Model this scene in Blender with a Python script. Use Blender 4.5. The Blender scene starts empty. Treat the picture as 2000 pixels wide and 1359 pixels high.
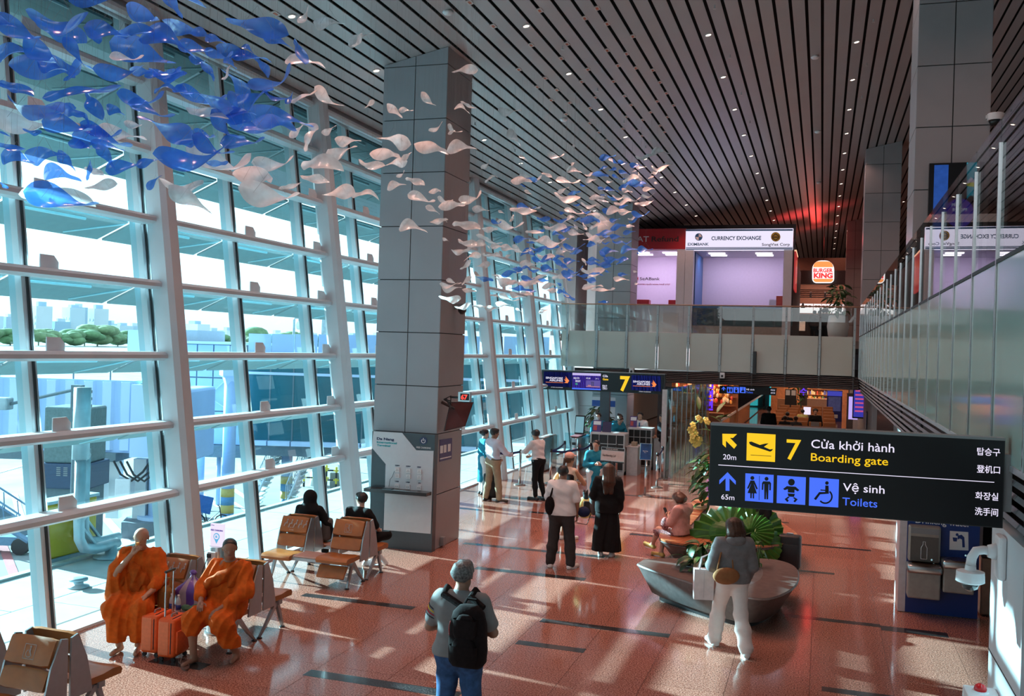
import bpy, bmesh, math, random
import numpy as np
from mathutils import Vector, Matrix, Quaternion
rnd = random.Random(7)
scene = bpy.context.scene
COL = scene.collection
PI = math.pi
W_, H_, F_ = 2000.0, 1359.0, 1858.0
HC = 3.7                                   # eye height above the lower floor
VPX, VPY, ROLL = 1606.0, 697.0, 0.03       # vanishing point of the hall axis (+Y) in the photograph
_yd = Vector((VPX - W_ / 2, VPY - H_ / 2, F_)).normalized()
_up = _yd.cross(Vector((VPX - W_ / 2 + 100, VPY - H_ / 2 + 100 * ROLL, F_))).normalized()
if _up.y > 0: _up = -_up
_xd = _up.cross(_yd).normalized()
if _xd.x < 0: _xd = -_xd
def _w(v): return Vector((_xd.dot(v), _yd.dot(v), _up.dot(v)))       # camera (x right, y down, z forward) -> world
EYE = Vector((0, 0, HC))
CAMX, CAMD, CAMF = _w(Vector((1, 0, 0))), _w(Vector((0, 1, 0))), _w(Vector((0, 0, 1)))
cam_d = bpy.data.cameras.new('camera'); cam = bpy.data.objects.new('camera', cam_d); COL.objects.link(cam)
cam_d.sensor_fit = 'HORIZONTAL'; cam_d.sensor_width = 36.0; cam_d.lens = 36.0 * F_ / W_
cam_d.clip_start = 0.05; cam_d.clip_end = 6000
m = Matrix.Identity(4)
for i in range(3):
    m[i][0] = CAMX[i]; m[i][1] = -CAMD[i]; m[i][2] = -CAMF[i]; m[i][3] = EYE[i]
cam.matrix_world = m
scene.camera = cam
def at(x, y, X=None, Y=None, Z=None, D=None):
    """pixel of the 2000x1359 frame -> point on the plane X=, Y=, Z= or at optical depth D="""
    d = _w(Vector((x - W_ / 2, y - H_ / 2, F_)))
    if X is not None: t = X / d.x
    elif Y is not None: t = Y / d.y
    elif Z is not None: t = (Z - HC) / d.z
    else: t = D / F_
    return EYE + d * t
scene.view_settings.view_transform = 'Standard'
scene.view_settings.look = 'None'
scene.view_settings.exposure = 0.0
scene.view_settings.gamma = 1.0
scene.view_settings.use_curve_mapping = False
scene.cycles.use_denoising = True
scene.cycles.max_bounces = 8
scene.cycles.diffuse_bounces = 4
scene.cycles.glossy_bounces = 4
scene.cycles.transparent_max_bounces = 16
scene.cycles.sample_clamp_indirect = 6.0
scene.cycles.caustics_reflective = False
scene.cycles.caustics_refractive = False
world = bpy.data.worlds.new('sky'); scene.world = world; world.use_nodes = True
nt = world.node_tree; nt.nodes.clear()
wo = nt.nodes.new('ShaderNodeOutputWorld'); bg = nt.nodes.new('ShaderNodeBackground')
tc = nt.nodes.new('ShaderNodeTexCoord'); sx = nt.nodes.new('ShaderNodeSeparateXYZ')
rp = nt.nodes.new('ShaderNodeValToRGB')
rp.color_ramp.elements[0].position = 0.0; rp.color_ramp.elements[0].color = (0.62, 0.55, 0.58, 1)
rp.color_ramp.elements[1].position = 0.5; rp.color_ramp.elements[1].color = (0.6, 0.68, 0.8, 1)
e = rp.color_ramp.elements.new(0.13); e.color = (1.0, 1.0, 1.0, 1)
nz = nt.nodes.new('ShaderNodeTexNoise'); nz.inputs['Scale'].default_value = 2.5; nz.inputs['Detail'].default_value = 5
mx = nt.nodes.new('ShaderNodeMix'); mx.data_type = 'RGBA'; mx.inputs[0].default_value = 0.12
nt.links.new(tc.outputs['Generated'], sx.inputs[0]); nt.links.new(sx.outputs['Z'], rp.inputs[0])
nt.links.new(tc.outputs['Generated'], nz.inputs['Vector'])
nt.links.new(rp.outputs[0], mx.inputs[6]); nt.links.new(nz.outputs['Fac'], mx.inputs[7])
nt.links.new(mx.outputs[2], bg.inputs[0]); bg.inputs[1].default_value = 2.8
nt.links.new(bg.outputs[0], wo.inputs[0])
SUN_DIR = Vector((0.93, -0.19, -0.322)).normalized()
def light(name, kind, loc, energy, color, parent=None, direction=None, **kw):
    ld = bpy.data.lights.new(name, kind); o = bpy.data.objects.new(name, ld); COL.objects.link(o)
    ld.energy = energy; ld.color = color
    for k, v in kw.items(): setattr(ld, k, v)
    o.location = loc
    if direction is not None: o.rotation_euler = Vector(direction).to_track_quat('-Z', 'Y').to_euler()
    if parent: o.parent = parent
    return o
light('sun', 'SUN', (-60, 30, 40), 30.0, (0.80, 0.98, 1.0), direction=SUN_DIR, angle=0.012)
po = light('glazing_portal', 'AREA', (-9.9, 14.0, 4.3), 1.0, (1, 1, 1), direction=(1, 0, 0), shape='RECTANGLE', size=9.6, size_y=42.0)
po.data.cycles.is_portal = True
light('lounge_fill', 'AREA', (-3.0, -5.5, 7.4), 230.0, (0.9, 0.95, 1.0), direction=(0.0, 0.7, -0.55), shape='RECTANGLE', size=9.0, size_y=3.0)  # added fill behind the camera, no real fixture hangs there
def S(r, g, b):
    f = lambda c: (c / 255) / 12.92 if c <= 10 else (((c / 255) + 0.055) / 1.055) ** 2.4
    return (f(r), f(g), f(b))
MATS = {}
def mat(name, col, rough=0.5, metal=0.0, spec=0.5, var=0.08, scale=12.0, bump=0.0, emit=0.0, ecol=None, coat=0.0, sheen=0.0, detail=3.0, trans=0.0, obj_random=0.0):
    if name in MATS: return MATS[name]
    m = bpy.data.materials.new(name); m.use_nodes = True
    n = m.node_tree; b = n.nodes['Principled BSDF']
    b.inputs['Roughness'].default_value = rough; b.inputs['Metallic'].default_value = metal
    b.inputs['Specular IOR Level'].default_value = spec
    if coat: b.inputs['Coat Weight'].default_value = coat; b.inputs['Coat Roughness'].default_value = 0.08
    if sheen: b.inputs['Sheen Weight'].default_value = sheen
    c = (col[0], col[1], col[2], 1)
    if var > 0:
        t = n.nodes.new('ShaderNodeTexCoord'); z = n.nodes.new('ShaderNodeTexNoise')
        z.inputs['Scale'].default_value = scale; z.inputs['Detail'].default_value = detail
        n.links.new(t.outputs['Object'], z.inputs['Vector'])
        r = n.nodes.new('ShaderNodeValToRGB')
        r.color_ramp.elements[0].position = 0.3; r.color_ramp.elements[1].position = 0.7
        r.color_ramp.elements[0].color = tuple(max(0, x * (1 - var)) for x in col) + (1,)
        r.color_ramp.elements[1].color = tuple(min(1, x * (1 + var)) for x in col) + (1,)
        n.links.new(z.outputs['Fac'], r.inputs[0]); src = r.outputs[0]
        if obj_random:
            oi = n.nodes.new('ShaderNodeObjectInfo'); hs = n.nodes.new('ShaderNodeHueSaturation')
            ma = n.nodes.new('ShaderNodeMapRange'); ma.inputs[3].default_value = 1 - obj_random; ma.inputs[4].default_value = 1 + obj_random
            n.links.new(oi.outputs['Random'], ma.inputs[0]); n.links.new(ma.outputs[0], hs.inputs['Value'])
            n.links.new(src, hs.inputs['Color']); src = hs.outputs[0]
        n.links.new(src, b.inputs['Base Color'])
        if bump:
            bp = n.nodes.new('ShaderNodeBump'); bp.inputs['Strength'].default_value = bump; bp.inputs['Distance'].default_value = 0.01
            n.links.new(z.outputs['Fac'], bp.inputs['Height']); n.links.new(bp.outputs[0], b.inputs['Normal'])
    else:
        b.inputs['Base Color'].default_value = c
    if emit:
        ec = ecol or col
        b.inputs['Emission Color'].default_value = (ec[0], ec[1], ec[2], 1); b.inputs['Emission Strength'].default_value = emit
    MATS[name] = m
    return m
def glow(name, col, strength=1.0):
    return mat(name, (0.02, 0.02, 0.02), rough=0.25, var=0, emit=strength, ecol=col)
def schlick(n, f0):
    lw = n.nodes.new('ShaderNodeLayerWeight'); lw.inputs[0].default_value = 0.5
    p = n.nodes.new('ShaderNodeMath'); p.operation = 'POWER'; p.inputs[1].default_value = 5
    q = n.nodes.new('ShaderNodeMath'); q.operation = 'MULTIPLY_ADD'; q.inputs[1].default_value = 1 - f0; q.inputs[2].default_value = f0
    n.links.new(lw.outputs['Facing'], p.inputs[0]); n.links.new(p.outputs[0], q.inputs[0]); return q.outputs[0]
def thin_glass(name, tint, ior=1.45, gain=1.0, rough=0.0, dirt=0.0):
    m = bpy.data.materials.new(name); m.use_nodes = True; n = m.node_tree; n.nodes.clear()
    o = n.nodes.new('ShaderNodeOutputMaterial'); mix = n.nodes.new('ShaderNodeMixShader')
    tr = n.nodes.new('ShaderNodeBsdfTransparent'); gl = n.nodes.new('ShaderNodeBsdfGlossy')
    tr.inputs[0].default_value = (*tint, 1); gl.inputs['Roughness'].default_value = rough
    mu = n.nodes.new('ShaderNodeMath'); mu.operation = 'MULTIPLY'; mu.inputs[1].default_value = gain; mu.use_clamp = True
    tcn = n.nodes.new('ShaderNodeTexCoord'); no = n.nodes.new('ShaderNodeTexNoise'); no.inputs['Scale'].default_value = 1.3
    n.links.new(tcn.outputs['Object'], no.inputs['Vector'])
    hs = n.nodes.new('ShaderNodeHueSaturation'); hs.inputs['Color'].default_value = (*tint, 1)
    mr = n.nodes.new('ShaderNodeMapRange'); mr.inputs[3].default_value = 0.97; mr.inputs[4].default_value = 1.02
    n.links.new(no.outputs['Fac'], mr.inputs[0]); n.links.new(mr.outputs[0], hs.inputs['Value']); n.links.new(hs.outputs[0], tr.inputs[0])
    n.links.new(schlick(n, 0.04), mu.inputs[0]); n.links.new(mu.outputs[0], mix.inputs[0])
    n.links.new(tr.outputs[0], mix.inputs[1]); n.links.new(gl.outputs[0], mix.inputs[2]); n.links.new(mix.outputs[0], o.inputs[0])
    MATS[name] = m; return m
def granite(name, col, dark, light_, scale=60.0, rough=0.09):
    m = bpy.data.materials.new(name); m.use_nodes = True; n = m.node_tree; b = n.nodes['Principled BSDF']
    t = n.nodes.new('ShaderNodeTexCoord'); gi = n.nodes.new('ShaderNodeNewGeometry')
    z = n.nodes.new('ShaderNodeTexNoise'); z.inputs['Scale'].default_value = scale; z.inputs['Detail'].default_value = 2.0
    n.links.new(gi.outputs['Position'], z.inputs['Vector'])
    r = n.nodes.new('ShaderNodeValToRGB'); cr = r.color_ramp
    cr.elements[0].position = 0.36; cr.elements[0].color = (*dark, 1); cr.elements[1].position = 0.64; cr.elements[1].color = (*light_, 1)
    e = cr.elements.new(0.5); e.color = (*col, 1)
    n.links.new(z.outputs['Fac'], r.inputs[0])
    oi = n.nodes.new('ShaderNodeObjectInfo'); hs = n.nodes.new('ShaderNodeHueSaturation')
    ma = n.nodes.new('ShaderNodeMapRange'); ma.inputs[3].default_value = 0.93; ma.inputs[4].default_value = 1.05
    n.links.new(oi.outputs['Random'], ma.inputs[0]); n.links.new(ma.outputs[0], hs.inputs['Value']); n.links.new(r.outputs[0], hs.inputs['Color'])
    n.links.new(hs.outputs[0], b.inputs['Base Color'])
    z2 = n.nodes.new('ShaderNodeTexNoise'); z2.inputs['Scale'].default_value = 1.1; n.links.new(gi.outputs['Position'], z2.inputs['Vector'])
    m2 = n.nodes.new('ShaderNodeMapRange'); m2.inputs[3].default_value = rough * 0.7; m2.inputs[4].default_value = rough * 1.4
    n.links.new(z2.outputs['Fac'], m2.inputs[0]); n.links.new(m2.outputs[0], b.inputs['Roughness'])
    b.inputs['Specular IOR Level'].default_value = 0.5
    MATS[name] = m; return m
def petal_mat(name, col, trans_w):
    m = bpy.data.materials.new(name); m.use_nodes = True; n = m.node_tree; n.nodes.clear()
    o = n.nodes.new('ShaderNodeOutputMaterial')
    df = n.nodes.new('ShaderNodeBsdfDiffuse'); tl = n.nodes.new('ShaderNodeBsdfTranslucent'); tp = n.nodes.new('ShaderNodeBsdfTransparent')
    gl = n.nodes.new('ShaderNodeBsdfGlossy'); gl.inputs['Roughness'].default_value = 0.16
    t = n.nodes.new('ShaderNodeTexCoord'); z = n.nodes.new('ShaderNodeTexNoise'); z.inputs['Scale'].default_value = 4.0
    n.links.new(t.outputs['Object'], z.inputs['Vector'])
    r = n.nodes.new('ShaderNodeValToRGB'); r.color_ramp.elements[0].position = .3; r.color_ramp.elements[1].position = .7
    r.color_ramp.elements[0].color = (*[c * 0.78 for c in col], 1); r.color_ramp.elements[1].color = (*[min(1, c * 1.2) for c in col], 1)
    n.links.new(z.outputs['Fac'], r.inputs[0])
    for x in (df, tl): n.links.new(r.outputs[0], x.inputs[0])
    tp.inputs[0].default_value = (*[min(1, c * 1.25 + 0.1) for c in col], 1)
    a = n.nodes.new('ShaderNodeMixShader'); a.inputs[0].default_value = 0.5
    bmx = n.nodes.new('ShaderNodeMixShader'); bmx.inputs[0].default_value = trans_w
    c = n.nodes.new('ShaderNodeMixShader')
    n.links.new(schlick(n, 0.08), c.inputs[0])
    n.links.new(df.outputs[0], a.inputs[1]); n.links.new(tl.outputs[0], a.inputs[2])
    n.links.new(a.outputs[0], bmx.inputs[1]); n.links.new(tp.outputs[0], bmx.inputs[2])
    n.links.new(bmx.outputs[0], c.inputs[1]); n.links.new(gl.outputs[0], c.inputs[2]); n.links.new(c.outputs[0], o.inputs[0])
    MATS[name] = m; return m
M_tile = granite('pink_granite', (0.345, 0.142, 0.10), (0.15, 0.055, 0.042), (0.54, 0.28, 0.215))
M_dark_tile = granite('dark_granite', (0.035, 0.034, 0.036), (0.015, 0.015, 0.016), (0.08, 0.075, 0.075))
M_joint = mat('tile_joint', (0.11, 0.07, 0.06), 0.8)
M_pave = mat('pavement', (0.50, 0.52, 0.52), 0.8, var=0.06, scale=3)
M_apron = mat('apron_concrete', (0.27, 0.28, 0.275), 0.85, var=0.25, scale=0.35, detail=6)
M_plank = mat('ceiling_plank', (0.40, 0.40, 0.41), 0.30, spec=0.5, var=0.03, scale=1.5)
M_black = mat('void_black', (0.006, 0.006, 0.007), 0.9, var=0)
M_white_steel = mat('white_steel', (0.60, 0.63, 0.66), 0.35, var=0.03, scale=3)
M_alu = mat('aluminium', (0.52, 0.55, 0.57), 0.38, metal=0.5, var=0.04, scale=6)
M_gasket = mat('gasket', (0.03, 0.032, 0.035), 0.6, var=0)
M_panel = mat('column_panel', (0.33, 0.36, 0.39), 0.3, spec=0.5, var=0.03, scale=2)
M_panel_dark = mat('column_panel_side', (0.30, 0.29, 0.30), 0.35, var=0.03, scale=2)
M_fin = mat('sunshade_metal', (0.20, 0.27, 0.28), 0.45, metal=0.2, var=0.05, scale=8)
M_fin_light = mat('sunshade_edge', (0.6, 0.68, 0.7), 0.4, var=0.03)
M_glass = thin_glass('facade_glass', (0.56, 0.89, 0.96), gain=0.9)
M_clear = thin_glass('balustrade_glass', (0.86, 0.93, 0.92), gain=1.0)
M_part_glass = thin_glass('partition_glass', (0.82, 0.93, 0.93), gain=1.0)
M_frost = mat('frosted_glass', (0.40, 0.58, 0.53), 0.09, spec=0.55, var=0.05, scale=0.7)
M_frost_b = mat('frosted_glass_bridge', (0.50, 0.53, 0.48), 0.10, spec=0.5, var=0.05, scale=0.7)
M_steel = mat('brushed_steel', (0.55, 0.57, 0.58), 0.28, metal=0.95, var=0.05, scale=30)
M_steel_paint = mat('steel_post', (0.36, 0.40, 0.41), 0.35, metal=0.4, var=0.05, scale=9)
M_louvre = mat('louvre_dark', (0.045, 0.045, 0.048), 0.4, var=0.05)
M_louvre_side = mat('louvre_grey', (0.20, 0.21, 0.22), 0.4, var=0.05)
M_wall = mat('wall_white', (0.62, 0.65, 0.68), 0.5, var=0.02, scale=2)
M_wall_grey = mat('wall_grey', (0.32, 0.31, 0.32), 0.6, var=0.04, scale=2)
M_wall_dark = mat('wall_dark', (0.06, 0.05, 0.055), 0.6, var=0.05, scale=2)
M_floor_up = mat('mezzanine_floor', (0.25, 0.17, 0.14), 0.2, var=0.08, scale=5)
M_bulb = glow('lamp_lens', (1.0, 0.78, 0.62), 7.0)
M_rim = mat('lamp_rim', (0.5, 0.5, 0.5), 0.4, var=0.02)
M_black_pl = mat('black_plastic', (0.018, 0.018, 0.02), 0.35, var=0.05)
M_white_pl = mat('white_plastic', (0.72, 0.73, 0.75), 0.35, var=0.02)
M_grey_pl = mat('grey_plastic', (0.25, 0.26, 0.27), 0.4, var=0.03)
M_wire = mat('wire', (0.30, 0.28, 0.27), 0.4, metal=0.5, var=0.02)
class MB:
    def __init__(s): s.v = []; s.f = []; s.uv = None
    def add(s, vs, fs):
        o = len(s.v); s.v.extend([tuple(v) for v in vs]); s.f.extend([tuple(i + o for i in f) for f in fs]); return s
    def box(s, lo, hi, rot=None, pivot=None):
        x0, y0, z0 = lo; x1, y1, z1 = hi
        vs = [(x0, y0, z0), (x1, y0, z0), (x1, y1, z0), (x0, y1, z0), (x0, y0, z1), (x1, y0, z1), (x1, y1, z1), (x0, y1, z1)]
        if rot is not None:
            pv = Vector(pivot) if pivot is not None else Vector(((x0 + x1) / 2, (y0 + y1) / 2, (z0 + z1) / 2))
            vs = [pv + rot @ (Vector(v) - pv) for v in vs]
        return s.add(vs, [(0, 3, 2, 1), (4, 5, 6, 7), (0, 1, 5, 4), (1, 2, 6, 5), (2, 3, 7, 6), (3, 0, 4, 7)])
    def cbox(s, c, d, rot=None):
        return s.box([c[i] - d[i] / 2 for i in range(3)], [c[i] + d[i] / 2 for i in range(3)], rot)
    def rbox(s, lo, hi, b=0.02, seg=2, rot=None, pivot=None):
        bm = bmesh.new(); bmesh.ops.create_cube(bm, size=1.0)
        c = [(lo[i] + hi[i]) / 2 for i in range(3)]; d = [hi[i] - lo[i] for i in range(3)]
        for v in bm.verts: v.co = Vector([c[i] + v.co[i] * d[i] for i in range(3)])
        bmesh.ops.bevel(bm, geom=bm.edges[:], offset=min(b, min(d) * 0.49), segments=seg, profile=0.5, affect='EDGES')
        if rot is not None:
            pv = Vector(pivot) if pivot is not None else Vector(c)
            for v in bm.verts: v.co = pv + rot @ (v.co - pv)
        bm.verts.index_update()
        s.add([v.co.copy() for v in bm.verts], [[v.index for v in f.verts] for f in bm.faces]); bm.free(); return s
    def tube(s, pts, r, seg=8, cap=True):
        pts = [Vector(p) for p in pts]; n = len(pts); rr = r if isinstance(r, (list, tuple)) else [r] * n
        prev = None; vs = []
        for i, p in enumerate(pts):
            t = (pts[min(i + 1, n - 1)] - pts[max(i - 1, 0)]).normalized()
            if prev is None:
                a = t.orthogonal().normalized()
            else:
                a = (prev - t * prev.dot(t));
                a = a.normalized() if a.length > 1e-6 else t.orthogonal().normalized()
            prev = a; b = t.cross(a)
            for k in range(seg):
                an = 2 * PI * k / seg; vs.append(p + (a * math.cos(an) + b * math.sin(an)) * rr[i])
        fs = []
        for i in range(n - 1):
            for k in range(seg):
                k2 = (k + 1) % seg; fs.append((i * seg + k, i * seg + k2, (i + 1) * seg + k2, (i + 1) * seg + k))
        if cap: fs.append(tuple(range(seg - 1, -1, -1))); fs.append(tuple((n - 1) * seg + k for k in range(seg)))
        return s.add(vs, fs)
    def cyl(s, p0, p1, r0, r1=None, seg=12): return s.tube([p0, p1], [r0, r0 if r1 is None else r1], seg)
    def lathe(s, c, prof, seg=20, axis='z'):
        vs = []; n = len(prof)
        for (r, h) in prof:
            for k in range(seg):
                a = 2 * PI * k / seg; vs.append((c[0] + r * math.cos(a), c[1] + r * math.sin(a), c[2] + h))
        fs = [(i * seg + k, i * seg + (k + 1) % seg, (i + 1) * seg + (k + 1) % seg, (i + 1) * seg + k) for i in range(n - 1) for k in range(seg)]
        fs.append(tuple(range(seg - 1, -1, -1))); fs.append(tuple((n - 1) * seg + k for k in range(seg)))
        return s.add(vs, fs)
    def prism(s, poly, z0, z1, to=None):
        n = len(poly); f = to or (lambda x, y, z: (x, y, z))
        vs = [f(x, y, z0) for x, y in poly] + [f(x, y, z1) for x, y in poly]
        fs = [tuple(range(n - 1, -1, -1)), tuple(range(n, 2 * n))] + [(i, (i + 1) % n, n + (i + 1) % n, n + i) for i in range(n)]
        return s.add(vs, fs)
    def loft(s, rings, cap=True):
        n = len(rings[0]); vs = [v for r in rings for v in r]
        fs = [(i * n + k, i * n + (k + 1) % n, (i + 1) * n + (k + 1) % n, (i + 1) * n + k) for i in range(len(rings) - 1) for k in range(n)]
        if cap: fs.append(tuple(range(n - 1, -1, -1))); fs.append(tuple((len(rings) - 1) * n + k for k in range(n)))
        return s.add(vs, fs)
    def sphere(s, c, r, seg=12, rings=8):
        rr = r if isinstance(r, (tuple, list)) else (r, r, r); vs = []; fs = []
        for i in range(1, rings):
            th = PI * i / rings
            for k in range(seg):
                a = 2 * PI * k / seg
                vs.append((c[0] + rr[0] * math.sin(th) * math.cos(a), c[1] + rr[1] * math.sin(th) * math.sin(a), c[2] + rr[2] * math.cos(th)))
        top = len(vs); vs += [(c[0], c[1], c[2] + rr[2]), (c[0], c[1], c[2] - rr[2])]
        for i in range(rings - 2):
            for k in range(seg): fs.append((i * seg + k, (i + 1) * seg + k, (i + 1) * seg + (k + 1) % seg, i * seg + (k + 1) % seg))
        for k in range(seg):
            fs.append((top, k, (k + 1) % seg)); fs.append((top + 1, (rings - 2) * seg + (k + 1) % seg, (rings - 2) * seg + k))
        return s.add(vs, fs)
    def grid(s, P):
        n, m_ = len(P), len(P[0])
        return s.add([p for r in P for p in r], [(i * m_ + j, i * m_ + j + 1, (i + 1) * m_ + j + 1, (i + 1) * m_ + j) for i in range(n - 1) for j in range(m_ - 1)])
    def mesh(s, name, smooth=False):
        me = bpy.data.meshes.new(name); me.from_pydata([tuple(v) for v in s.v], [], s.f); me.update()
        if smooth: me.shade_smooth()
        return me
    def build(s, name, material, parent=None, smooth=False, auto=None, loc=None):
        me = s.mesh(name, smooth)
        if auto is not None:
            me.shade_smooth(); me.set_sharp_from_angle(angle=math.radians(auto))
        return put(name, me, material, parent, loc)
def put(name, me, material, parent=None, loc=None, rot=None):
    o = bpy.data.objects.new(name, me); COL.objects.link(o)
    if material is not None and not me.materials: me.materials.append(material)
    if parent is not None: o.parent = parent
    if loc is not None: o.location = loc
    if rot is not None: o.rotation_euler = rot
    return o
def tag(o, label, cat, group=None, kind=None):
    if label: o['label'] = label
    if cat: o['category'] = cat
    if group: o['group'] = group
    if kind: o['kind'] = kind
    return o
def thing(name, label, cat, loc=(0, 0, 0), rotz=0.0, group=None):
    o = bpy.data.objects.new(name, None); COL.objects.link(o); o.empty_display_size = 0.2
    o.location = loc; o.rotation_euler = (0, 0, rotz)
    return tag(o, label, cat, group)
def structure(name, label=None):
    o = bpy.data.objects.new(name, None); COL.objects.link(o); o['kind'] = 'structure'
    if label: o['label'] = label
    return o
def copy_tree(o, parent=None):
    c = o.copy(); COL.objects.link(c)
    if parent is not None: c.parent = parent
    for ch in list(o.children): copy_tree(ch, c)
    return c
def stuff(o): o['kind'] = 'stuff'; return o
_tmp = bpy.data.curves.new('lettering_source', 'FONT'); _tmpo = bpy.data.objects.new('lettering_source', _tmp)
_tsc = bpy.data.scenes.new('lettering_workshop'); _tsc.collection.objects.link(_tmpo)
def text_mesh(s, size=0.1, bold=0.0, ext=0.001, align='LEFT', sx=1.0, shear=0.0, res=3):
    _tmp.body = s; _tmp.size = size; _tmp.offset = bold; _tmp.extrude = ext; _tmp.align_x = align; _tmp.shear = shear
    _tmp.resolution_u = res; _tmp.fill_mode = 'BOTH'
    _tsc.view_layers[0].update(); dg = _tsc.view_layers[0].depsgraph
    me = bpy.data.meshes.new_from_object(_tmpo.evaluated_get(dg))
    me.transform(Matrix.Diagonal((sx, 1, 1, 1)))
    return me
FACE = Matrix.Rotation(PI / 2, 4, 'X')                   # letters stand up, read from -Y
def lettering(name, s, loc, size, material, parent, bold=0.0, align='LEFT', sx=1.0, shear=0.0, rotz=0.0, rot=None, ext=0.002):
    me = text_mesh(s, size, bold, ext, align, sx, shear)
    me.materials.clear(); me.materials.append(material)
    o = put(name, me, None, parent)
    o.matrix_local = Matrix.Translation(loc) @ ((Matrix.Rotation(rotz, 4, 'Z') @ FACE) if rot is None else rot)
    return o
def flat_poly(mb, poly, y, t=0.003):
    """polygon in the XZ plane facing -Y, given thickness"""
    return mb.prism(poly, 0, 1, to=lambda a, b, c: (a, y - t * c, b))
def circle_poly(cx, cz, r, n=20, a0=0, a1=2 * PI): return [(cx + r * math.cos(a0 + (a1 - a0) * i / n), cz + r * math.sin(a0 + (a1 - a0) * i / n)) for i in range(n)]
def stroke(mb, p0, p1, w, y, t=0.003):
    a = Vector((p0[0], p0[1])); b = Vector((p1[0], p1[1])); d = (b - a).normalized(); n_ = Vector((-d.y, d.x)) * w / 2
    return flat_poly(mb, [tuple(a - n_), tuple(b - n_), tuple(b + n_), tuple(a + n_)], y, t)
# ================================================================ SETTING
floor = structure('floor')
MB().box((-9.2, -9, -0.3), (13, 90, -0.006)).build('sub_floor', M_joint, floor)
T = 0.885
_tm = None; far = MB(); cells = []
for i in range(-11, 14):
    for j in range(-10, 101):
        x0 = -0.03 + i * T; y0 = j * T
        x1, y1 = min(x0 + T, 13), y0 + T
        xa = max(x0, -8.8)
        if x1 < -8.7: continue
        cells.append((xa, y0, x1, y1))
def seen(c):
    x, y = (c[0] + c[2]) / 2, (c[1] + c[3]) / 2
    return y > 6.5 and x < 1.3 and x > -8.9
near = sorted([c for c in cells if seen(c)], key=lambda c: c[1])[:290]
ns = set(near)
g = 0.0025
full = MB().box((g, g, -0.006), (T - g, T - g, 0.0)).mesh('floor_tile'); full.materials.append(M_tile)
for c in near:
    if abs(c[2] - c[0] - T) < 1e-6:
        put('floor_tile', full, None, floor, (c[0], c[1], 0))
    else:
        MB().box((g, g, -0.006), (c[2] - c[0] - g, T - g, 0)).build('floor_tile', M_tile, floor, loc=(c[0], c[1], 0))
for c in cells:
    if c not in ns: far.box((c[0] + g, c[1] + g, -0.006), (c[2] - g, c[3] - g, 0))
stuff(far.build('far_floor_tiles', M_tile, floor))
strips = [(-7.11, -5.35, 12.31, .17), (-5.38, -3.55, 9.44, .2), (-3.54, -1.79, 12.48, .17), (-3.55, -2.67, 11.43, .17), (-5.41, -3.53, 14.98, .19),
          (-.42, .87, 14.15, .16), (.87, 1.72, 14.05, .24), (-7.2, -6.5, 9.15, .22), (-1.1, -.2, 9.38, .16), (-6.3, -3.6, 16.75, .17), (-3.6, -2.4, 19.1, .17),
          (-6.2, -4.5, 20.6, .18), (-7.6, -5.9, 22.3, .16), (-5.2, -3.2, 24.2, .16), (-4.0, -2.6, 26.8, .16), (-1.5, .3, 17.2, .14), (-.4, 1.0, 19.6, .14), (-2.2, -.6, 22.0, .14),
          (-1.0, .9, 24.6, .14), (-6.4, -4.4, 28.9, .16), (-2.6, .0, 28.0, .14), (.1, 1.15, 11.2, .16), (-8.2, -6.9, 17.9, .16), (-8.4, -7.3, 20.3, .16), (-2.75, -1.5, 15.9, .14), (.55, 1.9, 9.6, .16)]
for a, b, y, w in strips:
    MB().box((a, y - w / 2, -0.004), (b, y + w / 2, 0.0012)).build('inlay_strip', M_dark_tile, floor)
def ceil_z(x): return 9.098 + 0.21 * (x + 6.563)
ceiling = structure('ceiling')
slope = math.atan(0.21)
for k in range(-34, 42):
    xc = -0.191 + 0.2855 * k
    x0, x1 = xc + 0.030, xc + 0.2855 - 0.030
    z0, z1 = ceil_z(x0), ceil_z(x1)
    mb = MB(); y0, y1 = -9, 88
    mb.add([(x0, y0, z0), (x1, y0, z1), (x1, y1, z1), (x0, y1, z0), (x0, y0, z0 + .012), (x1, y0, z1 + .012), (x1, y1, z1 + .012), (x0, y1, z0 + .012)],
           [(0, 3, 2, 1), (0, 1, 5, 4), (1, 2, 6, 5), (2, 3, 7, 6), (3, 0, 4, 7)])
    mb.build('ceiling_plank', M_plank, ceiling)
mb = MB(); mb.add([(-10.6, -9, ceil_z(-10.6) + .14), (13, -9, ceil_z(13) + .14), (13, 88, ceil_z(13) + .14), (-10.6, 88, ceil_z(-10.6) + .14)], [(0, 3, 2, 1)])
mb.add([(-10.6, -9, ceil_z(-10.6) + .4), (13, -9, ceil_z(13) + .4), (13, 88, ceil_z(13) + .4), (-10.6, 88, ceil_z(-10.6) + .4)], [(0, 1, 2, 3)])
mb.build('ceiling_void', M_black, ceiling)
lamp_mesh = MB().lathe((0, 0, 0), [(.052, -.002), (.052, -.006)], 16).mesh('lens'); lamp_mesh.materials.append(M_bulb)
rim_mesh = MB().lathe((0, 0, 0), [(.085, .004), (.085, -.012), (.055, -.012), (.055, .004)], 20).mesh('rim'); rim_mesh.materials.append(M_rim)
LAMP = bpy.data.lights.new('lamp', 'SPOT'); LAMP.energy = 105.0; LAMP.color = (1.0, 0.52, 0.40); LAMP.spot_size = math.radians(120); LAMP.spot_blend = 0.6; LAMP.shadow_soft_size = 0.05
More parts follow.
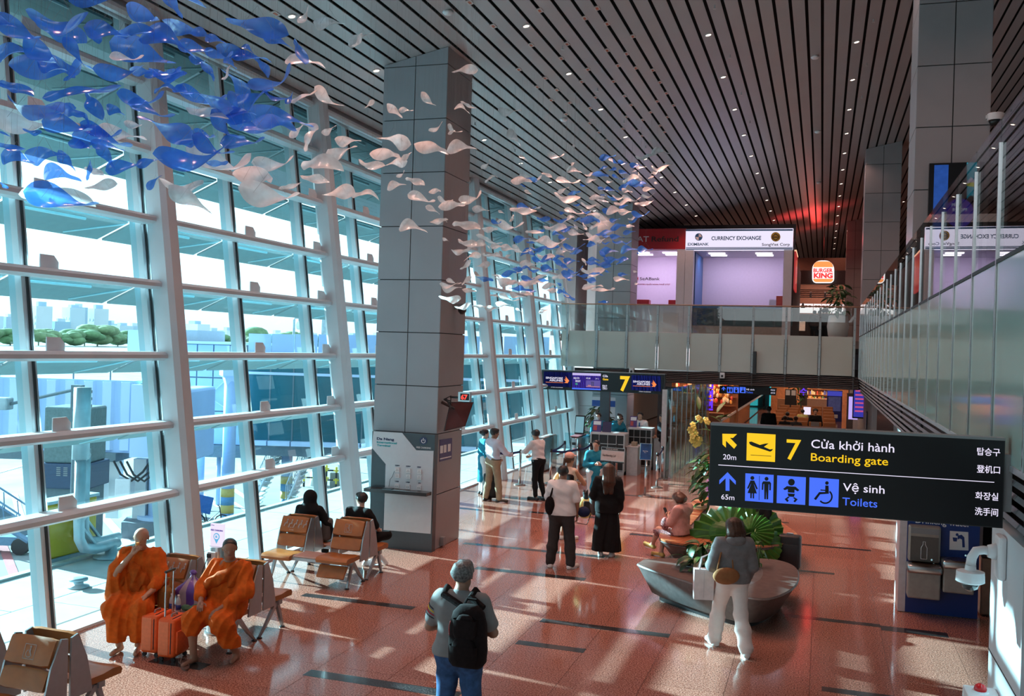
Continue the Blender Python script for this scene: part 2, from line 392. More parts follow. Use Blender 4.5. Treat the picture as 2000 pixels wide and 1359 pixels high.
def downlight(x, y, lit=True, lab='round recessed ceiling downlight between the grey planks'):
    t = thing('ceiling_downlight', lab, 'ceiling light', (x, y, ceil_z(x)), group='recessed downlights')
    t.rotation_euler = (0, -slope, 0)
    put('rim', rim_mesh, None, t); put('lens', lamp_mesh, None, t)
    lo = bpy.data.objects.new('lamp', LAMP); COL.objects.link(lo); lo.parent = t; lo.location = (0, 0, -0.05)
NTH = 'first second third fourth fifth sixth seventh eighth ninth tenth eleventh twelfth thirteenth fourteenth fifteenth sixteenth seventeenth eighteenth nineteenth twentieth'.split()
ROWS = {-8.05: 'beside the window wall', -5.145: 'just right of the grey column', -2.32: 'left of the hall centre', 0.515: 'above the balcony edge', 3.46: 'right of the balcony columns'}
for X in (-8.05, -5.145, -2.32, 0.515, 3.46):
    n_ = 0
    for j in range(-2, 18):
        y = 13.05 + 2.975 * j
        if y < 8: continue
        if X > 3 and j % 2: continue
        if X < -8 and (y > 46): continue
        downlight(X, y, lab='round recessed ceiling downlight, %s of the row %s' % (NTH[n_], ROWS[X])); n_ += 1
SDL = ['above the grey column', 'above the far swarm of petals', 'nearest one above the hall centre', 'middle one above the hall centre', 'farthest one by the red glow']
for k_, (px, py) in enumerate([(875, 22), (1101, 232), (1592, 110), (1597, 256), (1599, 356)]):
    d = at(px, py, D=10); v = d - EYE; tt = (ceil_z(0) - HC) / (v.z - 0.21 * v.x); p = EYE + v * tt
    t = thing('smoke_detector', None, None, (p.x, p.y, ceil_z(p.x))); tag(t, 'white round smoke detector on the ceiling planks, ' + SDL[k_], 'smoke detector', 'ceiling smoke detectors')
    MB().lathe((0, 0, 0), [(.09, .0), (.09, -.03), (.06, -.06), (.02, -.07)], 16).build('base', M_white_pl, t, smooth=True)
for (px, py) in [(1099, 90), (1167, 172), (1219, 235), (1261, 285), (928, 239), (1006, 292), (1396, 10), (1426, 107), (1448, 180), (1465, 236), (1706, 37), (1693, 123), (1684, 187)]:
    v = at(px, py, D=10) - EYE; tt = (ceil_z(0) - HC) / (v.z - 0.21 * v.x); p = EYE + v * tt
    t = thing('sprinkler_head', None, None, (p.x, p.y, ceil_z(p.x))); tag(t, 'small sprinkler head hanging under the ceiling planks', 'sprinkler', 'ceiling sprinkler heads')
    MB().cyl((0, 0, .02), (0, 0, -.06), .012, .012, 8).build('stem', M_rim, t)
    MB().lathe((0, 0, -.07), [(.035, 0), (.035, .006)], 10).build('deflector', M_rim, t)
PLATE_LAMP = bpy.data.lights.new('plate_lamp', 'SPOT'); PLATE_LAMP.energy = 110.0; PLATE_LAMP.color = (1.0, .50, .38); PLATE_LAMP.spot_size = 1.1; PLATE_LAMP.spot_blend = .6; PLATE_LAMP.shadow_soft_size = .03
M_hang = mat('hanger_plate', (0.55, 0.52, 0.5), 0.4, metal=0.4, var=0.02); M_hang_r = mat('hanger_core', (0.5, 0.12, 0.05), 0.4, var=0.05)
hp = MB().box((-.045, -.09, -.012), (.045, .09, .002)).mesh('plate'); hp.materials.append(M_hang)
hc = MB().box((-.02, -.05, -.016), (.02, .05, -.012)).mesh('core'); hc.materials.append(M_hang_r)
for pp_ in [(920, 3), (968, 49), (1057, 19), (1042, 86), (1017, 134), (1145, 34), (1168, 15), (1188, 45), (1111, 84), (1101, 112), (1188, 97), (1068, 151), (1151, 134), (1209, 127),
                 (1237, 70), (1225, 104), (1242, 132), (1054, 168), (1091, 174), (1079, 194), (1116, 199), (1139, 158), (1200, 158), (1223, 186), (1276, 136), (1290, 160), (1303, 181), (1316, 205), (1234, 204),
                 (1166, 189), (1155, 210), (1108, 222), (1154, 239), (1173, 257), (1188, 272), (1219, 250), (1226, 227), (1257, 233), (1273, 218), (1285, 197), (1304, 228), (1292, 244), (1299, 257), (1249, 254), (1256, 264)] + [(X_, Y_, 1) for X_ in (-8.3, -7.1, -5.9) for Y_ in (7.4, 9.2, 11.0, 12.8)]:  # the world-placed plates are unseen, added so their lamps light the near petals
    px, py = pp_[:2]
    if len(pp_) == 3: p = Vector((px, py, 0))
    else: v = at(px, py, D=10) - EYE; tt = (ceil_z(0) - HC) / (v.z - 0.21 * v.x); p = EYE + v * tt
    gx = -0.191 + 0.2855 * round((p.x + 0.191) / 0.2855)
    t = thing('hanger_plate', None, None, (gx, p.y, ceil_z(gx)), group=None); t.rotation_euler = (0, -slope, 0)
    tag(t, 'small square hanger plate with a red core in a ceiling groove', 'hanger plate', 'sculpture hanger plates in the ceiling')
    put('plate', hp, None, t); put('core', hc, None, t)
    lo = bpy.data.objects.new('lamp', PLATE_LAMP); COL.objects.link(lo); lo.parent = t; lo.location = (0, 0, -.03)
LEAN = 0.1335
def gx(z, off=0.0): return -8.78 + off - LEAN * z
wall_left = structure('wall_left')
WZ = 9.0
my = [9.3 + 2.27 * k for k in range(-8, 12)]
tz = [1.465, 2.43, 3.42, 4.445, 5.39, 6.41, 7.42, 8.35]
def lean_box(mb, x0, x1, y0, y1, z0, z1):
    """box whose X limits follow the leaning glass plane"""
    vs = [(gx(z) + x, y, z) for z in (z0, z1) for (x, y) in ((x0, y0), (x1, y0), (x1, y1), (x0, y1))]
    return mb.add(vs, [(0, 3, 2, 1), (4, 5, 6, 7), (0, 1, 5, 4), (1, 2, 6, 5), (2, 3, 7, 6), (3, 0, 4, 7)])
for y in my:
    lean_box(MB(), -.20, .0, y - .085, y - .02, 0, 8.6).build('mullion', M_white_steel, wall_left)
    lean_box(MB(), -.16, .02, y - .02, y + .012, 0, 8.6).build('mullion_gasket', M_gasket, wall_left)
    lean_box(MB(), -.12, .01, y + .012, y + .045, 0, 8.6).build('mullion_cap', M_alu, wall_left)
posts_y = [-7.0, -2.2, 2.2, 6.8, 11.5, 16.5, 20.9, 25.25, 29.66, 34.1]
for y in posts_y:
    mb = MB(); prof = [(.10, y), (.16, y - .05), (.40, y - .05), (.47, y + .01), (.47, y + .2), (.40, y + .26), (.16, y + .26), (.10, y + .2)]
    mb.loft([[(gx(z) + a, b, z) for a, b in prof] for z in (0, 8.75)])
    mb.build('post', M_white_steel, wall_left, auto=30)
ys = [-9.0] + [p for p in posts_y]
for i in range(len(posts_y) - 1):
    y0, y1 = posts_y[i] + .26, posts_y[i + 1] + .02
    for z in tz:
        mb = MB(); prof = [(.02, z - .05), (.02, z + .07), (.25, z + .07), (.31, z + .03), (.31, z - .02), (.25, z - .055)]
        mb.loft([[(gx(z) + a, yy, c) for a, c in prof] for yy in (y0 - .05, y1)])
        mb.build('transom', M_white_steel, wall_left)
for i in range(len(my) - 1):
    y0, y1 = my[i] + .03, my[i + 1] - .07
    zs = [0.04] + tz + [8.6]
    for j in range(len(zs) - 1):
        z0, z1 = zs[j] + .0, zs[j + 1] - .0
        mb = MB(); mb.add([(gx(z0) - .10, y0, z0), (gx(z0) - .10, y1, z0), (gx(z1) - .10, y1, z1), (gx(z1) - .10, y0, z1)], [(0, 1, 2, 3)])
        mb.build('glass_pane', M_glass, wall_left)
    if my[i] < -6: continue
    for z in tz:
        mb = MB(); x0 = gx(z) - .22; a = Vector((x0, 0, z - .03)); b = Vector((x0 - .56, 0, z - .27))
        mb.add([(a.x, y0, a.z), (a.x, y1, a.z), (b.x, y1, b.z), (b.x, y0, b.z), (a.x, y0, a.z + .03), (a.x, y1, a.z + .03), (b.x, y1, b.z + .03), (b.x, y0, b.z + .03)],
               [(0, 1, 2, 3), (4, 7, 6, 5), (0, 4, 5, 1), (1, 5, 6, 2), (2, 6, 7, 3), (3, 7, 4, 0)])
        mb.build('sunshade', M_fin, wall_left)
        mb = MB(); mb.cyl((x0 - .07, y0 + .05, z - .075), (x0 - .07, (y0 + y1) / 2 + .3, z - .075), .022, seg=8)
        mb.cyl((x0 - .04, y1 - .04, z - .055), (x0 - .50, (y0 + y1) / 2 + .35, z - .245), .014, seg=6)
        mb.build('sunshade_bracket', M_fin_light, wall_left)
bp = MB()
bp.prism([(0, -.02), (.30, -.02), (.30, .10), (.22, .18), (0, .18)], 0, .014, to=lambda a, b, c: (c, a, b))
bpm = bp.mesh('bracket_plate'); bpm.materials.append(mat('bracket_white', (0.78, 0.82, 0.85), 0.4, var=0.02))
for y in my:
    if y < 2: continue
    for z in tz: put('bracket_plate', bpm, None, wall_left, (gx(z) + .15, y + .05, z + .06))
MB().cyl((gx(8.55) + .12, -9, 8.45), (gx(8.55) + .12, 36, 8.45), .17, seg=16).build('head_tube', M_panel_dark, wall_left, smooth=True)
MB().box((-10.4, -9, 8.5), (-9.95, 36, 9.0)).build('head_beam', M_wall_grey, wall_left)
MB().box((-9.05, -9, 0.0), (-8.72, 34.4, .035)).build('sill', M_wall, wall_left)
wb = structure('wall_back'); MB().box((-10.6, -9.3, 0), (13, -9, 13)).build('wall_panel', M_wall_grey, wb)
wr = structure('wall_right'); MB().box((9, -9, 4.25), (9.3, 88, 13.5)).build('wall_panel', M_wall_grey, wr)
we = structure('wall_end'); MB().box((-10.6, 84, 0), (13, 84.3, 13.5)).build('wall_panel', M_wall_dark, we)
wl2 = structure('wall_left_far'); mb = MB(); mb.box((-10.6, 34.4, 0), (-9.0, 84, 2.75)); mb.box((-10.6, 37.5, 4.25), (-9.6, 84, 9.2)); mb.build('wall_panel', M_wall_grey, wl2)
for y in (34.6, 36.0):   # glazing goes on above the bridge
    pass
wn = structure('wall_return')
for (x0, x1) in ((-8.9, -7.95), (-7.93, -6.95)):
    pass
MB().box((-9.3, 34.45, 0), (-7.35, 34.6, 1.62)).build('wall_panel', M_wall, wn)
MB().box((-9.3, 34.45, 1.63), (-7.35, 34.6, 2.62)).build('wall_panel', M_wall, wn)
BX, BY = 1.15, 33.0
mezz = structure('floor_mezzanine')
MB().box((BX + .12, -8.9, 4.0), (9, 33.2, 4.25)).build('slab', M_floor_up, mezz)
MB().box((BX + .12, -8.9, 2.72), (9, 33.2, 2.82)).build('soffit', M_wall_grey, mezz)
MB().box((-9.0, BY + .15, 4.0), (9, 84, 4.25)).build('slab', M_floor_up, mezz)
MB().box((-9.0, BY + .12, 2.66), (9, 84, 2.72)).build('soffit', M_louvre, mezz)
MB().box((BX + .1, 7.3, 2.72), (BX + .12, 33.2, 4.0)).build('edge_board', M_wall_grey, mezz)
bal = structure('wall_balustrade_right')
py = [4.0 + 1.115 * k for k in range(-4, 27)]
for i, y in enumerate(py):
    MB().box((BX - .022, y - .013, 3.05), (BX + .022, y + .013, 5.23)).build('balustrade_post', M_steel, bal)
    if i + 1 < len(py):
        y2 = py[i + 1]
        MB().box((BX - .012, y + .03, 3.06), (BX, y2 - .03, 4.39)).build('frosted_panel', M_frost, bal)
        MB().box((BX - .010, y + .012, 4.41), (BX, y2 - .012, 5.40)).build('glass_panel', M_clear, bal)
MB().box((BX - .02, -.5, 4.385), (BX + .02, 33, 4.412)).build('joint_rail', M_gasket, bal)
MB().box((BX - .02, -.5, 3.02), (BX + .04, 33, 3.06)).build('bottom_rail', M_alu, bal)
for k, (z, dx) in enumerate([(2.95, .00), (2.86, .01), (2.77, .02), (2.68, .03), (2.60, .04)]):
    for y0 in [0.0 + 3.3 * q for q in range(0, 10)]:
        MB().box((BX + .0 + dx, y0 + .02, z - .035), (BX + .07 + dx, y0 + 3.28, z + .0), rot=Matrix.Rotation(0.6, 3, 'Y')).build('louvre_slat', M_louvre_side, bal)
for y0 in [0.0 + 3.3 * q for q in range(0, 11)]:
    MB().box((BX + .07, y0 - .02, 2.55), (BX + .12, y0 + .02, 3.03)).build('louvre_bracket', M_louvre, bal)
MB().box((BX + .12, 0, 2.55), (BX + .14, 33, 3.03)).build('louvre_back', M_black, bal)
br = structure('wall_balustrade_bridge')
px_ = [0.98 - 1.075 * k for k in range(0, 10)]
for i, x in enumerate(px_):
    MB().box((x - .035, BY - .04, 3.08), (x + .035, BY + .02, 5.32)).build('balustrade_post', M_steel_paint, br)
    mb = MB()
    for z in (3.3, 3.7, 4.1, 4.6, 5.0): mb.cyl((x, BY - .045, z), (x, BY - .05, z), .012, seg=6)
    mb.build('post_bolts', M_gasket, br)
    x2 = px_[i + 1] if i + 1 < len(px_) else -8.95
    MB().box((x2 + .05, BY, 3.1), (x - .05, BY + .012, 4.38)).build('frosted_panel', M_frost_b, br)
    MB().box((x2 + .02, BY, 4.40), (x - .02, BY + .012, 5.31)).build('glass_panel', M_clear, br)
MB().cyl((-8.95, BY + .005, 5.33), (BX, BY + .005, 5.36), .022, seg=10).build('handrail', mat('handrail_wood', (0.35, 0.2, 0.13), 0.3), br)
for z in (3.04, 2.98, 2.92, 2.86, 2.80, 2.74, 2.69):
    MB().box((-8.4, BY + .02, z - .03), (BX, BY + .08, z), rot=Matrix.Rotation(-0.5, 3, 'X')).build('louvre_slat', M_louvre, br)
MB().box((-8.4, BY + .09, 2.66), (BX + .1, BY + .11, 3.06)).build('louvre_back', M_black, br)
for x in px_: MB().box((x - .02, BY + .0, 2.65), (x + .02, BY + .06, 3.06)).build('louvre_bracket', M_louvre, br)
MB().box((-3.2 - .04, BY - .12, 2.72), (-3.2 + .04, BY - .02, 3.42)).build('speaker_column', M_black_pl, br) if False else None
def column(label, x0, x1, y0, y1, z0, joints, half, mat_front, mat_side):
    t = thing('column', label, 'column', ((x0 + x1) / 2, (y0 + y1) / 2, z0))
    cx, cy = (x0 + x1) / 2, (y0 + y1) / 2
    gp = .008; zt = max(ceil_z(x0), ceil_z(x1)) + .05
    MB().box((x0 + .03 - cx, y0 + .03 - cy, 0), (x1 - .03 - cx, y1 - .03 - cy, ceil_z(x0) - z0)).build('core', M_gasket, t)
    zs = [z0] + joints + [None]
    for a, b in zip(zs[:-1], zs[1:]):
        for side in ('front', 'back', 'left', 'right'):
            halves = ((0, .5), (.5, 1)) if side in ('front', 'back') and half else ((0, 1),)
            for h0, h1 in halves:
                if side in ('front', 'back'):
                    xa, xb = x0 + (x1 - x0) * h0 + gp, x0 + (x1 - x0) * h1 - gp
                    ya, yb = (y0, y0 + .03) if side == 'front' else (y1 - .03, y1)
                else:
                    ya, yb = y0 + gp, y1 - gp
                    xa, xb = (x0, x0 + .03) if side == 'left' else (x1 - .03, x1)
                za = a + gp
                if b is None: zb0, zb1 = ceil_z(xa) - .01, ceil_z(xb) - .01
                else: zb0 = zb1 = b - gp
                mb = MB(); mb.add([(xa - cx, ya - cy, za - z0), (xb - cx, ya - cy, za - z0), (xb - cx, yb - cy, za - z0), (xa - cx, yb - cy, za - z0),
                                   (xa - cx, ya - cy, zb0 - z0), (xb - cx, ya - cy, zb1 - z0), (xb - cx, yb - cy, zb1 - z0), (xa - cx, yb - cy, zb0 - z0)],
                                  [(0, 3, 2, 1), (4, 5, 6, 7), (0, 1, 5, 4), (1, 2, 6, 5), (2, 3, 7, 6), (3, 0, 4, 7)])
                mb.build('cladding_panel', mat_side if side in ('right', 'left') else mat_front, t)
    return t
LJ = [1.0, 2.1, 2.953, 3.922, 4.883, 5.855, 6.837, 7.802, 8.78]
column('grey panel-clad column in front of the window wall, with the charging board at its foot', -7.83, -6.56, 15.9, 17.15, 0, LJ, True, M_panel, M_panel_dark)
column('grey panel-clad column standing behind the bridge balustrade beside the red booth', -7.95, -6.66, 34, 35.3, 0, LJ, True, M_panel, M_panel_dark)
RJ = [5.37, 6.34, 7.31, 8.264, 9.23, 10.2]
column('wide grey column on the balcony with the advertising screen', 1.28, 2.33, 16.0, 17.2, 2.8, RJ, True, M_wall_grey, M_panel)
column('second grey column on the balcony, beyond the wide one', 1.2, 2.33, 34.0, 35.2, 2.8, RJ, True, M_wall_grey, M_panel)
column('farthest grey column beside the burger restaurant', 1.02, 1.85, 51.7, 52.9, 4.25, RJ, True, M_wall_grey, M_panel_dark)
wlow = structure('wall_right_lower')
MB().box((BX, 6.2, 0), (BX + .3, 7.29, 2.62)).build('wall_panel', M_wall, wlow)
MB().box((BX - .004, 6.2, 1.72), (BX + .0, 7.29, 1.727)).build('panel_joint', M_gasket, wlow)
MB().box((BX + .02, 2, 0), (BX + .3, 6.15, 2.62)).build('wall_panel', M_wall_dark, wlow)
MB().box((4.0, 7.3, 0), (4.2, 33, 2.72)).build('wall_panel', M_wall_dark, wlow)
MB().box((2.25, 16.0, 0), (2.4, 33, 2.72)).build('wall_panel', M_wall_grey, wlow)
MB().box((1.6, 33.2, 0), (1.75, 60, 2.62)).build('wall_panel', M_wall_grey, wlow)
MB().box((1.2, 7.3, 0), (4.0, 7.4, 2.72)).build('wall_panel', M_wall_dark, wlow)
# ================================================================ OUTSIDE
AZ = -4.1                                            # the apron lies one storey below the lounge
out = structure('trim_terrace')
tr = random.Random(3)
for i, (x0, x1) in enumerate(((-11.5, -10.15), (-10.15, -8.9))):
    for j in range(-4, 20):
        y0 = j * 2.0 + (0.6 if i else 0)
        MB().box((x0 + .008, y0 + .008, -.2), (x1 - .008, y0 + 1.992, -.012 - .004 * tr.random())).build('paving_slab', M_pave, out)
MB().box((-11.58, -9, -.35), (-8.9, 41, -.03)).build('terrace_base', M_joint, out)
MB().box((-11.66, -9, -.4), (-11.52, 41, .02)).build('kerb', mat('kerb_stone', (0.5, 0.5, 0.48), .8), out)
MB().box((-16.6, -12, 8.45), (-10.3, 60, 8.75)).build('roof_eave', mat('eave_soffit', (0.15, 0.18, 0.19), 0.6, var=0.05, scale=1), structure('trim_eave'))
apron = structure('floor_apron')
mb = MB(); mb.add([(-900, -300, AZ), (-11.6, -300, AZ), (-11.6, 900, AZ), (-900, 900, AZ)], [(0, 1, 2, 3)]); mb.build('apron_surface', M_apron, apron)
M_line = mat('painted_line', (0.75, 0.68, 0.68), .7, var=.1); M_line_r = mat('painted_red_line', (0.45, 0.12, 0.12), .7, var=.1)
def gl(x, y): return at(x, y, Z=AZ + .02)
def strip(p, q, w, m, nm='painted_line'):
    d = (q - p); n = Vector((-d.y, d.x, 0)).normalized() * w / 2
    MB().add([p - n, q - n, q + n, p + n], [(0, 1, 2, 3)]).build(nm, m, apron)
strip(gl(28, 965), gl(60, 1075), .3, M_line); strip(gl(0, 1050), gl(34, 1140), .3, M_line_r); strip(gl(200, 1005), gl(256, 1068), .35, M_line)
strip(gl(393, 965), gl(430, 990), .3, M_line); strip(gl(455, 955), gl(486, 975), .3, M_line); strip(gl(560, 968), gl(585, 980), .25, M_line)
strip(gl(455, 980), gl(490, 1003), .2, M_line); strip(gl(-30, 930), gl(60, 905), .25, M_line)
mb = MB(); mb.add([(-900, 330, AZ + .05), (-150, 330, AZ + .05), (-150, 900, AZ + .05), (-900, 900, AZ + .05)], [(0, 1, 2, 3)])
field = structure('trim_airfield')
def gquad(pts, m, nm): MB().add([at(x, y, Z=z) for x, y, z in pts], [tuple(range(len(pts)))]).build(nm, m, field)
M_grass = mat('airfield_grass', (0.22, 0.28, 0.15), .9, var=.15, scale=.02); M_dry = mat('dry_grass', (0.42, 0.42, 0.33), .9, var=.1, scale=.02); M_rw = mat('runway', (0.5, 0.53, 0.55), .8, var=.05, scale=.05)
gquad([(-400, 679, AZ + .05), (-400, 664, AZ + .05), (900, 702, AZ + .05), (900, 716, AZ + .05)], M_dry, 'dry_grass_field')
gquad([(-400, 694, AZ + .06), (-400, 684, AZ + .06), (900, 722, AZ + .06), (900, 730, AZ + .06)], M_rw, 'runway_strip')
def blob(name, lab, c, r, h, m, seed, grp):
    rr = random.Random(seed); mb = MB()
    t = thing(name, lab, 'tree', (c.x, c.y, AZ), group=grp)
    for k in range(16):
        a = rr.uniform(0, 2 * PI); q = rr.uniform(0, 1) * r
        s_ = rr.uniform(.3, .55) * h
        mb.sphere((q * math.cos(a), q * math.sin(a), max(s_ * .5, h * rr.uniform(.3, .72))), (s_ * 1.1, s_ * 1.1, s_ * rr.uniform(.45, .6)), 9, 6)
    stuff(mb.build('foliage', m, t, smooth=True)); MB().cyl((0, 0, 0), (0, 0, h * .5), h * .035, seg=6).build('trunk', mat('bark', (.3, .27, .22), .9), t)
    return t
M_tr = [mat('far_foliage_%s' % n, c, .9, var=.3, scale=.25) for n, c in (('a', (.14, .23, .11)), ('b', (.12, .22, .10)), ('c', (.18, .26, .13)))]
tdat = [(-40, 640, 60), (20, 640, 46), (75, 642, 55), (120, 644, 60), (165, 642, 70), (190, 634, 46), (230, 645, 52), (262, 642, 50), (295, 646, 44), (385, 646, 28), (430, 652, 44), (470, 655, 42), (490, 640, 22), (530, 652, 24), (548, 648, 26), (575, 648, 30), (610, 655, 26), (640, 657, 26), (690, 662, 30), (730, 664, 26), (340, 648, 30)]
tw = ['at the far left', 'left of the first thick mullion', 'right of the first thick mullion', 'under the tall pale block', 'highest of the belt', 'just right of the highest of the belt', 'beside the grey rooftop box', 'behind the grey rooftop box', 'left of the first leaning post', 'right of the first leaning post, low', 'above the blue bridge wall', 'behind the second mullion', 'with a round crown above the glazed bridge', 'left of the security lamp', 'behind the security lamp', 'just right of the security lamp', 'left of the second leaning post', 'behind the second leaning post', 'left of the grey column', 'partly behind the grey column', 'behind the first leaning post']
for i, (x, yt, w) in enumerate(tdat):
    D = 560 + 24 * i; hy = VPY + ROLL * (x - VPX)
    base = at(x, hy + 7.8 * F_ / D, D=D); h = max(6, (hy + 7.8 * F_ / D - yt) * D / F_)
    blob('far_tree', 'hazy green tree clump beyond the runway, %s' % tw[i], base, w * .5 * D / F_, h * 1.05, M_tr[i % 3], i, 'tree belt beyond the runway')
M_city = [mat('far_wall_%s' % n, c, .9, var=.05, scale=.05) for n, c in (('a', (.50, .58, .64)), ('b', (.40, .50, .60)), ('c', (.56, .60, .64)), ('d', (.34, .47, .58)))]  # distance haze is painted into these pale wall and window tones
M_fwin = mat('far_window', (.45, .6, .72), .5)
cdat = [(-20, 617, 36), (20, 619, 30), (79, 617, 24), (118, 628, 14), (142, 619, 30), (150, 619, 20), (190, 618, 24), (200, 626, 10), (238, 636, 30), (262, 637, 22), (380, 633, 56), (415, 646, 30), (445, 645, 28), (352, 642, 16), (505, 655, 20), (540, 652, 20), (600, 650, 26), (640, 653, 24), (690, 655, 30), (735, 656, 22), (-70, 622, 30), (60, 632, 26), (105, 634, 30), (215, 632, 20), (290, 640, 26), (470, 650, 16), (570, 653, 18)]
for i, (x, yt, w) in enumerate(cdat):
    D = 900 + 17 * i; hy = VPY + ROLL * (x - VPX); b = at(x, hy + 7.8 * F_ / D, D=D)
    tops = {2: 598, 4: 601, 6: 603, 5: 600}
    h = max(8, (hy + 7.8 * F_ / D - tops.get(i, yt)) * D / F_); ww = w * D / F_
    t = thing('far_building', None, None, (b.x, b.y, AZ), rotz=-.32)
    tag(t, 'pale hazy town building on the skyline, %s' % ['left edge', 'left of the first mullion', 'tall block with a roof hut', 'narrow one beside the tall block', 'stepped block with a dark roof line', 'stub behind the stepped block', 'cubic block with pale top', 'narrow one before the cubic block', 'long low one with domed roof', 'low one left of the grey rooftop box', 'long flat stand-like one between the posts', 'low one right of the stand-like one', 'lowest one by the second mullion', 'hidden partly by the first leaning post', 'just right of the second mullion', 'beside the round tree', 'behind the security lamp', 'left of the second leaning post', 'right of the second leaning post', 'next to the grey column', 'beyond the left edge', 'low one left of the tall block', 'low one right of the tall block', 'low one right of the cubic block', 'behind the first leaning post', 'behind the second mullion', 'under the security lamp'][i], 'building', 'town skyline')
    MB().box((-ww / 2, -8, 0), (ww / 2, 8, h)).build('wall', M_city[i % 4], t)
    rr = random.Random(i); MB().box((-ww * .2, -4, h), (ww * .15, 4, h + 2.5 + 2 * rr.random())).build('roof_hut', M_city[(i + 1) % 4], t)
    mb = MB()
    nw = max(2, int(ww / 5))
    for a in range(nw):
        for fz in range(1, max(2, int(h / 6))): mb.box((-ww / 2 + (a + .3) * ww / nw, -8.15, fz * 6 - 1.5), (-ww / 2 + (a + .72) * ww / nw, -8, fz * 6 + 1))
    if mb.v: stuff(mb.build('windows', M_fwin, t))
M_jb = mat('jet_bridge_blue', (0.36, 0.52, 0.80), .5, var=.05, scale=.6); M_jb2 = mat('jet_bridge_pale', (0.50, 0.64, 0.86), .5, var=.04, scale=.6)  # tint of the facade glass and shade are worked into these blues
M_jd = mat('jet_bridge_dark', (0.12, 0.17, 0.2), .6, var=.08); M_teal = mat('teal_glazing', (0.015, 0.115, 0.15), .12, spec=.3, var=.25, scale=.4); M_teal2 = mat('teal_interior', (0.10, 0.32, 0.36), .3, var=.2, scale=.7)
M_roofgrey = mat('roof_grey', (0.36, 0.42, 0.48), .7, var=.05); M_bconc = mat('footing_concrete', (0.16, 0.19, 0.22), .8, var=.15, scale=2)
M_yel = mat('yellow_paint', (0.46, 0.29, 0.010), .45, var=.06, scale=3); M_ybl = mat('safety_yellow', (0.62, 0.45, 0.12), .6, var=.05); M_bbl = mat('safety_blue', (0.12, 0.3, 0.5), .6, var=.05)
M_pipe = mat('galvanised_pipe', (0.34, 0.42, 0.47), .5, metal=.35, var=.25, scale=2.5)
yaw = math.atan2(CAMX.y, CAMX.x)
ux = Vector((math.cos(yaw), math.sin(yaw), 0)); uy = Vector((-ux.y, ux.x, 0))
def frame(x, y, D):
    p = at(x, y, D=D); return Vector((p.x, p.y, 0)), p.z
def wz(x, y, D): return at(x, y, D=D).z
def span(x0, x1, D, yref=800): return (at(x1, yref, D=D) - at(x0, yref, D=D)).dot(ux)
D = 36.9; o, _ = frame(310, 800, D)
t = thing('jet_bridge', 'light blue boarding bridge tunnel with ribbed walls outside the left windows', 'boarding bridge', (o.x, o.y, AZ), yaw)
L = span(-140, 262, D); s0 = -span(262, 310, D); zt, zb = wz(200, 742, D) - AZ, wz(200, 883, D) - AZ
mb = MB(); mb.box((s0 - L, 0, zb), (s0, 2.6, zt)).build('tunnel', M_jb, t)
for k in range(14):
    xx = s0 - .3 - k * .72
    MB().prism([(xx - .16, -.12), (xx + .16, -.12), (xx + .24, 0), (xx - .24, 0)], zb + .1, zt - .05).build('wall_rib', M_jb2, t)
    if k % 2: MB().cyl((xx, .15, zt), (xx, .15, zt + .5), .03, seg=6).build('roof_stanchion', M_jd, t)
MB().cyl((s0 - L, .15, zt + .5), (s0 - .6, .15, zt + .5), .025, seg=6).build('roof_rail', M_jd, t)
MB().box((s0 - L, -.15, zb - .35), (s0 - .6, 2.7, zb)).build('underframe', M_jd, t)
MB().box((s0, -.35, zb - .12), (s0 + span(262, 318, D), 2.8, zt - .12)).build('link_section', M_jb2, t)
MB().rbox((s0 + .2, .3, zt - .1), (s0 + 1.0, 1.2, zt + .45), .1).build('roof_unit', M_jb2, t)
MB().box((s0 + .15, .2, zt - .2), (s0 + 1.05, 1.3, zt - .1)).build('roof_unit_base', M_jd, t)
MB().rbox((span(310, 316, D) - .2, -.7, zb - .3), (span(310, 376, D), 2.9, zt - .25), .12).build('rotunda', M_jb, t)
for k in range(9): MB().box((span(310, 330, D) + k * .11, -.74, zb + .1), (span(310, 330, D) + k * .11 + .04, -.7, zt - .5)).build('shutter_slat', M_jb2, t)
cz = zb - .3
MB().lathe((-.1, 1.0, 0), [(.55, .5), (.55, cz)], 18).build('support_column', M_jb2, t, smooth=True)
MB().prism([(-1.2, -.3), (1.0, -.3), (1.2, 1.0), (.9, 2.4), (-1.1, 2.4), (-1.5, 1.0)], 0, .62).build('footing', M_bconc, t)
MB().lathe((-.1, 1.0, .62), [(.95, 0), (.95, .12)], 18).build('base_plate', M_jb2, t)
mb = MB()
for dx in (0, .25, .5): mb.tube([(-1.6 + dx, -.2, cz), (-1.3 + dx, -.25, cz - .5), (-.9 + dx, -.2, cz - .75), (-.5 + dx, -.1, cz - .4), (-.3 + dx * .5, 0, cz - .05)], .045, 6)
mb.build('cable_loops', M_black_pl, t)
mb = MB(); mb.rbox((-2.9, -.2, 1.0), (-2.0, .4, 2.3), .04); mb.build('control_cabinet', M_white_pl, t)
mb = MB(); mb.rbox((-1.5, -.3, 1.2), (-.9, .2, 2.3), .04); mb.build('control_cabinet', M_white_pl, t)
for dx in (-2.2, -1.15): MB().box((dx, .6, .6), (dx + .5, 1.0, cz)).build('support_leg', M_white_pl, t)
D = 43.5; o, _ = frame(350, 800, D)
t = thing('bridge_head_block', 'blue panelled block at the end of the glazed fixed bridge, behind the first post', 'building', (o.x, o.y, AZ), yaw)
w = span(350, 478, D); zt, zb = wz(410, 672, D) - AZ, wz(410, 868, D) - AZ
MB().box((0, .05, zb), (w, 6, zt)).build('core', M_jd, t)
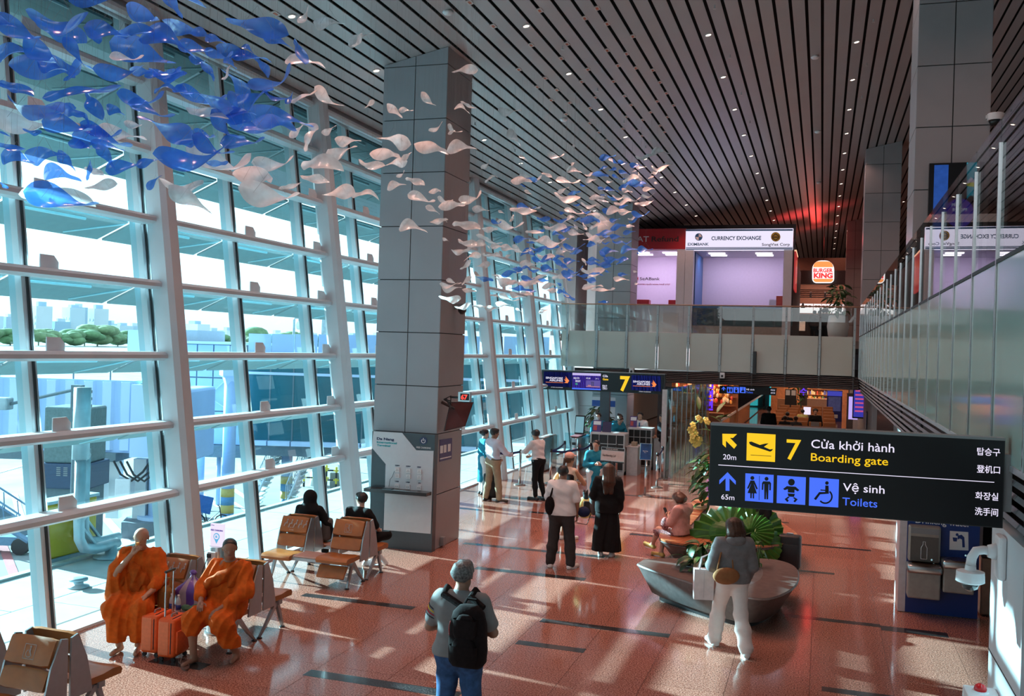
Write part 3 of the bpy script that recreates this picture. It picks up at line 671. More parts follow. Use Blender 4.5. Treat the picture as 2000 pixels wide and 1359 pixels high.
for a in range(4):
    for b in range(3):
        MB().box((w * a / 4 + .03, 0, zb + (zt - zb) * b / 3 + .03), (w * (a + 1) / 4 - .03, .08, zb + (zt - zb) * (b + 1) / 3 - .03)).build('wall_panel', M_jb, t)
MB().box((-.15, -.1, zt), (w, 6.1, zt + .12)).build('coping', M_jb2, t)
MB().box((-span(235, 350, D), .6, zt - 1.2), (0, 5, zt + .55)).build('upper_block', M_jb2, t)
MB().box((-span(266, 350, D), .4, zt + .1), (.6, 4.6, zt + .62)).build('roof_plant', M_roofgrey, t)
MB().box((0, -.2, zb - .55), (w, 5.8, zb)).build('underframe', M_jd, t)
MB().tube([(w * .72, -.1, zb + 3.0), (w * .45, -.16, zb + 2.2), (w * .78, -.16, zb + 1.6)], .035, 6).build('conduit', M_jb2, t)
D = 43.0; o, _ = frame(481, 800, D)
t = thing('glazed_bridge', 'teal glazed fixed bridge with pale blue parapet crossing behind the posts', 'bridge', (o.x, o.y, AZ), yaw)
w = span(481, 1070, D); z_p1, z_p0, z_g0, z_b0 = 3.98 - AZ, wz(600, 695, D) - AZ, wz(600, 862, D) - AZ, wz(600, 872, D) - AZ
MB().box((0, .3, z_b0), (w, 4.5, z_p0)).build('interior', M_teal2, t)
n = 13
for k in range(n):
    x0, x1 = w * k / n, w * (k + 1) / n
    MB().box((x0 + .03, 0, z_g0), (x1 - .03, .06, z_p0 - .9)).build('glass_panel', M_teal, t)
    MB().box((x0 + .03, 0, z_p0 - .78), (x1 - .03, .06, z_p0)).build('glass_panel', M_teal, t)
    MB().box((x0 + .03, -.05, z_p0 + .1), (x1 - .03, .1, z_p1 + .02 * k)).build('parapet_panel', M_jb, t)
    MB().box((x0 - .03, -.02, z_g0), (x0 + .03, .08, z_p0)).build('mullion', M_jd, t)
    MB().box((x0 + .03, -.3, z_b0 + .02), (x1 - .03, .3, z_g0)).build('floor_edge', M_jb2, t)
MB().box((0, -.04, z_p0 - .9), (w, .04, z_p0 - .78)).build('transom_line', M_jb2, t)
MB().box((0, -.25, z_p0), (w, .3, z_p0 + .1)).build('gutter', M_roofgrey, t)
MB().box((0, -.1, z_b0 - .45), (w, 4.2, z_b0)).build('underframe', M_jd, t)
for k in range(4):
    a = w * (k + .15) / 4
    MB().tube([(a, .15, z_g0 + .2), (a + 1.0, .15, z_p0 - 1.0)], .06, 6).build('bracing', M_jd, t)
def bandcol(name, lab, x, yb, ytop, r, bands=True, cap=False):
    b = at(x, yb, Z=AZ); D = (b - EYE).dot(CAMF); h = wz(x, ytop, D) - AZ
    t = thing(name, lab, 'support column', (b.x, b.y, AZ))
    MB().lathe((0, 0, 0), [(r, 1.4 if bands else 0), (r, h)], 20).build('shaft', M_jb, t, smooth=True)
    if bands:
        for k in range(4): MB().lathe((0, 0, .35 * k), [(r + .01, 0), (r + .01, .35)], 20).build('band', M_ybl if k % 2 else M_bbl, t, smooth=True) if k < 3 else MB().lathe((0, 0, 1.05), [(r + .01, 0), (r + .01, .35)], 20).build('band', M_ybl, t, smooth=True)
    if cap: MB().lathe((0, 0, h), [(r, -.5), (r * 1.6, -.1), (r * 2.2, .0), (r * 2.2, .55)], 4).build('capital', M_jb2, t)
    return t
bandcol('bridge_column', 'blue round column with yellow bands in front of the blue block', 443, 1017, 733, .27, cap=True)
bandcol('bridge_column', 'blue round column with yellow bands beside the apron stairs', 558, 987, 882, .26)
bandcol('bridge_column', 'plain grey blue column beside the first leaning post', 381, 1010, 884, .33, bands=False)
bandcol('bridge_column', 'blue round column beyond the last leaning posts near the boarding gates', 1095, 905, 760, .4, bands=False)
bandcol('thin_post', 'thin pale post left of the banded column', 425, 986, 880, .1, bands=False)
M_str = mat('stair_white', (0.66, 0.72, 0.74), .5, metal=.2)
def stairs(lab, xa, ya, xb, yb, wpx):
    p = at(xa, ya, Z=AZ); D = (p - EYE).dot(CAMF); q = at(xb, yb, D=D)
    t = thing('apron_stairs', lab, 'stairs', (p.x, p.y, AZ), yaw)
    dx = (q - p).dot(ux); h = q.z - AZ; n = 11; wd = -1.3
    for s_ in (0, wd):
        MB().tube([(0, s_, .1), (dx, s_, h)], .07, 6).build('stringer', M_str, t)
        MB().tube([(0, s_, 1.1), (dx, s_, h + 1.0)], .03, 6).build('handrail', M_str, t)
        mb = MB()
        for k in range(14): mb.cyl((dx * k / 13, s_, .1 + h * k / 13), (dx * k / 13, s_, 1.1 + (h - .1) * k / 13), .018, seg=5)
        mb.build('balusters', M_str, t)
    for k in range(n): MB().box((dx * (k + .5) / n - .16, wd, h * (k + .5) / n), (dx * (k + .5) / n + .16, 0, h * (k + .5) / n + .05)).build('tread', M_str, t)
stairs('white metal apron stairs with railings left of the banded column', 505, 985, 552, 882, 0)
stairs('white metal apron stairs with railings right of the banded column', 570, 985, 612, 880, 0)
M_ylw = mat('barrier_yellow', (0.7, 0.5, 0.05), .5)
for i, (x, y, lab) in enumerate([(615, 951, 'yellow and black pipe barrier beside the apron stairs'), (656, 956, 'yellow and black pipe barrier around a grey box, left of the second leaning post')]):
    p = at(x, y, Z=AZ); t = thing('pipe_barrier', lab, 'barrier', (p.x, p.y, AZ), yaw, group='apron barriers')
    for s_ in (-.6, 0, .6):
        for k in range(4): MB().cyl((s_, 0, .3 * k), (s_, 0, .3 * k + .3), .06, seg=8).build('post_band', M_ylw if k % 2 else M_black_pl, t)
    for z in (.5, 1.0):
        for k in range(5): MB().cyl((-.75 + .3 * k, 0, z), (-.45 + .3 * k, 0, z), .04, seg=8).build('rail_band', M_black_pl if k % 2 else M_ylw, t)
    MB().rbox((-.4, .3, 0), (.4, 1.0, .85), .03).build('grey_box', M_grey_pl, t) if i else MB().lathe((0, .6, 0), [(.4, 0), (.4, .7), (.2, .8)], 14).build('drum', M_white_pl, t, smooth=True)
p = at(409, 1036, Z=AZ); t = thing('bicycle', 'black bicycle with a blue board parked by the banded column', 'bicycle', (p.x, p.y, AZ), yaw)
for s_ in (-.5, .5):
    mb = MB(); pts = [(s_ + .32 * math.cos(a), 0, .34 + .32 * math.sin(a)) for a in [2 * PI * k / 16 for k in range(17)]]; mb.tube(pts, .03, 6); mb.build('wheel', M_black_pl, t)
mb = MB(); mb.tube([(-.5, 0, .34), (-.1, 0, .34), (.4, 0, .8), (-.2, 0, .78), (-.1, 0, .34)], .025, 6); mb.tube([(.5, 0, .34), (.38, 0, 1.0), (.3, 0, 1.05)], .025, 6); mb.build('frame', M_black_pl, t)
MB().rbox((-.35, -.1, .88), (-.05, .1, .96), .03).build('saddle', M_black_pl, t)
MB().rbox((-.5, -.25, .75), (.15, -.2, 1.45), .02, rot=Matrix.Rotation(.2, 3, 'Y')).build('blue_board', mat('board_blue', (.03, .16, .5), .4), t)
p = at(573, 675, D=60.0); t = thing('camera_mast', 'slim lamp post with a hanging security camera above the glazed bridge', 'camera post', (p.x, p.y, AZ), yaw)
h = wz(574, 624, 60.0) - AZ
MB().tube([(0, 0, 0), (0, 0, h)], [.12, .08], 8).build('pole', M_pipe, t); MB().tube([(0, 0, h - .1), (.05, 0, h + .1), (.3, 0, h + .1), (.32, 0, h - .1)], .05, 6).build('arm', M_pipe, t)
MB().lathe((.32, 0, h - .62), [(.08, 0), (.16, .08), (.2, .3), (.12, .5)], 12).build('camera_dome', M_white_pl, t, smooth=True)
p = at(632, 662, D=70.0); t = thing('light_mast', 'thick pale mast with a side arm behind the second leaning post', 'mast', (p.x, p.y, AZ), yaw)
h = wz(632, 560, 70.0) - AZ
MB().tube([(0, 0, 0), (0, 0, 8.2), (0, 0, h)], [.4, .22, .18], 10).build('pole', M_pipe, t); MB().tube([(0, 0, 8.2), (-.8, 0, 8.2)], .05, 6).build('arm', M_pipe, t)
XT = -11.75
a0, a1 = at(90, 1108, X=XT), at(180, 1080, X=XT)
t = thing('yellow_tank', 'yellow painted metal tank standing at the terrace edge behind blue grey pipes', 'tank', (XT, a0.y, 0))
zt = at(100, 985, X=XT).z
MB().rbox((-.3, 0, .05), (0, 1.1, zt), .03).build('tank_body', M_yel, t)
MB().box((-.3, -.02, zt), (.03, 1.12, zt + .05)).build('tank_rim', M_roofgrey, t)
MB().box((-.3, -.02, 0), (.03, 1.12, .06)).build('tank_base', M_jd, t)
MB().box((.0, .8, .3), (.02, .86, zt)).build('edge_strip', M_yel, t)
t = thing('pipework', 'blue grey galvanised pipe frame rising from the terrace beside the yellow tank', 'pipework', (-11.25, 0, 0))
P_ = lambda x, y: (lambda q: (0, q.y, q.z))(at(x, y, X=-11.25))
c1b, c1t = P_(152, 1085), P_(158, 730)
c2b, c2t = P_(186, 1080), P_(196, 880)
def upright(yv, z0, z1): return [(0, yv, z0), (0, yv, z1)]
MB().tube([(0, c1b[1] + .9, .2), (0, c1b[1] + .35, .2), (0, c1b[1] + .12, .26), (0, c1b[1] + .02, .42), (0, c1b[1], .7), (0, c1b[1], P_(158, 890)[2])], .085, 12).build('pipe', M_pipe, t, smooth=True)
MB().tube([(-.35, c2b[1] + .95, .2), (-.35, c2b[1] + .5, .2), (-.35, c2b[1] + .25, .26), (-.35, c2b[1] + .14, .42), (-.35, c2b[1] + .12, .7), (-.35, c2b[1] + .12, c2t[2])], .075, 12).build('pipe', M_pipe, t, smooth=True)
zc = P_(170, 895)[2]
MB().tube([(0, c1b[1], zc), (-.35, c2b[1] + .12, zc)], .08, 10).build('cross_pipe', M_pipe, t, smooth=True)
MB().tube([(0, c1b[1], zc * .42), (-.35, c2b[1] + .12, zc * .42)], .07, 10).build('cross_pipe', M_pipe, t, smooth=True)
MB().cyl((0, c1b[1], zc), (0, c1b[1], zc + 1.15), .13, seg=14).build('upper_drum', M_pipe, t, smooth=True)
MB().tube([(0, c1b[1] + .02, .65), (0, c1b[1] + .4, .25)], .03, 8).build('brace', M_pipe, t)
MB().tube([(-.35, c2b[1] + .14, .65), (-.35, c2b[1] + .5, .25)], .03, 8).build('brace', M_pipe, t)
for dy in (.75,): MB().lathe((0, c1b[1] + dy, -.01), [(.28, 0), (.28, .03), (.1, .05), (.09, .2)], 16).build('foot_flange', M_pipe, t, smooth=True)
t = thing('roof_vent', 'low round metal vent on the terrace slabs', 'vent', tuple(at(153, 1145, Z=0)))
MB().lathe((0, 0, -.01), [(.15, 0), (.15, .02), (.07, .04), (.07, .09), (.13, .1), (.13, .13), (.06, .14)], 18).build('cap', M_pipe, t, smooth=True)
D = 30.0; p = at(75, 960, D=D); t = thing('ground_unit', 'dark grey and navy service unit behind the pipe frame', 'service vehicle', (p.x, p.y, AZ), yaw)
w = span(68, 165, D); za, zb_, zc_ = wz(110, 955, D) - AZ, wz(110, 905, D) - AZ, wz(110, 795, D) - AZ
MB().rbox((0, 0, za), (w, 1.6, zb_), .05).build('lower_body', mat('navy_paint', (.03, .06, .12), .4), t)
MB().rbox((.08, .06, zb_), (w - .1, 1.5, zc_), .06).build('upper_body', mat('unit_grey', (.11, .17, .18), .5, var=.15), t)
mb = MB()
for k in range(2):
    for j in range(5): mb.box((.55 + k * .22, -.01, za + .42 + j * .06), (.68 + k * .22, 0, za + .45 + j * .06))
mb.build('louvre', M_grey_pl, t)
for s_ in (.4, w - .4): MB().cyl((s_, .1, .35), (s_, .35, .35), .35, seg=14).build('wheel', M_black_pl, t)
MB().box((.1, .2, .35), (w - .1, 1.4, za)).build('chassis', M_jd, t)
p = at(150, 760, D=27.0); q = at(-30, 800, D=27.0); t = thing('floodlight_arm', 'dark diagonal boom with a bracket head in front of the jet bridge', 'boom', tuple(p), yaw)
qq = Vector(((q - p).dot(ux), 0, q.z - p.z)); MB().tube([(0, 0, 0), tuple(qq)], .045, 6).build('boom', M_jd, t)
MB().box((-.12, -.1, -.9), (.18, .1, .12)).build('bracket_head', M_jd, t)
for k in range(3): MB().box((.1, -.06, -.5 + .2 * k), (.42, .06, -.42 + .2 * k)).build('bracket_fin', M_jd, t)
MB().rbox((qq.x * .93, -.2, qq.z * .9 - .05), (qq.x * .72, .2, qq.z * .75 + .2), .04).build('lamp_head', M_pipe, t)
MB().cyl((.0, 0, -.9), (.0, 0, AZ - p.z), .09, seg=10).build('mast', M_jd, t)
p = at(66, 1085, Z=AZ); D = (p - EYE).dot(CAMF); t = thing('belt_loader', 'blue grey belt loader ramp with side rails at the left edge', 'belt loader', (p.x, p.y, AZ), yaw)
q0 = (-.2, .5); q1 = (-3.4, 2.4)
M_bl = mat('loader_blue', (.14, .24, .36), .5, var=.1)
for s_ in (0, 1.0):
    MB().tube([(q0[0], s_, q0[1]), (q1[0], s_, q1[1])], .1, 6).build('side_beam', M_bl, t)
    MB().tube([(q0[0] - .3, s_, q0[1] + .9), (q1[0], s_, q1[1] + .75)], .035, 6).build('rail', M_bl, t)
    mb = MB()
    for k in range(6): mb.cyl((q0[0] - .3 - k * .55, s_, q0[1] + .2 + k * .32), (q0[0] - .45 - k * .5, s_, q0[1] + .95 + k * .29), .02, seg=5)
    mb.build('rail_posts', M_bl, t)
MB().box((q1[0], 0, 0), (q0[0], 1.0, .05), rot=Matrix.Rotation(math.atan2(q1[1] - q0[1], -(q1[0] - q0[0])), 3, 'Y')).build('belt', M_jd, t).location = (0, 0, (q0[1] + q1[1]) / 2)
for xx in (-.5, -2.6):
    for s_ in (.05, .95): MB().cyl((xx, s_ - .1, .3), (xx, s_ + .1, .3), .3, seg=12).build('wheel', M_black_pl, t)
MB().box((-3.0, .1, .3), (-.3, .9, .6)).build('chassis', M_bl, t)
MB().tube([(-2.2, .5, .6), (-2.4, .5, 1.8)], .06, 6).build('lift_strut', M_bl, t)
# ================================================================ SIGNS
G_white = glow('sign_white', (0.86, 0.80, 1.0), 1.0); G_yel = glow('sign_yellow', (1.0, 0.60, 0.0), 1.0); G_blue = glow('sign_blue', (0.06, 0.16, 1.0), 1.0)
M_sign = mat('sign_face_black', (0.008, 0.008, 0.010), 0.28, spec=0.4, var=0)
M_signb = mat('sign_case', (0.03, 0.03, 0.032), 0.4, var=0)
class Face:
    """flat face in the plane Y=const; px maps a pixel of the photograph (through crop ox,oy,s) onto it"""
    def __init__(s, t, Y, ox=0, oy=0, sc=1.0): s.t, s.Y, s.ox, s.oy, s.s = t, Y, ox, oy, sc; s.o = t.location
    def P(s, x, y):
        p = at(s.ox + x / s.s, s.oy + y / s.s, Y=s.Y); return (p.x - s.o.x, p.z - s.o.z)
    def poly(s, name, pts, m, lift=.002, th=.002):
        mb = MB(); flat_poly(mb, [s.P(*p) for p in pts][::-1], s.Y - s.o.y - lift, th); return mb.build(name, m, s.t)
    def polys(s, name, lst, m, lift=.002, th=.002):
        mb = MB()
        for pts in lst: flat_poly(mb, [s.P(*p) for p in pts][::-1], s.Y - s.o.y - lift, th)
        return mb.build(name, m, s.t)
    def text(s, name, str_, xl, xr, yb, h, m, bold=0.0, lift=.003, kind='cap'):
        """fit str_ between pixels xl..xr with baseline near yb (tuple = baseline left,right) and cap height h pixels"""
        yb0, yb1 = yb if isinstance(yb, tuple) else (yb, yb)
        a, b = s.P(xl, yb0), s.P(xr, yb1); c = s.P(xl, yb0 - h)
        hh = abs(c[1] - a[1]); me = text_mesh(str_, hh / .73, bold * hh, .0012)
        xs = [v.co.x for v in me.vertices]; x0, x1 = min(xs), max(xs); k = (b[0] - a[0]) / (x1 - x0)
        me.transform(Matrix.Translation((-x0, 0, 0))); me.transform(Matrix.Diagonal((k, 1, 1, 1)))
        me.materials.clear(); me.materials.append(m)
        o = put(name, me, None, s.t); o.matrix_local = Matrix.Translation((a[0], s.Y - s.o.y - lift, (a[1] + b[1]) / 2)) @ FACE
        return o
def circ(cx, cy, r, n=18): return [(cx + r * math.cos(2 * PI * i / n), cy + r * math.sin(2 * PI * i / n)) for i in range(n)]
def bar(x0, y0, x1, y1, w):
    d = Vector((x1 - x0, y1 - y0)).normalized(); nx, ny = -d.y * w / 2, d.x * w / 2
    return [(x0 + nx, y0 + ny), (x1 + nx, y1 + ny), (x1 - nx, y1 - ny), (x0 - nx, y0 - ny)]
SY = 6.6
a, b = at(1388, 826, Y=SY), at(1967, 858, Y=SY); c, d = at(1380, 990, Y=SY), at(1960, 1028, Y=SY)
t = thing('direction_sign', 'large black backlit sign pointing to boarding gate 7 and the toilets', 'sign', ((a.x + b.x) / 2, SY, (a.z + d.z) / 2))
f = Face(t, SY, 1370, 810, 3.1746)
x0, x1, z0, z1 = a.x - t.location.x, 1.10 - t.location.x, (c.z + d.z) / 2 - t.location.z, (a.z + b.z) / 2 - t.location.z
MB().box((x0, 0, z0), (x1, .12, z1)).build('case', M_signb, t); MB().box((x0 + .006, -.002, z0 + .006), (x1 - .006, 0, z1 - .006)).build('face', M_sign, t)
MB().box((x0, -.006, z1 - .012), (x1, .12, z1 + .004)).build('top_edge', M_grey_pl, t)
MB().box((x1 - .01, .03, z0 + .1), (x1 + .05, .1, z1 - .1)).build('bracket', M_grey_pl, t)
f.poly('arrow', [(130, 117), (221, 119), (196, 143), (177, 142), (220, 187), (203, 210), (152, 160), (152, 203), (131, 183)], G_yel)
f.text('distance', '20m', 134, 215, (276, 279), 34, G_white)
f.poly('plane_panel', [(283, 112), (460, 122), (456, 292), (279, 282)], G_yel)
f.polys('plane_symbol', [[(295, 168), (310, 165), (362, 186), (395, 178), (417, 176), (388, 198), (424, 214), (445, 211), (437, 222), (426, 228), (316, 192), (300, 182)], bar(305, 248, 433, 256, 3)], M_sign, .004)
f.text('gate_number', '7', 525, 615, (277, 277), 130, G_yel, bold=.015)
f.text('lettering', 'Cửa khởi hành', 680, 1195, (206, 231), 54, G_white, bold=.008)
f.text('lettering', 'Boarding gate', 678, 1157, (290, 307), 50, G_yel, bold=.008)
f.poly('divider', bar(105, 310, 1815, 418, 4), G_white)
f.poly('arrow', [(162, 355), (213, 409), (213, 433), (174, 394), (174, 471), (150, 470), (150, 393), (111, 430), (112, 404)], G_blue)
f.text('distance', '65m', 123, 204, (524, 527), 33, G_white)
f.poly('toilet_panel', [(273, 362), (448, 372), (444, 545), (270, 532)], G_blue)
f.polys('toilet_symbol', [circ(316, 391, 12), [(304, 406), (328, 407), (350, 458), (341, 462), (324, 425), (344, 487), (327, 486), (327, 518), (318, 517), (318, 486), (313, 486), (312, 517), (303, 516), (303, 485), (286, 484), (309, 424), (292, 458), (283, 455)],
                          bar(360, 378, 357, 528, 3), circ(404, 396, 12), [(384, 411), (424, 413), (432, 424), (430, 468), (421, 467), (421, 430), (417, 430), (414, 523), (404, 523), (402, 470), (400, 523), (390, 522), (389, 428), (385, 428), (383, 465), (374, 464), (376, 421)]], M_sign, .004)
f.poly('baby_panel', [(470, 375), (648, 387), (643, 558), (466, 546)], G_blue)
f.polys('baby_symbol', [circ(558, 417, 21), [(530, 441), (584, 445), (607, 466), (597, 474), (578, 463), (577, 483), (536, 480), (536, 460), (516, 466), (507, 458)], [(534, 486), (580, 489), (574, 508), (540, 506)],
                        [(537, 506), (547, 511), (533, 520), (542, 532), (532, 540), (516, 522)], [(576, 510), (566, 513), (580, 523), (570, 536), (580, 542), (597, 523)]], M_sign, .004)
f.poly('wheelchair_panel', [(670, 387), (853, 400), (848, 574), (666, 562)], G_blue)
arc = [(768 + 46 * math.cos(q), 506 + 46 * math.sin(q)) for q in [(-50 + 190 * i / 14) * PI / 180 for i in range(15)]]
arc += [(768 + 36 * math.cos(q), 506 + 36 * math.sin(q)) for q in [(-50 + 190 * i / 14) * PI / 180 for i in range(14, -1, -1)]]
f.polys('wheelchair_symbol', [circ(778, 422, 11), [(768, 437), (788, 438), (790, 488), (736, 492), (710, 528), (697, 520), (730, 478), (767, 478)], [(738, 462), (768, 464), (768, 471), (738, 469)], arc], M_sign, .004)
f.text('lettering', 'Vệ sinh', 877, 1135, (472, 487), 50, G_white, bold=.008)
f.text('lettering', 'Toilets', 873, 1090, (561, 572), 50, G_blue, bold=.008)
f.text('lettering', '탑승구', 1708, 1851, (246, 252), 38, G_white, bold=.01); f.text('lettering', '登机口', 1706, 1850, (354, 361), 38, G_white, bold=.01)
f.text('lettering', '화장실', 1697, 1839, (520, 527), 38, G_white, bold=.01); f.text('lettering', '洗手间', 1694, 1838, (617, 624), 38, G_white, bold=.01)
GY = 31.0
a, d = at(1058, 722, Y=GY), at(1298, 770, Y=GY)
t = thing('gate_sign', 'long black gate 7 display with airline screens on a dark post', 'sign', ((a.x + d.x) / 2, GY, 0))
f = Face(t, GY, 1030, 700, 6.667)
G_navy = glow('screen_navy', (0.02, 0.03, 0.24), 1.0); G_led = glow('screen_white', (0.85, 0.82, 1.0), .9); G_or = glow('screen_orange', (1.0, 0.25, 0.05), 1.0); G_vio = glow('screen_violet', (0.09, 0.05, 0.55), 1.0); G_lav = glow('screen_lavender', (0.6, 0.5, .9), .9); G_gr = glow('screen_green', (.05, .6, .2), 1.0)
X0, X1 = a.x - t.location.x, d.x - t.location.x
ZA, ZB = (at(1057, 760, Y=GY).z + d.z) / 2, (a.z + at(1298, 731, Y=GY).z) / 2
MB().box((X0, 0, ZA), (X1, .22, ZB)).build('case', M_signb, t); MB().box((X0 + .03, -.004, ZA + .02), (X1 - .03, 0, ZB - .02)).build('face', M_sign, t)
MB().box((X0, -.02, ZB - .01), (X1, .24, ZB + .012)).build('top_edge', M_grey_pl, t)
px0 = at(1180, 800, Y=GY).x - t.location.x
MB().box((px0 - .16, .04, 0), (px0 + .16, .2, f.P(900, 300)[1])).build('post', mat('post_dark', (.06, .075, .09), .4), t)
def bird(dx, dy, k=1.0): return [(dx + x * k, dy + y * k) for x, y in [(20, 0), (62, 55), (70, 62), (58, 72), (48, 92), (2, 88), (24, 74), (0, 40), (28, 52), (10, 22), (30, 34)]]
def airline(q, dx, dy):
    f.poly('screen', q, G_navy)
    f.text('lettering', 'SINGAPORE', dx, dx + 222, (dy + 26, dy + 32), 26, G_led, bold=.03, lift=.006); f.text('lettering', 'AIRLINES', dx + 48, dx + 222, (dy + 58, dy + 62), 26, G_led, bold=.03, lift=.006)
    f.poly('rule', bar(dx, dy + 70, dx + 228, dy + 80, 5), G_or, .006); f.poly('bird_emblem', bird(dx + 238, dy - 8), G_or, .006)
airline([(215, 168), (582, 182), (575, 375), (210, 355)], 240, 237)
airline([(1358, 215), (1742, 230), (1738, 428), (1352, 410)], 1376, 286)
f.text('lettering', 'STAR ALLIANCE', 310, 462, (378, 384), 10, G_led, lift=.006); f.text('lettering', 'STAR ALLIANCE', 1455, 1608, (436, 441), 12, G_led, lift=.006)
f.poly('flight_screen', [(588, 185), (958, 197), (955, 412), (582, 398)], G_vio); f.poly('flight_screen_head', [(588, 185), (958, 197), (957, 228), (587, 216)], G_lav, .006)
f.poly('flight_screen_foot', [(583, 380), (955, 397), (955, 412), (582, 398)], G_blue, .006)
f.text('lettering', 'SQ173', 602, 676, (264, 266), 22, G_led, bold=.03, lift=.006); f.text('lettering', '17:10', 766, 820, (266, 268), 20, G_led, bold=.03, lift=.006); f.text('lettering', '29°C', 886, 930, (270, 272), 16, G_led, lift=.006)
f.text('lettering', '新加坡', 626, 692, (304, 306), 22, G_led, bold=.02, lift=.006); f.text('lettering', '登机', 624, 655, (340, 341), 18, G_gr, bold=.02, lift=.006)
f.poly('city_picture', [(765, 282), (950, 288), (946, 380), (762, 372)], glow('city_dusk', (.10, .06, .30), 1.0), .006)
f.polys('city_skyline', [[(822, 302), (870, 304), (870, 309), (866, 309), (866, 360), (852, 360), (852, 312), (846, 312), (846, 360), (834, 359), (834, 310), (822, 307)]], glow('tower_dusk', (.05, .03, .12), 1.0), .009)
f.polys('city_lights', [bar(768, 362, 945, 370, 8), bar(790, 350, 830, 352, 10)], glow('city_light', (.55, .2, .2), 1.0), .009)
f.text('lettering', 'Cửa', 982, 1048, (240, 242), 28, G_white, bold=.03); f.text('lettering', 'Gate', 982, 1054, (282, 284), 28, G_yel, bold=.03)
f.text('lettering', '탑승구', 978, 1038, (368, 370), 22, G_white, bold=.02); f.text('lettering', '登机口', 978, 1038, (400, 402), 22, G_white, bold=.02)
f.text('gate_number', '7', 1203, 1332, (416, 416), 190, G_yel, bold=.05)
TY = 36.0
a, d = at(1406, 753, Y=TY), at(1516, 773, Y=TY)
t = thing('toilet_sign', 'small black hanging toilets sign with four blue symbols under the bridge', 'sign', ((a.x + d.x) / 2, TY, (a.z + d.z) / 2))
f = Face(t, TY, 1300, 720, 5.0)
f.poly('case', [(530, 165), (1085, 190), (1075, 260), (520, 240)], M_sign, 0, -.15)
f.poly('arrow', [(566, 175), (585, 195), (585, 203), (571, 190), (571, 212), (561, 212), (561, 190), (548, 203), (548, 194)], G_blue)
for nm, q in (('toilet_panel', (600, 655)), ('baby_panel', (663, 716)), ('wheelchair_panel', (725, 781))): f.poly(nm, [(q[0], 178), (q[1], 181), (q[1], 238), (q[0], 235)], G_blue)
f.polys('symbols', [circ(615, 189, 5), [(608, 195), (622, 195), (626, 215), (620, 228), (610, 228), (604, 215)], circ(640, 190, 5), [(632, 196), (648, 197), (648, 214), (644, 230), (636, 230), (632, 214)],
                    circ(690, 193, 7), [(676, 203), (704, 204), (700, 222), (706, 232), (674, 231), (680, 222)], circ(757, 190, 5), [(752, 196), (760, 197), (762, 212), (770, 214), (768, 230), (738, 228), (740, 214), (752, 212)]], M_sign, .004)
f.text('lettering', 'Vệ sinh', 786, 866, (208, 212), 16, G_white); f.text('lettering', 'Toilets', 786, 852, (236, 240), 17, G_blue)
f.text('lettering', '화장실', 1026, 1068, (214, 216), 12, G_white); f.text('lettering', '洗手间', 1026, 1068, (242, 244), 12, G_white)
for xx in (-.7, .7): MB().cyl((xx, .07, .12), (xx, .07, .32), .015, seg=6).build('hanger', M_black_pl, t)
# ================================================================ charging board at the foot of the left column
CY = 15.74
t = thing('charging_board', 'white and dark grey phone charging board with sockets on the front of the column', 'charging station', (-7.2, CY, 0))
f = Face(t, CY, 650, 800, 4.53)
xl, xr = f.P(335, 700)[0], f.P(890, 700)[0]; zt = f.P(600, 205)[1]
M_cb = mat('board_dark', (.055, .075, .09), .25, var=.03); M_cbw = mat('board_white', (.62, .66, .70), .18, var=.02); M_ltext = mat('print_navy', (.02, .03, .10), .4, var=0); M_lteal = mat('print_teal', (.03, .38, .42), .4, var=0); M_lwhite = mat('print_white', (.85, .85, .87), .4, var=0)
MB().box((xl, 0, .0), (xr, .155, zt)).build('body', M_cb, t)
f.poly('white_face', [(362, 190), (615, 205), (740, 358), (893, 364), (868, 1097), (452, 1062), (470, 480), (347, 335)], M_cbw, 0, .012)
f.text('lettering', 'Da Nang', 392, 545, (266, 272), 22, M_ltext, bold=.05, lift=.015); f.text('lettering', 'International', 392, 570, (296, 301), 17, M_lteal, bold=.05, lift=.015); f.text('lettering', 'Terminal', 392, 512, (322, 325), 17, M_lteal, bold=.05, lift=.015)
f.poly('power_disc', circ(803, 274, 34, 24), M_ltext, .0, .006)
ringp = [(803 + 19 * math.cos(q), 277 + 19 * math.sin(q)) for q in [(-55 + 290 * i / 16) * PI / 180 for i in range(17)]] + [(803 + 14 * math.cos(q), 277 + 14 * math.sin(q)) for q in [(-55 + 290 * i / 16) * PI / 180 for i in range(16, -1, -1)]]
f.polys('power_symbol', [ringp, bar(803, 250, 803, 276, 5)], M_lwhite, .008)
f.text('lettering', 'FREE CHARGING', 740, 868, (341, 346), 16, M_lwhite, bold=.01, lift=.006)
for k, (x, l) in enumerate(((553, '220V'), (650, '220V'), (748, '220'))):
    f.text('lettering', l, x, x + 42 - (8 if k == 2 else 0), (497 + 7 * k, 499 + 7 * k), 11, M_ltext, bold=.05, lift=.015)
    for y in (530, 580): f.poly('socket', [(x + 4, y - 20 + 8 * k), (x + 42, y - 18 + 8 * k), (x + 42, y + 22 + 8 * k), (x + 4, y + 20 + 8 * k)], M_white_pl, .012, .02)
    for y in (530, 580): f.polys('pins', [circ(x + 22, y - 4 + 8 * k, 3, 8), circ(x + 15, y + 7 + 8 * k, 3, 8), circ(x + 29, y + 7 + 8 * k, 3, 8)], M_grey_pl, .033)
    f.text('lettering', 'USB' if k < 2 else '5V', x + (0 if k < 2 else 12), x + 34, (637 + 8 * k, 638 + 8 * k), 10, M_ltext, bold=.05, lift=.015)
    f.poly('socket', [(x, 655 + 7 * k), (x + 38, 657 + 7 * k), (x + 38, 695 + 7 * k), (x, 693 + 7 * k)], M_white_pl, .012, .02)
    f.polys('pins', [circ(x + 12, 675 + 7 * k, 4, 8), circ(x + 26, 676 + 7 * k, 4, 8)], M_grey_pl, .033)
zs = f.P(600, 715)[1]
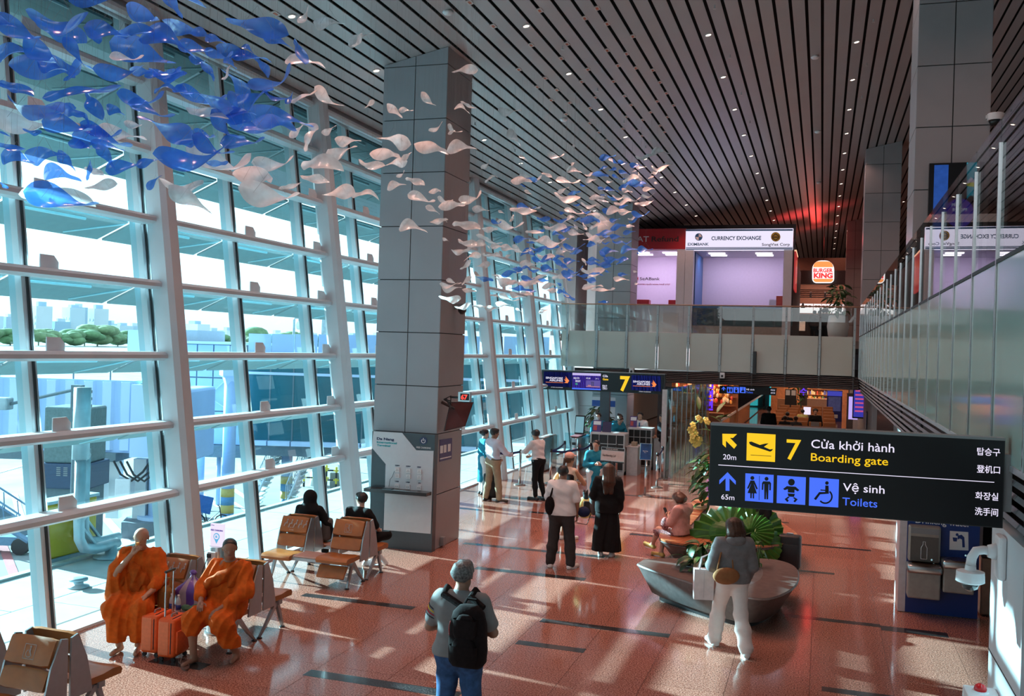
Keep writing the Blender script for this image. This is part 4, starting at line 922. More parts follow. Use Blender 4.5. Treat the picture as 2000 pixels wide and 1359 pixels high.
MB().box((xl - .02, -.24, zs - .03), (xr - .03, .0, zs + .03)).build('shelf', mat('shelf_dark', (.05, .055, .06), .25), t)
ph = tag(MB().rbox((-7.2 + f.P(470, 700)[0], CY - .16, zs + .031), (-7.2 + f.P(555, 700)[0], CY - .06, zs + .043), .005).build('phone', M_black_pl), 'black phone charging on the dark shelf of the charging board', 'phone')
f2 = MB(); q0 = f.P(553, 540); q1 = f.P(515, 690)
f2.tube([(q0[0], -.04, q0[1]), (q0[0] - .03, -.05, q0[1] - .1), (q1[0], -.05, (q0[1] + q1[1]) / 2), (q1[0], -.09, q1[1] + .03)], .004, 5); f2.build('charging_cable', M_black_pl, t)
CX = -6.56
def SP(x, y, X=CX): return at(x, y, X=X)
def squad(name, label, cat, pts, X, m, th=.01):
    P = [at(x, y, X=X) for x, y in pts]; c = sum(P, Vector()) / 4; t_ = thing(name, label, cat, tuple(c))
    MB().prism([(p.y - c.y, p.z - c.z) for p in P], 0, th, to=lambda a, b, q: (q, a, b)).build('sheet', m, t_); return t_, c
C8 = lambda x, y: (650 + x / 4.53, 800 + y / 4.53)
t, c = squad('wifi_poster', 'purple wifi poster on the side of the left column', 'poster', [C8(945, 265), C8(1052, 250), C8(1048, 432), C8(943, 460)], CX, mat('poster_purple', (.06, .04, .16), .35))
for q in ([C8(950, 320), C8(976, 316), C8(974, 382), C8(949, 388)], [C8(982, 312), C8(1006, 308), C8(1004, 376), C8(981, 381)], [C8(1018, 305), C8(1043, 300), C8(1041, 366), C8(1017, 372)], [C8(948, 430), C8(1046, 408), C8(1046, 418), C8(948, 441)]):
    P = [at(x, y, X=CX + .011) for x, y in q]; MB().prism([(p.y - c.y, p.z - c.z) for p in P], .011, .013, to=lambda a, b, k: (k, a, b)).build('white_field', M_lwhite, t)
p = at(1061 / 4.53 + 650, 1165 / 4.53 + 800, X=CX + .03)
p = SP(*C8(955, 1160)); tag(MB().rbox((CX + .002, p.y - .06, p.z - .08), (CX + .08, p.y + .06, p.z + .08), .01).build('socket_box', M_grey_pl), 'grey socket box low on the side of the left column', 'socket')
A = [at(879.6, 785, X=-6.42), at(925, 785, X=-6.05), at(909, 832, X=-6.12), at(867, 842, X=-6.5)]
c = sum(A, Vector()) / 4; nrm = (A[1] - A[0]).cross(A[3] - A[0]).normalized()
t = thing('wall_screen', 'dark flat screen tilted on a bracket beside the left column', 'screen', tuple(c))
MB().loft([[tuple(p - c) for p in A], [tuple(p - c + nrm * .05) for p in A]]).build('panel', mat('screen_dark', (.02, .012, .014), .12, var=.02), t)
ins = [c + (p - c) * .95 for p in A]; MB().loft([[tuple(p - c - nrm * .001) for p in ins], [tuple(p - c - nrm * .004) for p in ins]]).build('glass', mat('screen_glass', (.10, .035, .035), .05, spec=.7, var=.3, scale=2), t)
bk = at(862, 785, X=CX); MB().tube([tuple(bk - c), (tuple(A[0] * .5 + c * .5 - c))], .03, 6).build('bracket', M_black_pl, t)
mb = MB(); rr = random.Random(4)
for k in range(5): mb.tube([tuple(bk - c + Vector((.05, 0, .05))), tuple(bk - c + Vector((.12 + .1 * rr.random(), -.05, .15 * rr.random()))), tuple(bk - c + Vector((.2, -.05 * rr.random(), -.1 * rr.random())))], .012, 5)
mb.build('cables', M_black_pl, t)
p = at(906, 775, X=-6.1); t = thing('counter_display', 'small steel box with red digits above the tilted screen', 'display', tuple(p))
MB().box((-.11, 0, -.085), (.11, .1, .085)).build('case', M_steel, t); MB().box((-.07, -.004, -.06), (.10, 0, .06)).build('face', M_sign, t)
lettering('digits', '67', (-.055, -.006, -.045), .12, glow('led_red', (1.0, .05, .03), 1.5), t, bold=.004)
MB().cyl((-.3, .1, -.02), (-.1, .06, -.02), .02, seg=6).build('arm', M_black_pl, t)
p = at(893, 598, X=-6.5); t = thing('dome_camera', 'black dome camera on a grey bracket on the side of the left column', 'camera', (CX, p.y, p.z))
MB().box((0, -.05, .0), (.22, .05, .05)).build('bracket', M_grey_pl, t); MB().lathe((.16, 0, -.12), [(.03, -.03), (.075, .02), (.085, .08), (.085, .12)], 16).build('dome', M_black_pl, t, smooth=True)
MB().box((0, -.09, -.06), (.02, .09, .1)).build('plate', M_grey_pl, t)
# ================================================================ drinking fountains
FY = 15.07
t = thing('fountain_panel', 'blue drinking water panel behind the two steel fountains', 'panel', (1.7, FY, 0))
f = Face(t, FY, 1300, 880, 2.837)
M_fb = mat('fountain_blue', (.012, .045, .22), .35, var=.04); M_fg = mat('fountain_white', (.6, .6, .63), .3)
MB().box((1.255 - 1.7, 0, .01), (2.22 - 1.7, .12, 1.62)).build('board', M_fb, t)
MB().box((1.155 - 1.7, 0, .01), (1.255 - 1.7, .7, 1.62)).build('side_board', M_fg, t)
f.text('lettering', 'Drinking water', 1385, 1690, (398, 424), 34, M_lwhite, bold=.02)
f.poly('symbol_plate', [(1575, 444), (1677, 451), (1678, 553), (1572, 548)], M_lwhite)
f.polys('symbol', [circ(1615, 465, 8), [(1590, 480), (1617, 482), (1613, 503), (1594, 502)], [(1618, 470), (1640, 465), (1655, 480), (1658, 535), (1644, 535), (1642, 492), (1630, 486), (1618, 492)]], M_fb, .004)
tag(t, None, None)
def fountain(lab, pxs, bottle):
    (xa, yt), (xb, yt2), zb, zm = pxs
    p0, p1 = f.P(xa, yt), f.P(xb, yt2)
    x0, x1 = p0[0] + 1.7, p1[0] + 1.7
    t_ = thing('drinking_fountain', lab, 'fountain', ((x0 + x1) / 2, FY, zb)); w = (x1 - x0) / 2
    h = zm - zb
    MB().rbox((-w + .015, -.26, 0), (w - .015, 0, h - .1), .02).build('cabinet', mat('fountain_cabinet', (.36, .34, .31), .4, metal=.3), t_)
    MB().rbox((-w, -.33, h - .12), (w, 0, h), .035, 3).build('basin', M_steel, t_, auto=40)
    MB().lathe((0, -.17, h), [(w * .72, .001), (w * .72, .003), (w * .3, .002)], 20).build('bowl', mat('bowl_copper', (.28, .16, .1), .15, metal=.9), t_)
    MB().tube([(w * .6, -.07, h - .01), (w * .6, -.08, h + .05), (w * .45, -.13, h + .06)], .014, 8).build('bubbler', M_steel, t_)
    if bottle:
        MB().rbox((-w + .02, -.12, h + .01), (w - .01, 0, h + .54), .03).build('bottle_filler', mat('filler_steel', (.40, .36, .32), .35, metal=.6), t_)
        MB().box((-w + .05, -.124, h + .42), (w - .04, -.12, h + .50)).build('filler_display', M_grey_pl, t_)
        MB().box((-w + .05, -.123, h + .03), (w - .04, -.12, h + .38)).build('filler_recess', mat('recess_brown', (.12, .11, .10), .3), t_)
        flat_poly(MB(), [], 0) if False else None
        mb = MB(); pts = [(-.04, -.126, h + .06), (-.04, -.126, h + .22), (-.015, -.126, h + .27), (-.015, -.126, h + .31), (.015, -.126, h + .31), (.015, -.126, h + .27), (.04, -.126, h + .22), (.04, -.126, h + .06), (-.04, -.126, h + .06)]
        mb.tube(pts, .004, 5); mb.build('bottle_outline', M_lwhite, t_); MB().cyl((0, -.1, h + .36), (0, -.1, h + .42), .012, seg=8).build('nozzle', M_steel, t_)
    return t_
fountain('steel drinking fountain with a bottle filler, left one on the blue panel', [(1330, 600), (1522, 600), .275, .765], True)
fountain('lower plain steel drinking fountain, right one on the blue panel', [(1522, 580), (1706, 580), .40, .87], False)
p = at(1912, 1170, Y=15.4); t = thing('litter_bin', 'copper coloured steel litter bin beside the blue fountain panel', 'bin', (2.42, 15.5, 0)); MB().rbox((-.14, -.2, .02), (.16, .2, .85), .02).build('body', mat('bin_steel', (.40, .27, .19), .3, metal=.7), t); MB().rbox((-.14, -.2, .85), (.16, .2, .92), .02).build('lid', M_black_pl, t)
WX = BX
p = at(1962, 1088, X=WX)
t = thing('security_camera', 'white dome security camera on a bent arm on the white wall', 'camera', (WX, p.y, p.z))
rot = None
q = at(1893, 1118, Y=p.y + .05)       # camera hangs off towards the hall
L = q.x - WX
MB().rbox((-.05, -.09, -.14), (0, .09, .14), .02).build('wall_plate', M_white_pl, t)
dz = q.z - p.z + .10
MB().cyl((-.05, 0, .03), (-.10, 0, .03), .055, .04, 14).build('flange', M_white_pl, t, smooth=True)
MB().tube([(-.08, 0, .03), (L * .62, 0, .035), (L * .85, 0, .025), (L * .97, 0, -.02), (L, 0, -.07)], [.028, .028, .03, .031, .031], 12).build('arm', M_white_pl, t, smooth=True)
MB().lathe((L, 0, -.07), [(.032, 0), (.035, -.03), (.085, -.04), (.088, -.105), (.07, -.115)], 22).build('housing', M_white_pl, t, auto=35)
MB().lathe((L, 0, -.185), [(.02, -.05), (.045, -.035), (.055, -.01), (.055, .0)], 18).build('dome', mat('dome_dark', (.03, .03, .03), .05), t, smooth=True)
p = at(1908, 1350, X=1.02); t = thing('alarm_box', 'white wall box with a red knob at the lower right corner', 'alarm box', (WX, p.y, p.z))
MB().rbox((-.20, -.12, -.16), (0, .12, .0), .012).build('box', M_white_pl, t); MB().sphere((-.11, .0, .02), (.04, .045, .035), 12, 8).build('red_knob', mat('red_gloss', (.55, .01, .015), .15), t, smooth=True); MB().lathe((-.11, 0, 0), [(.055, 0), (.05, .01)], 14).build('collar', M_white_pl, t)
p0, p1 = at(1815, 319, Y=15.94), at(1908, 319, Y=15.94)
t = thing('advert_screen', 'tall dark advertising screen with blue and violet artwork on the wide column', 'screen', ((p0.x + p1.x) / 2, 15.95, 5.9))
x0, x1 = p0.x - t.location.x, p1.x - t.location.x
MB().box((x0, -.05, -1.0), (x1 + .1, .05, .83)).build('case', M_sign, t)
MB().box((x0 + .07, -.053, -.55), (x0 + .27, -.05, .80)).build('blue_picture', mat('ad_blue', (.01, .03, .12), .3, var=.8, scale=9, emit=.35, ecol=(.03, .15, .7)), t)
f = Face(t, 15.9, 1640, 0, 3.236); f.o = t.location
f.poly('teal_picture', [(803, 1028), (868, 1025), (868, 1240), (820, 1236), (803, 1260)], glow('ad_teal', (.03, .35, .5), .7), .004)
f.polys('mountain', [[(803, 1150), (830, 1120), (868, 1150), (868, 1170), (803, 1170)]], glow('ad_pink', (.6, .45, .6), .8), .007)
f.polys('mountain_yellow', [[(803, 1160), (840, 1152), (868, 1168), (868, 1185), (803, 1175)]], glow('ad_yellow', (.6, .5, .05), .8), .01)
f.poly('violet_disc', circ(755, 1345, 92, 24), glow('ad_violet', (.06, .03, .35), .8), .006)
f.text('lettering', 'PR', 707, 742, (1305, 1305), 20, G_led, lift=.012); f.text('lettering', 'ROOM', 712, 802, (1335, 1335), 20, G_led, lift=.012)
p = at(1945, 225, Y=16.0); t = thing('dome_camera', 'white dome camera on the right edge of the wide balcony column', 'camera', tuple(p)); MB().lathe((0, 0, 0), [(.06, -.16), (.09, -.12), (.1, -.08)], 16).build('dome', M_black_pl, t, smooth=True); MB().lathe((0, 0, 0), [(.12, -.08), (.12, .02), (.1, .03)], 18).build('housing', M_white_pl, t, auto=40); MB().box((-.14, -.03, -.05), (-.05, .03, .0)).build('bracket', M_white_pl, t)
p = at(1474, 708, Y=BY - .1); t = thing('line_speaker', 'slim black speaker fixed to a post of the bridge balustrade', 'speaker', (p.x, BY - .1, p.z)); MB().rbox((-.06, -.1, -.4), (.06, .03, .38), .015).build('body', M_black_pl, t); MB().box((-.02, .0, .2), (.02, .1, .26)).build('bracket', M_black_pl, t)
for (x, y, l) in ((1411, 733, 'small white camera under the bridge edge, right of the gate display'), (1234, 724, 'small camera on top of the bridge edge above the gate display')):
    p = at(x, y, Y=BY - .05); t = thing('bridge_camera', l, 'camera', tuple(p)); MB().rbox((-.08, -.1, -.1), (.08, .04, .1), .02).build('body', M_white_pl, t); MB().cyl((0, -.1, -.02), (0, -.12, -.02), .04, seg=12).build('lens', M_black_pl, t)
# ================================================================ BENCHES
M_lea = mat('tan_leather', (0.36, 0.125, 0.032), .33, var=.12, scale=9, bump=.05); M_frame = mat('bench_alloy', (0.40, 0.42, 0.44), .3, metal=.6, var=.05); M_tab = mat('bench_table', (0.55, 0.36, 0.31), .2, var=.04)
M_print = mat('seat_print', (.62, .58, .56), .5, var=0)
def pic_seated(dx, dz, k): return [[(dx + k * (x), dz + k * z) for x, z in q] for q in ([(.10, .36), (.16, .36), (.19, .30), (.16, .25), (.10, .25), (.08, .30)], [(.07, .23), (.15, .23), (.15, .05), (.02, .07), (-.04, -.12), (-.10, -.11), (-.05, .10), (.06, .12)])]
def bench(xr, yc, lab, lseat=True):
    t = thing('waiting_bench', lab, 'bench', (xr, yc, 0))
    def seat(x0, x1, sgn, dz=0.0, art=None):
        def Y(y): return sgn * y
        rows = []
        nx, ny = 6, 5
        top = []
        mb = MB(); prof = [(.72, .36), (.735, .40), (.71, .445), (.60, .455), (.45, .44), (.30, .445), (.26, .43), (.26, .37)]
        rings = []
        for i in range(nx + 1):
            u = i / nx; x = x0 + (x1 - x0) * u; dip = -.018 * math.sin(PI * u)
            e_ = .012 if i in (0, nx) else 0
            rings.append([(x, Y(-(a + (e_ if a < .5 else -e_))), z + dz + (dip if z > .42 else 0) - (e_ if z > .42 else 0)) for a, z in prof])
        mb.loft(rings).build('seat_cushion', M_lea, t, auto=50)
        for nm, (za, ya), (zb, yb) in (('back_lower', (.475 + dz, .27), (.665 + dz, .215)), ('back_upper', (.68 + dz, .21), (.925 + dz, .13))):
            mb = MB(); R_ = []
            for i in range(nx + 1):
                u = i / nx; x = x0 + .01 + (x1 - x0 - .02) * u; bow = .018 * math.sin(PI * u); e_ = .012 if i in (0, nx) else 0
                pr = [(za + e_, ya - bow - .0), (za + .02 + e_, ya + .028 - bow - e_), (zb - .02 - e_, yb + .028 - bow - e_), (zb - e_, yb - bow), (zb - .01 - e_, yb - .04), (za + .01 + e_, ya - .04)]
                R_.append([(x, Y(-q), z) for z, q in pr])
            mb.loft(R_).build(nm, M_lea, t, auto=50)
        if art and sgn > 0:
            mb = MB(); yb = -.185
            if art == 'priority':
                for k in range(5):
                    for q in pic_seated(x0 + .09 + .085 * k, .80, .24): flat_poly(mb, [(a, b) for a, b in q][::-1], 0, .002)
                mb.v = [(x, 0, 0) if False else (x, -(.21 - (z - .68) * .326 + .023), z) for x, y, z in mb.v]
                mb.build('priority_symbols', M_print, t)
                for s_, dx, dz_ in (('Ghế ưu tiên', .12, .755), ('노약자석', .32, .755), ('Priority seat', .12, .72), ('优先席', .34, .72)):
                    o_ = lettering('priority_lettering', s_, (x0 + dx, -(.21 - (dz_ - .68) * .326 + .016), dz_), .026, M_print, t, ext=.001); o_.rotation_euler = (PI / 2 - .31, 0, 0)
            else:
                cx, cz = (x0 + x1) / 2 - .0, .80
                for q in ([bar(cx - .06, cz - .06, cx + .06, cz - .06, .006), bar(cx - .06, cz + .06, cx + .06, cz + .06, .006), bar(cx - .06, cz - .06, cx - .06, cz + .06, .006), bar(cx + .06, cz - .06, cx + .06, cz + .06, .006)],
                          [circ(cx + .005, cz + .04, .011, 10), [(cx - .002, cz + .026), (cx + .012, cz + .026), (cx + .014, cz + .0), (cx + .03, cz - .03), (cx + .02, cz - .034), (cx + .004, cz - .008), (cx - .006, cz - .004)]],
                          [[(cx - .004 + .034 * math.cos(a), cz - .016 + .034 * math.sin(a)) for a in [(110 + 230 * i / 10) * PI / 180 for i in range(11)]] + [(cx - .004 + .027 * math.cos(a), cz - .016 + .027 * math.sin(a)) for a in [(110 + 230 * i / 10) * PI / 180 for i in range(10, -1, -1)]]]):
                    for p_ in q: flat_poly(mb, p_, 0, .002)
                mb.v = [(x, -(.21 - (z - .68) * .326 + .016), z + dz) for x, y, z in mb.v]
                mb.build('wheelchair_symbol', M_print, t)
    segs = [(-.53, -.01, .03, 'wheelchair', 'seat'), (-.95, -.56, 0, None, 'table'), (-1.47, -.98, 0, 'priority', 'seat')]
    for sgn in (1, -1):
        for x0, x1, dz, art, kind in segs:
            if kind == 'seat': seat(x0, x1, sgn, dz, art)
            else: MB().rbox((x0, -.66 if sgn > 0 else .28, .415), (x1, -.28 if sgn > 0 else .66, .44), .008).build('table', M_tab, t)
        MB().box((-1.46, -.50 if sgn > 0 else .42, .33), (-.02, -.42 if sgn > 0 else .50, .385)).build('beam', M_frame, t)
        MB().box((-.98, -.65 if sgn > 0 else .60, .365), (-.54, -.60 if sgn > 0 else .65, .41)).build('front_rail', M_frame, t)
        for x in (-.06, -1.38):
            yb = lambda y: -y if sgn > 0 else y
            MB().loft([[(x - .02, yb(.46), .37), (x + .02, yb(.46), .37), (x + .02, yb(.40), .37), (x - .02, yb(.40), .37)], [(x - .018, yb(.56), .12), (x + .018, yb(.56), .12), (x + .018, yb(.515), .12), (x - .018, yb(.515), .12)],
                       [(x - .015, yb(.595), .02), (x + .015, yb(.595), .02), (x + .015, yb(.565), .02), (x - .015, yb(.565), .02)]]).build('leg', M_frame, t)
            MB().loft([[(x - .02, yb(.46), .37), (x + .02, yb(.46), .37), (x + .02, yb(.38), .37), (x - .02, yb(.38), .37)], [(x - .018, yb(.22), .14), (x + .018, yb(.22), .14), (x + .018, yb(.17), .14), (x - .018, yb(.17), .14)],
                       [(x - .015, yb(.07), .02), (x + .015, yb(.07), .02), (x + .015, yb(.04), .02), (x - .015, yb(.04), .02)]]).build('leg', M_frame, t)
            for yy in (.58, .055): MB().lathe((x, yb(yy), 0), [(.035, 0), (.035, .012), (.018, .022)], 10).build('foot_pad', M_black_pl, t)
        for x0, x1, dz, art, kind in segs:
            if kind != 'seat': continue
            for xe in (x0 - .005, x1 - .0):
                yb = lambda y: -y if sgn > 0 else y
                MB().prism([(yb(.30), .36), (yb(.02), .36), (yb(.02), .90 + dz), (yb(.10), .92 + dz), (yb(.22), .68 + dz), (yb(.28), .48)], xe, xe + .018, to=lambda a, b, c: (c, a, b)).build('side_shell', M_frame, t)
    return t
b1 = bench(-6.48, 10.23, 'back-to-back tan leather bench where the two robed men sit')
bench(-6.62, 13.42, 'back-to-back tan leather bench with printed priority seats in front of the grey column')
bench(-6.45, 7.02, 'back-to-back tan leather bench cut by the lower left corner')
o = MB().loft([[(x, y, z) for y, z in ((-.58, .34), (-.60, .31), (-.72, .17), (-.74, .19), (-.64, .345))] for x in (-.50, -.05)]); o.build('foot_rest', M_lea, [c for c in bpy.data.objects if c.get('label', '').startswith('back-to-back tan leather bench with printed')][0])
t = thing('charging_pole', 'steel charging pole with a lit free charging sign between the two robed men', 'charging pole', (-7.17, 10.28, 0))
MB().lathe((0, 0, 0), [(.14, 0), (.14, .02), (.115, .03), (.115, 1.08), (.11, 1.09)], 24).build('pole', M_steel, t, auto=40)
MB().rbox((-.10, -.04, 1.09), (.10, .0, 1.375), .01).build('sign', glow('lit_sign', (.92, .82, 1.0), .95), t)
lettering('lettering', 'FREE CHARGING', (-.09, -.043, 1.285), .026, glow('sign_ink', (.10, .05, .35), 1.0), t, bold=.0008, sx=.92)
lettering('lettering', 'Da Nang', (-.09, -.043, 1.35), .014, glow('sign_ink', (.10, .05, .35), 1.0), t)
mb = MB(); flat_poly(mb, circle_poly(0, 1.215, .045, 20)[::-1], -.041); flat_poly(mb, [(-.035, 1.19), (0, 1.125), (.035, 1.19)], -.041); mb.build('pin_symbol', glow('pin_blue', (.10, .45, .75), 1.0), t)
mb = MB(); flat_poly(mb, circle_poly(0, 1.215, .032, 20)[::-1], -.045); mb.build('pin_centre', glow('lit_sign', (.92, .82, 1.0), .95), t)
mb = MB(); flat_poly(mb, [(-.012, 1.20), (.008, 1.20), (.008, 1.23), (-.012, 1.23)], -.048); flat_poly(mb, [(.008, 1.204), (.022, 1.204), (.022, 1.209), (.008, 1.209)], -.048); flat_poly(mb, [(.008, 1.221), (.022, 1.221), (.022, 1.226), (.008, 1.226)], -.048); mb.build('plug_symbol', glow('pin_blue', (.10, .45, .75), 1.0), t)
MB().rbox((-.06, -.145, .86), (.06, -.10, 1.04), .008).build('socket', M_white_pl, t); MB().box((-.05, -.165, .97), (.0, -.14, 1.02)).build('plug', M_black_pl, t)
MB().tube([(-.03, -.165, .98), (-.09, -.19, .8), (-.11, -.17, .6), (-.06, -.16, .45)], .005, 5).build('cable', M_black_pl, t)
M_or = mat('suitcase_orange', (0.80, 0.115, 0.018), .55, var=.08, scale=30, bump=.1); M_or2 = mat('suitcase_orange_side', (0.80, 0.20, 0.08), .55, var=.06, scale=30)
def suitcase(name, lab, x, y, rz, w, d, h, m, m2, handle=None, zipper=M_black_pl, grp=None):
    t = thing(name, lab, 'suitcase', (x, y, 0), rz, grp)
    MB().rbox((-w / 2, -d / 2, .05), (w / 2, d / 2, h), .035, 3).build('shell', m, t, auto=40)
    MB().rbox((-w / 2 + .03, -d / 2 - .025, .09), (w / 2 - .03, -d / 2 + .01, h - .14), .02).build('front_pocket', m, t, auto=40)
    mb = MB()
    for s_ in (-1, 1):
        pts = [(s_ * (w / 2 + .001), -d / 2 + .045, .1), (s_ * (w / 2 + .001), -d / 2 + .045, h - .04)]; mb.tube(pts, .006, 5)
    mb.tube([(-w / 2 + .03, -d / 2 + .045, h), (w / 2 - .03, -d / 2 + .045, h)], .006, 5); mb.build('zipper', zipper, t)
    MB().rbox((w / 2 - .012, -d / 2 + .07, .08), (w / 2 + .006, d / 2 - .02, h - .03), .01).build('side_panel', m2, t); MB().rbox((-w / 2 - .006, -d / 2 + .07, .08), (-w / 2 + .012, d / 2 - .02, h - .03), .01).build('side_panel', m2, t)
    MB().tube([(-.06, 0, h), (-.05, 0, h + .025), (.05, 0, h + .025), (.06, 0, h)], .01, 6).build('carry_handle', M_grey_pl, t)
    for sx_ in (-1, 1):
        for sy_ in (-1, 1):
            wl = MB(); wl.cyl((sx_ * (w / 2 - .05) - .012, sy_ * (d / 2 - .035), .025), (sx_ * (w / 2 - .05) + .012, sy_ * (d / 2 - .035), .025), .025, seg=12); wl.box((sx_ * (w / 2 - .05) - .016, sy_ * (d / 2 - .035) - .014, .03), (sx_ * (w / 2 - .05) + .016, sy_ * (d / 2 - .035) + .014, .06)); wl.build('wheel', M_black_pl, t)
    if handle:
        for s_ in (-1, 1): MB().cyl((s_ * .075, d / 2 - .04, h - .02), (s_ * .075, d / 2 - .04, handle), .008, seg=8).build('handle_rod', M_steel, t); MB().cyl((s_ * .075, d / 2 - .04, h - .02), (s_ * .075, d / 2 - .04, h + (handle - h) * .55), .011, seg=8).build('handle_sleeve', M_steel, t)
        MB().rbox((-.095, d / 2 - .058, handle - .012), (.095, d / 2 - .022, handle + .018), .01).build('grip', M_black_pl, t)
    return t
suitcase('suitcase', 'orange fabric suitcase nearest the camera, with its telescopic handle pulled up', -7.03, 9.27, PI / 2 + .1, .34, .22, .49, M_or, M_or2, handle=1.0)
suitcase('suitcase', 'second orange suitcase, behind and left of the one with the raised handle', -7.31, 9.33, PI / 2 + .1, .34, .22, .49, M_or, M_or2)
t = thing('carrier_bag', 'bulging violet striped clear plastic bag on the bench table', 'bag', (-7.22, 9.86, .44))
M_bagv = mat('bag_violet', (.13, .055, .32), .35, var=.1); M_bagw = mat('bag_clear', (.45, .36, .42), .3, var=.2, scale=6)
def bagpt(a, v):
    sq = 1 / (abs(math.cos(a)) ** 4 + abs(math.sin(a)) ** 4) ** .25
    r = .205 * sq * (.97 + .05 * math.sin(5 * a + 4 * v)) * (1.0 if v < .5 else max(.06, 1 - ((v - .5) / .42) ** 1.25 * .95) if v < .92 else .14)
    return (r * math.cos(a), r * math.sin(a) * .66, .39 * v + .012 * math.sin(3 * a + v * 9) * (v > .2))
NS = 24
for k in range(NS // 2):
    mb = MB(); mb.grid([[bagpt(2 * PI * (2 * k + q) / NS, max(.02, v / 14)) for q in (0, 1, 2)] for v in range(15)])
    mb.build('stripe', M_bagv if k % 2 else M_bagw, t, smooth=True)
MB().rbox((-.14, -.10, .012), (.1, .10, .22), .02).build('parcel', mat('parcel_paper', (.5, .3, .22), .6), t)
MB().sphere((0, 0, .40), (.05, .03, .035), 10, 6).build('knot', M_bagv, t)
M_bot = mat('bottle_clear', (.50, .55, .58), .08, spec=.6, var=.05); M_botl = mat('bottle_label', (.02, .04, .25), .4)
for x, y, lab in ((-7.19, 9.55, 'water bottle with a blue label at the table front, right one'), (-7.30, 9.57, 'water bottle with a blue label at the table front, left one')):
    t = thing('water_bottle', lab, 'bottle', (x, y, .44)); MB().lathe((0, 0, 0), [(.028, 0), (.031, .01), (.031, .12), (.024, .15), (.012, .175), (.012, .19)], 14).build('body', M_bot, t, smooth=True); MB().lathe((0, 0, .03), [(.0318, 0), (.0318, .06)], 14).build('label_band', M_botl, t, smooth=True); MB().lathe((0, 0, .188), [(.014, 0), (.014, .016)], 10).build('cap', M_white_pl, t)
mb = MB(); rr = random.Random(9)
for k in range(9): mb.sphere((rr.uniform(-.12, .12), rr.uniform(-.06, .06), .03 + .02 * rr.random()), (.07, .05, .03), 9, 6)
o = mb.build('green_cloth', mat('green_fabric', (.05, .13, .07), .8, bump=.4, scale=25), smooth=True, loc=(-7.02, 9.62, .452)); tag(o, 'crumpled green cloth beside the violet striped bag', 'cloth')
t = thing('shoulder_bag', 'mustard cloth bag hanging at the left robed man, behind the suitcase', 'bag', (-7.42, 9.62, .45)); MB().rbox((-.09, -.08, .0), (.09, .08, .26), .05, 3).build('body', mat('mustard', (.28, .12, .02), .8, bump=.3, scale=20), t, smooth=True); MB().tube([(-.07, 0, .24), (-.05, 0, .36), (.05, 0, .36), (.07, 0, .24)], .015, 6).build('strap', MATS['mustard'], t)
M_sand = mat('sandal_brown', (.16, .07, .05), .7)
for x, y, rz, lab in ((-6.80, 9.16, 2.5, 'brown thong sandal on the dark inlay, under the bare foot'), (-6.70, 9.05, 2.3, 'brown thong sandal lying loose on the floor nearest the camera')):
    t = thing('sandal', lab, 'sandal', (x, y, 0.0), rz)
    MB().prism([(.13 * math.cos(a) * (1), .048 * math.sin(a) * (1 + .15 * math.cos(a))) for a in [2 * PI * i / 18 for i in range(18)]], .002, .022).build('sole', M_sand, t)
    MB().tube([(-.02, .045, .02), (.03, .02, .05), (.07, 0, .03)], .008, 6).build('strap', M_sand, t); MB().tube([(-.02, -.045, .02), (.03, -.02, .05), (.07, 0, .03)], .008, 6).build('strap', M_sand, t)
# ================================================================ PLANTERS
M_conc = mat('planter_concrete', (.115, .11, .11), .5, var=.18, scale=14, bump=.04); M_conct = mat('planter_top', (.125, .09, .08), .6, spec=.2, var=.15, scale=10); M_soil = mat('bark_mulch', (.16, .075, .04), .9, var=.5, scale=30, bump=.5); M_wood = mat('bench_wood', (.36, .12, .045), .35, var=.25, scale=12)
M_leaf = mat('leaf_green', (.035, .115, .02), .4, var=.3, scale=12, obj_random=.3); M_leaf2 = mat('leaf_dark', (.02, .065, .018), .4, var=.3, scale=12, obj_random=.3); M_palm = mat('palm_green', (.03, .12, .012), .33, var=.35, scale=5, obj_random=.2); M_flower = mat('orchid_yellow', (.75, .62, .16), .5, var=.1); M_stem = mat('stem_green', (.08, .14, .04), .6)
def spline(pts, n=8):
    P = [Vector(p) for p in pts]; N = len(P); o = []
    for i in range(N):
        p0, p1, p2, p3 = P[i - 1], P[i], P[(i + 1) % N], P[(i + 2) % N]
        for k in range(n):
            u = k / n; o.append(.5 * ((2 * p1) + (p2 - p0) * u + (2 * p0 - 5 * p1 + 4 * p2 - p3) * u * u + (3 * p1 - p0 - 3 * p2 + p3) * u ** 3))
    return o
def scaled(o, c, k): return [c + (p - c) * k for p in o]
